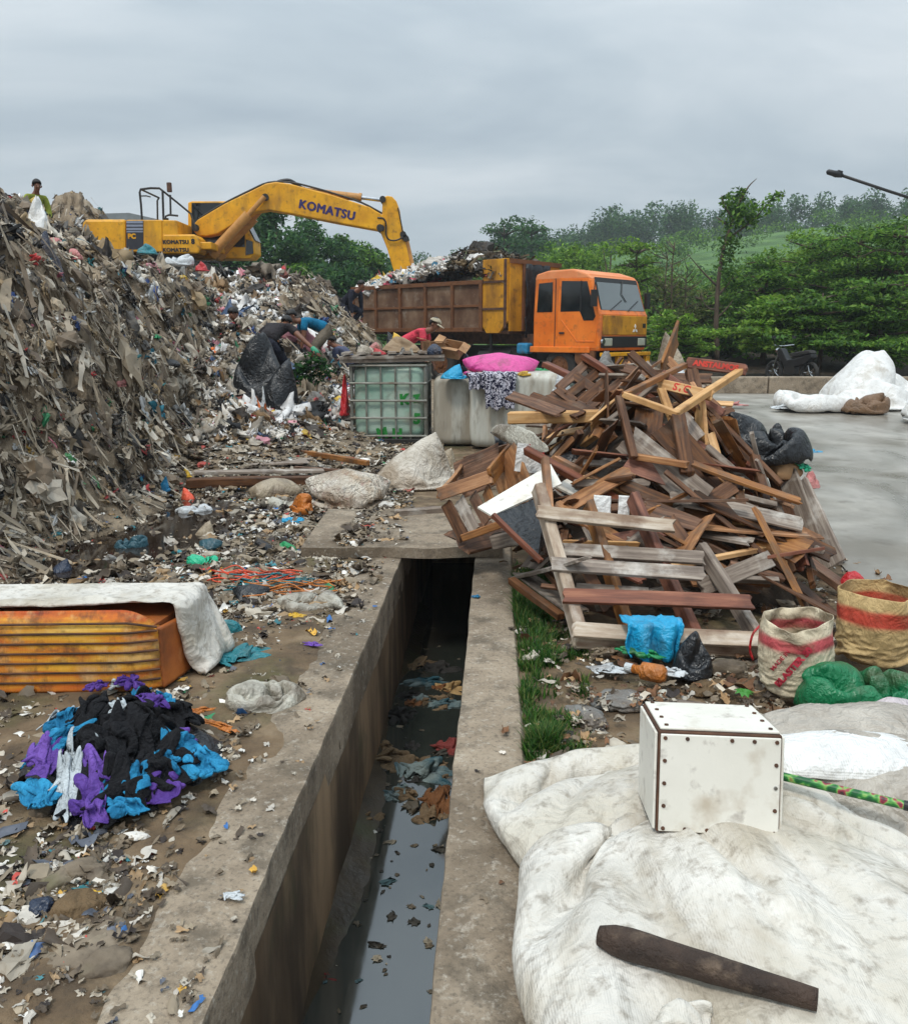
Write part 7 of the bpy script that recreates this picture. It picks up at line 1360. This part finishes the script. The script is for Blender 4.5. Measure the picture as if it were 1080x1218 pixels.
    skin('trousers', V3, E3_, R3, trousers, t, root=1)
    for s, nm in ((1, 'l'), (-1, 'r')):
        a = J['an' + nm]; skin('shoe', [a + Vector((-.05, 0, -.05)), a + Vector((.05, 0, -.05)), a + Vector((.16, s * .02, -.06))], [(0, 1), (1, 2)], [.042, .044, .034], M['black'], t, 1)
        if glove: skin('glove', [J['wr' + nm] - J['d' + nm] * .04, J['wr' + nm] + J['d' + nm] * .05, J['wr' + nm] + J['d' + nm] * .13], [(0, 1), (1, 2)], [.044, .05, .032], glove, t, 1)
    Q = Matrix((hd, hup.cross(hd), hup)).transposed()
    def hl(p): return hc + Q @ Vector(p)
    mb = MB()
    for s in (1, -1): mb.tube([hl((.088, s * .032, .018)), hl((.096, s * .032, .018))], [.012, .006], 8)
    mb.build('eye', M['black'], body, smooth=True); mb = MB()
    for s in (1, -1): mb.tube([hl((-.01, s * .074, -.03)), hl((-.012, s * .088, .0)), hl((-.01, s * .078, .028))], [.008, .016, .008], 8)
    mb.build('ear', M['skin'], body, smooth=True); MB().tube([hl((.088, -.022, -.052)), hl((.094, 0, -.05)), hl((.088, .022, -.052))], .006, 6).build('mouth', M['wet_rose'], body, smooth=True)
    v, f = ico(3); 
    if hair:
        k = v.copy(); k = k * [.105, .09, .11]; sel = (v[:, 2] > -.15 + .55 * v[:, 0]) ; ff = f[sel[f].all(1)]; o = raw('hair', np.array([tuple(hl((q[0] - .012, q[1], q[2] + .035))) for q in k]), ff, M['hair'], t, center=False); o.modifiers.new('Solid', 'SOLIDIFY').thickness = .02
    if hat:
        k = v * [.118, .10, .10]; sel = v[:, 2] > .02; ff = f[sel[f].all(1)]; cp = raw('cap', np.array([tuple(hl((q[0] - .005, q[1], q[2] + .04))) for q in k]), ff, hat, t, center=False); cp.modifiers.new('Solid', 'SOLIDIFY').thickness = .012
        bm_ = MB(); pts = [hl((.10 * math.cos(a) + .075 * max(0, math.cos(a)) + .01, .092 * math.sin(a), .045 - .03 * max(0, math.cos(a)))) for a in np.linspace(-1.2, 1.2, 13)] + [hl((.075, y, .05)) for y in (.06, 0, -.06)]
        bm_.add(pts, [tuple(range(len(pts)))]); o = bm_.build('brim', hat, cp); o.modifiers.new('Solid', 'SOLIDIFY').thickness = .01
    return t
c_navy = cloth('c_navy', C(44, 46, 58)); c_darkgrey = cloth('c_darkgrey', C(52, 48, 50)); c_bluesh = cloth('c_bluesh', C(24, 112, 150)); c_pink = cloth('c_pink', C(222, 74, 92)); c_lime = cloth('c_lime', C(150, 160, 66)); c_red = cloth('c_red', C(150, 40, 52)); c_tan = cloth('c_tan', C(120, 110, 96)); c_cap = cloth('c_cap', C(196, 184, 160)); c_greyblue = cloth('c_greyblue', C(84, 88, 112)); c_green = M['mint']
def on(x, y, dz=0): return (x, y, gz(x, y) + dz)
q = dp(313, 400, 13.0); person('worker in dark grey shirt bending over behind a standing black sack', on(q.x - .05, 13.35, -.06), R(72), .74, 66, [(.0, .16, 0), (-.02, -.16, 0)], [(.30, .22, .55), (.32, -.62, .62)], c_darkgrey, c_navy, (.6, .1, -.8), glove=c_green, scale=1.06)
q = dp(382, 392, 16.0); person('worker in bright blue shirt stooping left over the heap slope', on(q.x + .12, 16.0, -.02), R(200), .74, 74, [(.05, .15, 0), (-.1, -.15, 0)], [(.55, .16, .32), (.56, -.12, .30)], c_bluesh, c_tan, (.9, .2, -.5), sleeve='short')
q = dp(500, 392, 15.2); person('worker in pink shirt and beige cap bending beside the truck', (q.x - .34, 15.2, .66), R(-8), .78, 62, [(.0, .16, 0), (-.1, -.16, 0)], [(.55, .25, .36), (.5, -.2, .3)], c_pink, c_navy, (.9, -.25, -.35), hat=c_cap)
q = dp(47, 232, 10.8); person('person in lime green jacket standing high on the heap at the left', on(-7.72, 16.3, .06), R(-40), .86, 12, [(.0, .12, 0), (-.05, -.12, 0)], [(.25, .2, .75), (.2, -.24, .7)], c_lime, c_navy, (1, -.2, -.3), sleeve='long', scale=.9)
q = dp(277, 380, 14.5); person('worker in red shirt half hidden behind the cut face', on(q.x + .12, 15.4, -.85), R(-120), .62, 40, [(.0, .16, 0), (-.1, -.16, 0)], [(.4, .2, .4), (.4, -.2, .4)], c_red, c_navy, (1, 0, -.4))
q = dp(405, 350, 21.0); person('worker in dark jacket crouching on the far crest of the heap', on(q.x, 21.6, -.1), R(-30), .55, 52, [(.1, .16, 0), (-.1, -.16, 0)], [(.4, .2, .25), (.4, -.2, .2)], c_navy, c_navy, (1, 0, -.3), sleeve='long')
q = dp(424, 390, 16.5); person('worker in grey blue shirt crouching left of the truck bed', on(q.x, 16.3, -.15), R(160), .5, 45, [(.1, .16, 0), (-.1, -.16, 0)], [(.4, .2, .2), (.4, -.2, .2)], c_greyblue, c_navy, (1, 0, -.5))
HB('pink bag beside the worker crouching on the crest', 'rose', 411, 350, 21.4, .3, .3, .35, 650)
HBo('tall black refuse sack standing open in front of the bending worker', 'black_plastic', 303, 458, 12.75, 1.1, .6, 1.12, 651, 'refuse_sack', 'sack', sub=5, fold=.16)
HBo('second black refuse sack leaning on the tall one', 'black_plastic', 334, 462, 12.5, .8, .5, .86, 652, 'refuse_sack', 'sack', sub=5, fold=.16); HBo('pale strip of plastic caught on the tall black sack', 'rwhite', 311, 425, 12.02, .09, .08, .5, 653, 'plastic_strip', 'plastic'); HBo('white sheet held up by the bending worker', 'rwhite', 345, 420, 13.0, .36, .1, .4, 654, 'sheet', 'sheet'); HBo('orange cardboard box on the slope behind the tall black sack', 'card', 288, 395, 13.6, .24, .2, .3, 655, 'cardboard_box', 'box'); HBo('pink packet on the slope left of the bending worker', 'rose', 286, 372, 15.0, .3, .2, .24, 656, 'packet', 'packet')
# leafy branch stuck in the heap
def leaf_cloud(cents, rad, n, size, cols, flat_=.5, shell=.0):
    """n leaf faces scattered through the clumps' volume"""
    cents = np.array(cents, float); rad = np.array(rad, float); w_ = rad.prod(1) ** .7; i = rng.choice(len(cents), n, p=w_ / w_.sum()); d = rng.normal(size=(n, 3)); d /= np.linalg.norm(d, axis=1)[:, None]; rr = rng.uniform(shell, 1, (n, 1)) ** .5
    P = cents[i] + d * rr * rad[i]; Nn = rng.normal(size=(n, 3)) * [1, 1, 1 + flat_ * 2] + [0, 0, flat_]; Nn /= np.linalg.norm(Nn, axis=1)[:, None]; T = np.cross(Nn, rng.normal(size=(n, 3))); T /= np.linalg.norm(T, axis=1)[:, None]; B = np.cross(Nn, T); s = size * rng.uniform(.6, 1.4, (n, 1))
    V = np.stack([P - T * s, P + B * s * .45 + Nn * s * .1, P + T * s, P - B * s * .45 + Nn * s * .1], 1).reshape(-1, 3); Fc = np.arange(4 * n).reshape(n, 4); cs = np.array([C(*c) for c in cols]); cc = cs[rng.integers(0, len(cs), n)] * rng.uniform(.75, 1.25, (n, 1)) * rng.uniform(.85, 1.15, (len(cents), 1))[i]
    return V, Fc, np.repeat(cc, 4, 0)
q = dp(362, 425, 14.0); b = on(q.x, 13.9); pb_ = thing('leafy_branch', 'green leafy branch stuck in the heap between the two workers', 'plant', b); V, Fc, cc = leaf_cloud([(0, 0, .35), (.2, 0, .5), (-.2, .1, .25), (.05, 0, .15), (.35, 0, .3)], [(.2, .2, .15)] * 5, 520, .055, [(40, 82, 34), (56, 104, 42), (30, 60, 28)]); raw('leaves', V, Fc, M['leaf'], pb_, False, cc, center=False); MB().tube([(0, 0, -.1), (.02, 0, .2), (.1, 0, .5)], .015).tube([(0, 0, .1), (.25, 0, .4)], .01).tube([(0, 0, .05), (-.2, .1, .28)], .01).build('stem', M['bark'], pb_)
# ------------------------------------------------------------------ trees
def tree(label, base, trunk, limbs, clumps, n, size, cols, flat_=.5, name='tree', group=None, shell=.0, tr=.16, cat='tree'):
    t = thing(name, label, cat, base, 0, group); mb = MB(); k = len(trunk); mb.tube(spline(trunk, 4), [tr * (1 - .8 * i / (4 * (k - 1))) for i in range(4 * (k - 1) + 1)], 9)
    for pts in limbs: m_ = len(pts); mb.tube(spline(pts, 3), [tr * .42 * (1 - .8 * i / (3 * (m_ - 1))) for i in range(3 * (m_ - 1) + 1)], 6)
    mb.build('trunk', M['bark'], t, smooth=True); V, Fc, cc = leaf_cloud([c[:3] for c in clumps], [c[3:] for c in clumps], n, size, cols, flat_, shell); raw('crown', V, Fc, M['leaf'], t, False, cc, center=False); return t
GR = [(88, 130, 48), (108, 150, 56), (70, 108, 42), (126, 162, 62), (56, 90, 38)]; LG = [(112, 152, 48), (130, 168, 58), (92, 132, 44), (74, 110, 40), (144, 174, 72)]; DG = [(56, 98, 56), (72, 114, 62), (46, 80, 48), (88, 124, 66)]; OG = [(104, 120, 58), (84, 102, 52), (122, 126, 72), (72, 88, 50)]
def layered(label, base, h, r, seed, cols, n, lay=5, lean=0, size=.12, z0=.3, group=None, full=.8):
    """a tree with flat tiers of foliage on level branches"""
    q = np.random.default_rng(seed); tr = [(0, 0, -.3), (.05 * r + lean * .3, .04, h * .4), (lean * .7, 0, h * .75), (lean, 0, h * .97)]; lm = []; cl = []
    for k in range(lay):
        z = h * (z0 + (1 - z0) * (k + .3) / lay); rr = r * (1 - .55 * (k / lay) ** 1.6) * q.uniform(.8, 1.1); nb = 6
        for j in range(nb):
            a = j * 6.283 / nb + q.uniform(-.5, .5) + k; d = rr * q.uniform(.55, 1.0); e = Vector((math.cos(a) * d + lean * z / h, math.sin(a) * d, z + q.normal(0, .1) * h * .3)); lm.append([(lean * z / h, 0, z - .12 * h * .3), (e.x * .5, e.y * .5, z), tuple(e)])
            for m_ in range(3): s = q.uniform(.3, 1.0); cl.append((e.x * s + q.normal(0, .1) * r, e.y * s + q.normal(0, .1) * r, e.z + q.normal(0, .03) * h, rr * q.uniform(.22, .4) * full, rr * q.uniform(.22, .4) * full, h * q.uniform(.02, .045)))
    return tree(label, base, tr, lm, cl, n, size, cols, 1.0, 'layered_tree', group, tr=.02 * h + .03)
def bushy(label, base, h, r, seed, cols, n, size=.16, z0=.25, group=None, name='tree', nb=26, tr=None, lean=0.):
    q = np.random.default_rng(seed); trk = [(0, 0, -.4), (.1 + lean * .3, 0, h * .35), (lean * .8, .05, h * .7), (lean, 0, h * .92)]; lm = []; cl = []
    for k in range(nb):
        a = q.uniform(0, 6.28); u = q.uniform(0, 1); z = h * (z0 + (1 - z0) * u); rr = r * math.sqrt(max(.05, 1 - (2 * u - .85) ** 2 * .8)) * q.uniform(.35, 1.0); e = (math.cos(a) * rr + lean * u, math.sin(a) * rr, z)
        s = r * q.uniform(.2, .42); cl.append((*e, s, s, s * .72))
        if k < 10: lm.append([(lean * u * .6, 0, z * .6), (e[0] * .5, e[1] * .5, z * .82), e])
    return tree(label, base, trk, lm, cl, n, size, cols, .45, name, group, tr=tr or .025 * h)
def gb_(px, Y): return (((px - CX) / F) * Y * _c + 0, Y, .25 + .3 * (Y > 21))
def tb(px, Y, top): 
    b = dp(px, 430, Y); t_ = dp(px, top, Y); return (b.x, Y, .3), t_.z - .3
# dense dark trees behind the excavator
for k, (px, Y, top, r, n, lb) in enumerate(((300, 46, 268, 3.2, 3600, 'dark dense tree directly behind the excavator boom foot'), (335, 44, 252, 3.4, 4600, 'tallest dark tree under the excavator boom'), (372, 47, 262, 3.0, 3600, 'dark tree right of the tallest one under the boom'), (410, 50, 284, 2.6, 3000, 'lighter tree with open crown beside the excavator arm'), (445, 52, 300, 2.6, 3000, 'low tree between the excavator arm and the truck load'), (268, 50, 285, 3.0, 3000, 'dark tree showing below the boom lift cylinders'), (350, 40, 318, 2.8, 3400, 'low bushy tree in front of the tallest dark tree'), (400, 40, 325, 2.6, 3000, 'low bushy tree behind the worker on the crest'))):
    b, h = tb(px, Y, top); bushy(lb, b, h, r, 800 + k, DG if k not in (3, 6) else GR, int(n * 2.6), .15, .12, nb=34)
# middle distance behind the truck
for k, (px, Y, top, r, lb) in enumerate(((598, 84, 264, 4.2, 'dark flat topped tree rising behind the truck load, left one of two'), (630, 88, 262, 4.2, 'dark flat topped tree rising behind the truck load, right one of two'))):
    b, h = tb(px, Y, top); layered(lb, (b[0], b[1], 1.0), h - .7, r, 830 + k, DG, 5000, 5, size=.2, z0=.45, full=1.2)
for k, (px, Y, top, r, lb) in enumerate(((560, 60, 308, 3.0, 'green tree at the left end of the truck load skyline'), (655, 55, 300, 3.2, 'bright green tree behind the truck headboard'), (690, 52, 298, 3.0, 'bright green tree behind the truck cab roof, left'), (722, 50, 292, 3.0, 'bright green tree behind the truck cab roof, middle'), (680, 66, 290, 3.6, 'dark green tree further behind the cab roof'), (520, 66, 318, 3.2, 'low green tree seen past the excavator bucket'))):
    b, h = tb(px, Y, top); bushy(lb, b, h, r, 840 + k, LG if 0 < k < 4 else GR, 6000, .13, .1)
for k, (px, Y, top, r, lb) in enumerate(((752, 42, 284, 2.6, 'light green tiered tree behind the windshield'), (790, 40, 330, 2.0, 'olive tiered tree right of the windshield'))):
    b, h = tb(px, Y, top); layered(lb, b, h, r, 850 + k, LG if k == 0 else OG, 6000, 6, size=.1)
# roadside trees at the right
for k, (px, Y, top, r, n, cols, lb) in enumerate(((905, 31, 300, 2.7, 6500, GR, 'bushy green tiered tree beside the tall bare trunk'), (955, 33, 276, 3.2, 7500, LG, 'large bright green tiered tree in the roadside row'), (1010, 30, 268, 3.0, 7500, GR, 'large green tiered tree near the right edge of the roadside row'), (1060, 28, 262, 2.8, 6500, GR, 'green tiered tree at the far right of the roadside row'), (925, 26, 352, 2.0, 4200, LG, 'low tiered tree with pale trunk above the motorcycle'), (972, 25.5, 345, 2.1, 4600, GR, 'low dark tiered tree with pale trunk right of the motorcycle'), (1040, 25, 330, 2.2, 4600, GR, 'low green tree overhanging the white bulk bags'), (830, 33, 345, 2.0, 3600, OG, 'olive tiered tree left of the tall bare trunk'), (800, 29, 372, 1.5, 2400, LG, 'small tiered tree behind the brown board at the bumper'))):
    b, h = tb(px, Y, top); layered(lb, b, h, r, 860 + k, cols, int(n * 1.7), 7, size=.085, z0=.22 if k not in (4, 5) else .4, full=1.0)
for k, (px, Y, top, r) in enumerate(((870, 42, 330, 3.0), (930, 44, 310, 3.4), (1000, 42, 310, 3.4), (1060, 40, 300, 3.2), (800, 46, 345, 2.8), (1120, 34, 290, 3.4))):
    b, h = tb(px, Y, top); bushy(['dense dark bush behind the tall bare trunk', 'dense bush filling the gap behind the bright tiered tree', 'dense bush behind the large green tiered tree', 'dense bush at the right edge behind the roadside row', 'dense dark bush behind the olive tiered trees', 'dense bush beyond the street lamp'][k], b, h, r, 880 + k, GR if k not in (1, 2) else LG, 6500, .12, .05)
# tall half bare tree with dead branch
b, h = tb(853, 29.5, 222); B0_ = Vector(b); rel = lambda px, py, dy=0.: tuple(dp(px, py, 29.5 + dy) - B0_)
tree('tall thin tree with a dead branch and a ragged dark crown', b, [rel(853, 432), rel(852, 380), rel(855, 330), rel(862, 290), rel(874, 255), rel(884, 225)], [[rel(853, 340), rel(835, 322), rel(818, 302)], [rel(853, 352), rel(866, 338), rel(874, 325)], [rel(853, 368), rel(842, 366), rel(832, 352)], [rel(864, 285), rel(895, 262), rel(915, 240), rel(928, 230)], [rel(872, 260), rel(862, 245), rel(858, 232)], [rel(868, 270), rel(858, 262), rel(852, 258)], [rel(880, 240), rel(890, 222), rel(900, 212)], [rel(853, 378), rel(865, 366), rel(872, 356)]],
     [(*rel(872, 262), .5, .5, .6), (*rel(882, 250), .55, .5, .45), (*rel(868, 290), .45, .4, .5), (*rel(876, 232), .3, .3, .3), (*rel(905, 248), .42, .4, .26), (*rel(920, 236), .34, .3, .18), (*rel(928, 231), .2, .2, .12), (*rel(865, 240), .3, .3, .25), (*rel(862, 312), .4, .4, .5), (*rel(870, 330), .42, .4, .4), (*rel(892, 262), .4, .4, .3), (*rel(885, 228), .2, .2, .16)], 1500, .085, GR, .3, tr=.10, name='half_bare_tree')
# bare saplings
for k, (px, Y, top, lb) in enumerate(((795, 30, 288, 'tall bare sapling right of the truck windshield'), (788, 31, 300, 'second bare sapling close beside the tall one'), (812, 30.5, 318, 'short bare sapling left of the dead branch'))):
    b, h = tb(px, Y, top); q = np.random.default_rng(k + 3); lm = []
    for j in range(14): z = h * q.uniform(.35, .98); a = q.uniform(0, 6.28); d = q.uniform(.3, .9); lm.append([(0, 0, z), (math.cos(a) * d * .5, math.sin(a) * d * .5, z + .15), (math.cos(a) * d, math.sin(a) * d, z + .4)])
    tree(lb, b, [(0, 0, -.2), (.03, 0, h * .4), (-.04, 0, h * .8), (0, 0, h)], lm, [(0, 0, h * .6, .7, .6, h * .35)], 260, .07, OG, .3, 'bare_sapling', 'bare saplings', tr=.055)
# wooded ridge and hillside scrub: far-off woods that read as one mass
def wood(name, pts, n, size, cols, label, spread=(2.2, 2.2, 2.6), trunk=True):
    cl = [(x, y, z + h * .62, spread[0] * q, spread[1] * q, h * .42) for x, y, z, h, q in pts]; V, Fc, cc = leaf_cloud([c[:3] for c in cl], [c[3:] for c in cl], n, size, cols, .3); tag(raw(name, V, Fc, M['leaf'], smooth=False, col=cc, center=False), label, 'trees', kind='stuff')
pts = []
for k in range(430):
    t_ = rng.uniform(-.35, .75); y = rng.uniform(170, 215); x = t_ * y; pts.append((x, y, float(hill_h(np.array([x]), np.array([y]))[0]), rng.uniform(5.5, 9) * (.75 if t_ < .05 else 1.0 if t_ < .34 else .8), rng.uniform(.7, 1.4)))
wood('ridge_wood', pts, 130000, .36, DG, 'dark wood along the far ridge')
pts = []
for k in range(300):
    t_ = rng.uniform(-.4, .75); y = rng.uniform(62, 150); x = t_ * y
    if rng.uniform() < (.5 if .28 < t_ < .55 and y > 95 else .95): pts.append((x, y, float(hill_h(np.array([x]), np.array([y]))[0]), rng.uniform(2, 4.2), rng.uniform(.6, 1.2)))
wood('hillside_scrub', pts, 50000, .24, GR, 'scrub and small trees on the hillside')
pts = [(x, y, .3, rng.uniform(1.2, 2.6), rng.uniform(.5, .9)) for x, y in zip(rng.uniform(2, 30, 90), rng.uniform(34, 46, 90))]
wood('undergrowth', pts, 16000, .16, GR, 'undergrowth beneath the roadside trees')
b_ = dp(968, 232, 178)
# ------------------------------------------------------------------ motorcycle, street lamp, far roof
mc = thing('motorcycle', 'dark motorcycle parked under the roadside trees', 'motorcycle', (8.95, 22.6, .36), R(115))
def ringm(c, r, tr_, n=26):
    V = []; 
    for k in range(n):
        a = 2 * math.pi * k / n
        for j in range(8): b = 2 * math.pi * j / 8; V.append((c[0] + (r + tr_ * math.cos(b)) * math.cos(a), c[1] + tr_ * math.sin(b), c[2] + (r + tr_ * math.cos(b)) * math.sin(a)))
    A = np.arange(n * 8).reshape(n, 8); A = np.concatenate([A, A[:1]]); A = np.concatenate([A, A[:, :1]], 1); return V, np.stack([A[:-1, :-1], A[1:, :-1], A[1:, 1:], A[:-1, 1:]], -1).reshape(-1, 4)
for x in (-.6, .6):
    wh = empty('wheel', (x, 0, .29), (0, 0, 0), mc); V, Fc = ringm((0, 0, 0), .25, .05); raw('tyre', V, Fc, M['rubber'], wh); mb = MB().cyl((0, -.05, 0), (0, .05, 0), .05)
    for k in range(5): a = k * 1.257; mb.cyl((0, 0, 0), (.23 * math.cos(a), 0, .23 * math.sin(a)), .016)
    mb.build('rim', M['chrome'], wh)
MB().prism([(-.5, .5), (-.1, .42), (.15, .4), (.45, .72), (.42, .92), (.3, .9), (.1, .62), (-.2, .66), (-.7, .8), (-.72, .68)], -.1, .1).build('body', M['black'], mc, bv=.03); MB().prism([(-.72, .8), (-.1, .68), (.02, .74), (-.05, .8), (-.6, .88)], -.12, .12).build('seat', M['rubber'], mc, bv=.03)
MB().tube([(.6, -.07, .29), (.4, -.07, .9)], .02).tube([(.6, .07, .29), (.4, .07, .9)], .02).tube([(.3, -.34, 1.0), (.4, -.1, .97), (.4, .1, .97), (.3, .34, 1.0)], .015).build('handlebar', M['chrome'], mc); MB().box((0, 0, .36), (.36, .2, .26)).build('engine', M['dark_metal'], mc, bv=.03); MB().cyl((.46, 0, .84), (.53, 0, .84), .08).build('headlight', M['chrome'], mc); MB().tube([(.36, .3, 1.0), (.34, .34, 1.14)], .008).box((.34, .36, 1.2), (.02, .12, .08)).box((.34, -.36, 1.2), (.02, .12, .08)).build('mirror', M['black'], mc)
LY = 17.0; lp_ = thing('street_lamp', 'street lamp reaching in from the right on a long thin arm', 'street lamp', (dp(1118, 400, LY).x, LY, .2)); L0 = Vector(lp_.location)
a, b, c = dp(983, 203.5, LY) - L0, dp(1002, 208.5, LY) - L0, dp(1118, 246, LY) - L0
MB().tube([(0, 0, -.2), (0, 0, c.z - .3), (0, 0, c.z)], [.07, .05, .045], 12).build('post', M['dark_metal'], lp_, smooth=True); MB().tube([b, (b + c) / 2 + Vector((0, 0, -.01)), c], .028, 10).build('arm', M['dark_metal'], lp_, smooth=True)
d = (b - a).normalized(); u = Vector((0, 1, 0)); w_ = d.cross(u); mb = MB()
mb.tube([a, a + d * .03, a + d * .14, a + d * .2, b], [.015, .05, .055, .065, .04], 10); mb.build('lamp_head', M['black'], lp_, smooth=True); MB().box(tuple(a + d * .26 + Vector((0, 0, .05))), (.1, .08, .05), (0, R(15), 0)).build('photocell', M['black'], lp_, bv=.01)
rf = thing('shed', 'low grey shed roof beyond the heap left of the excavator', 'shed', tuple(dp(163, 275, 40) - Vector((0, 0, 6.5)))); hz = dp(160, 275, 40).z - (dp(160, 275, 40).z - 6.5)
MB().prism([(-1.7, 6.5), (-1.3, 6.85), (.8, 6.9), (2.2, 6.6), (2.2, 6.5)], -3, 3).build('roof', flat('grey_roof', C(128, 134, 136), .7), rf); MB().box((.2, 0, 3.2), (3.4, 5.4, 6.5)).build('wall', M['concrete'], rf)
# ------------------------------------------------------------------ haze
if HAZE:
    o = MB().box((0, 170, 34), (640, 380, 76)).build('haze', (hm := bpy.data.materials.new('haze'))); hm.use_nodes = True; nt = hm.node_tree; nt.nodes.clear(); ou = nt.nodes.new('ShaderNodeOutputMaterial'); pv = nt.nodes.new('ShaderNodeVolumePrincipled'); pv.inputs['Color'].default_value = (.84, .9, .95, 1); pv.inputs['Density'].default_value = HAZE; nt.links.new(pv.outputs[0], ou.inputs['Volume']); o.parent = None; tag(o, kind='stuff')
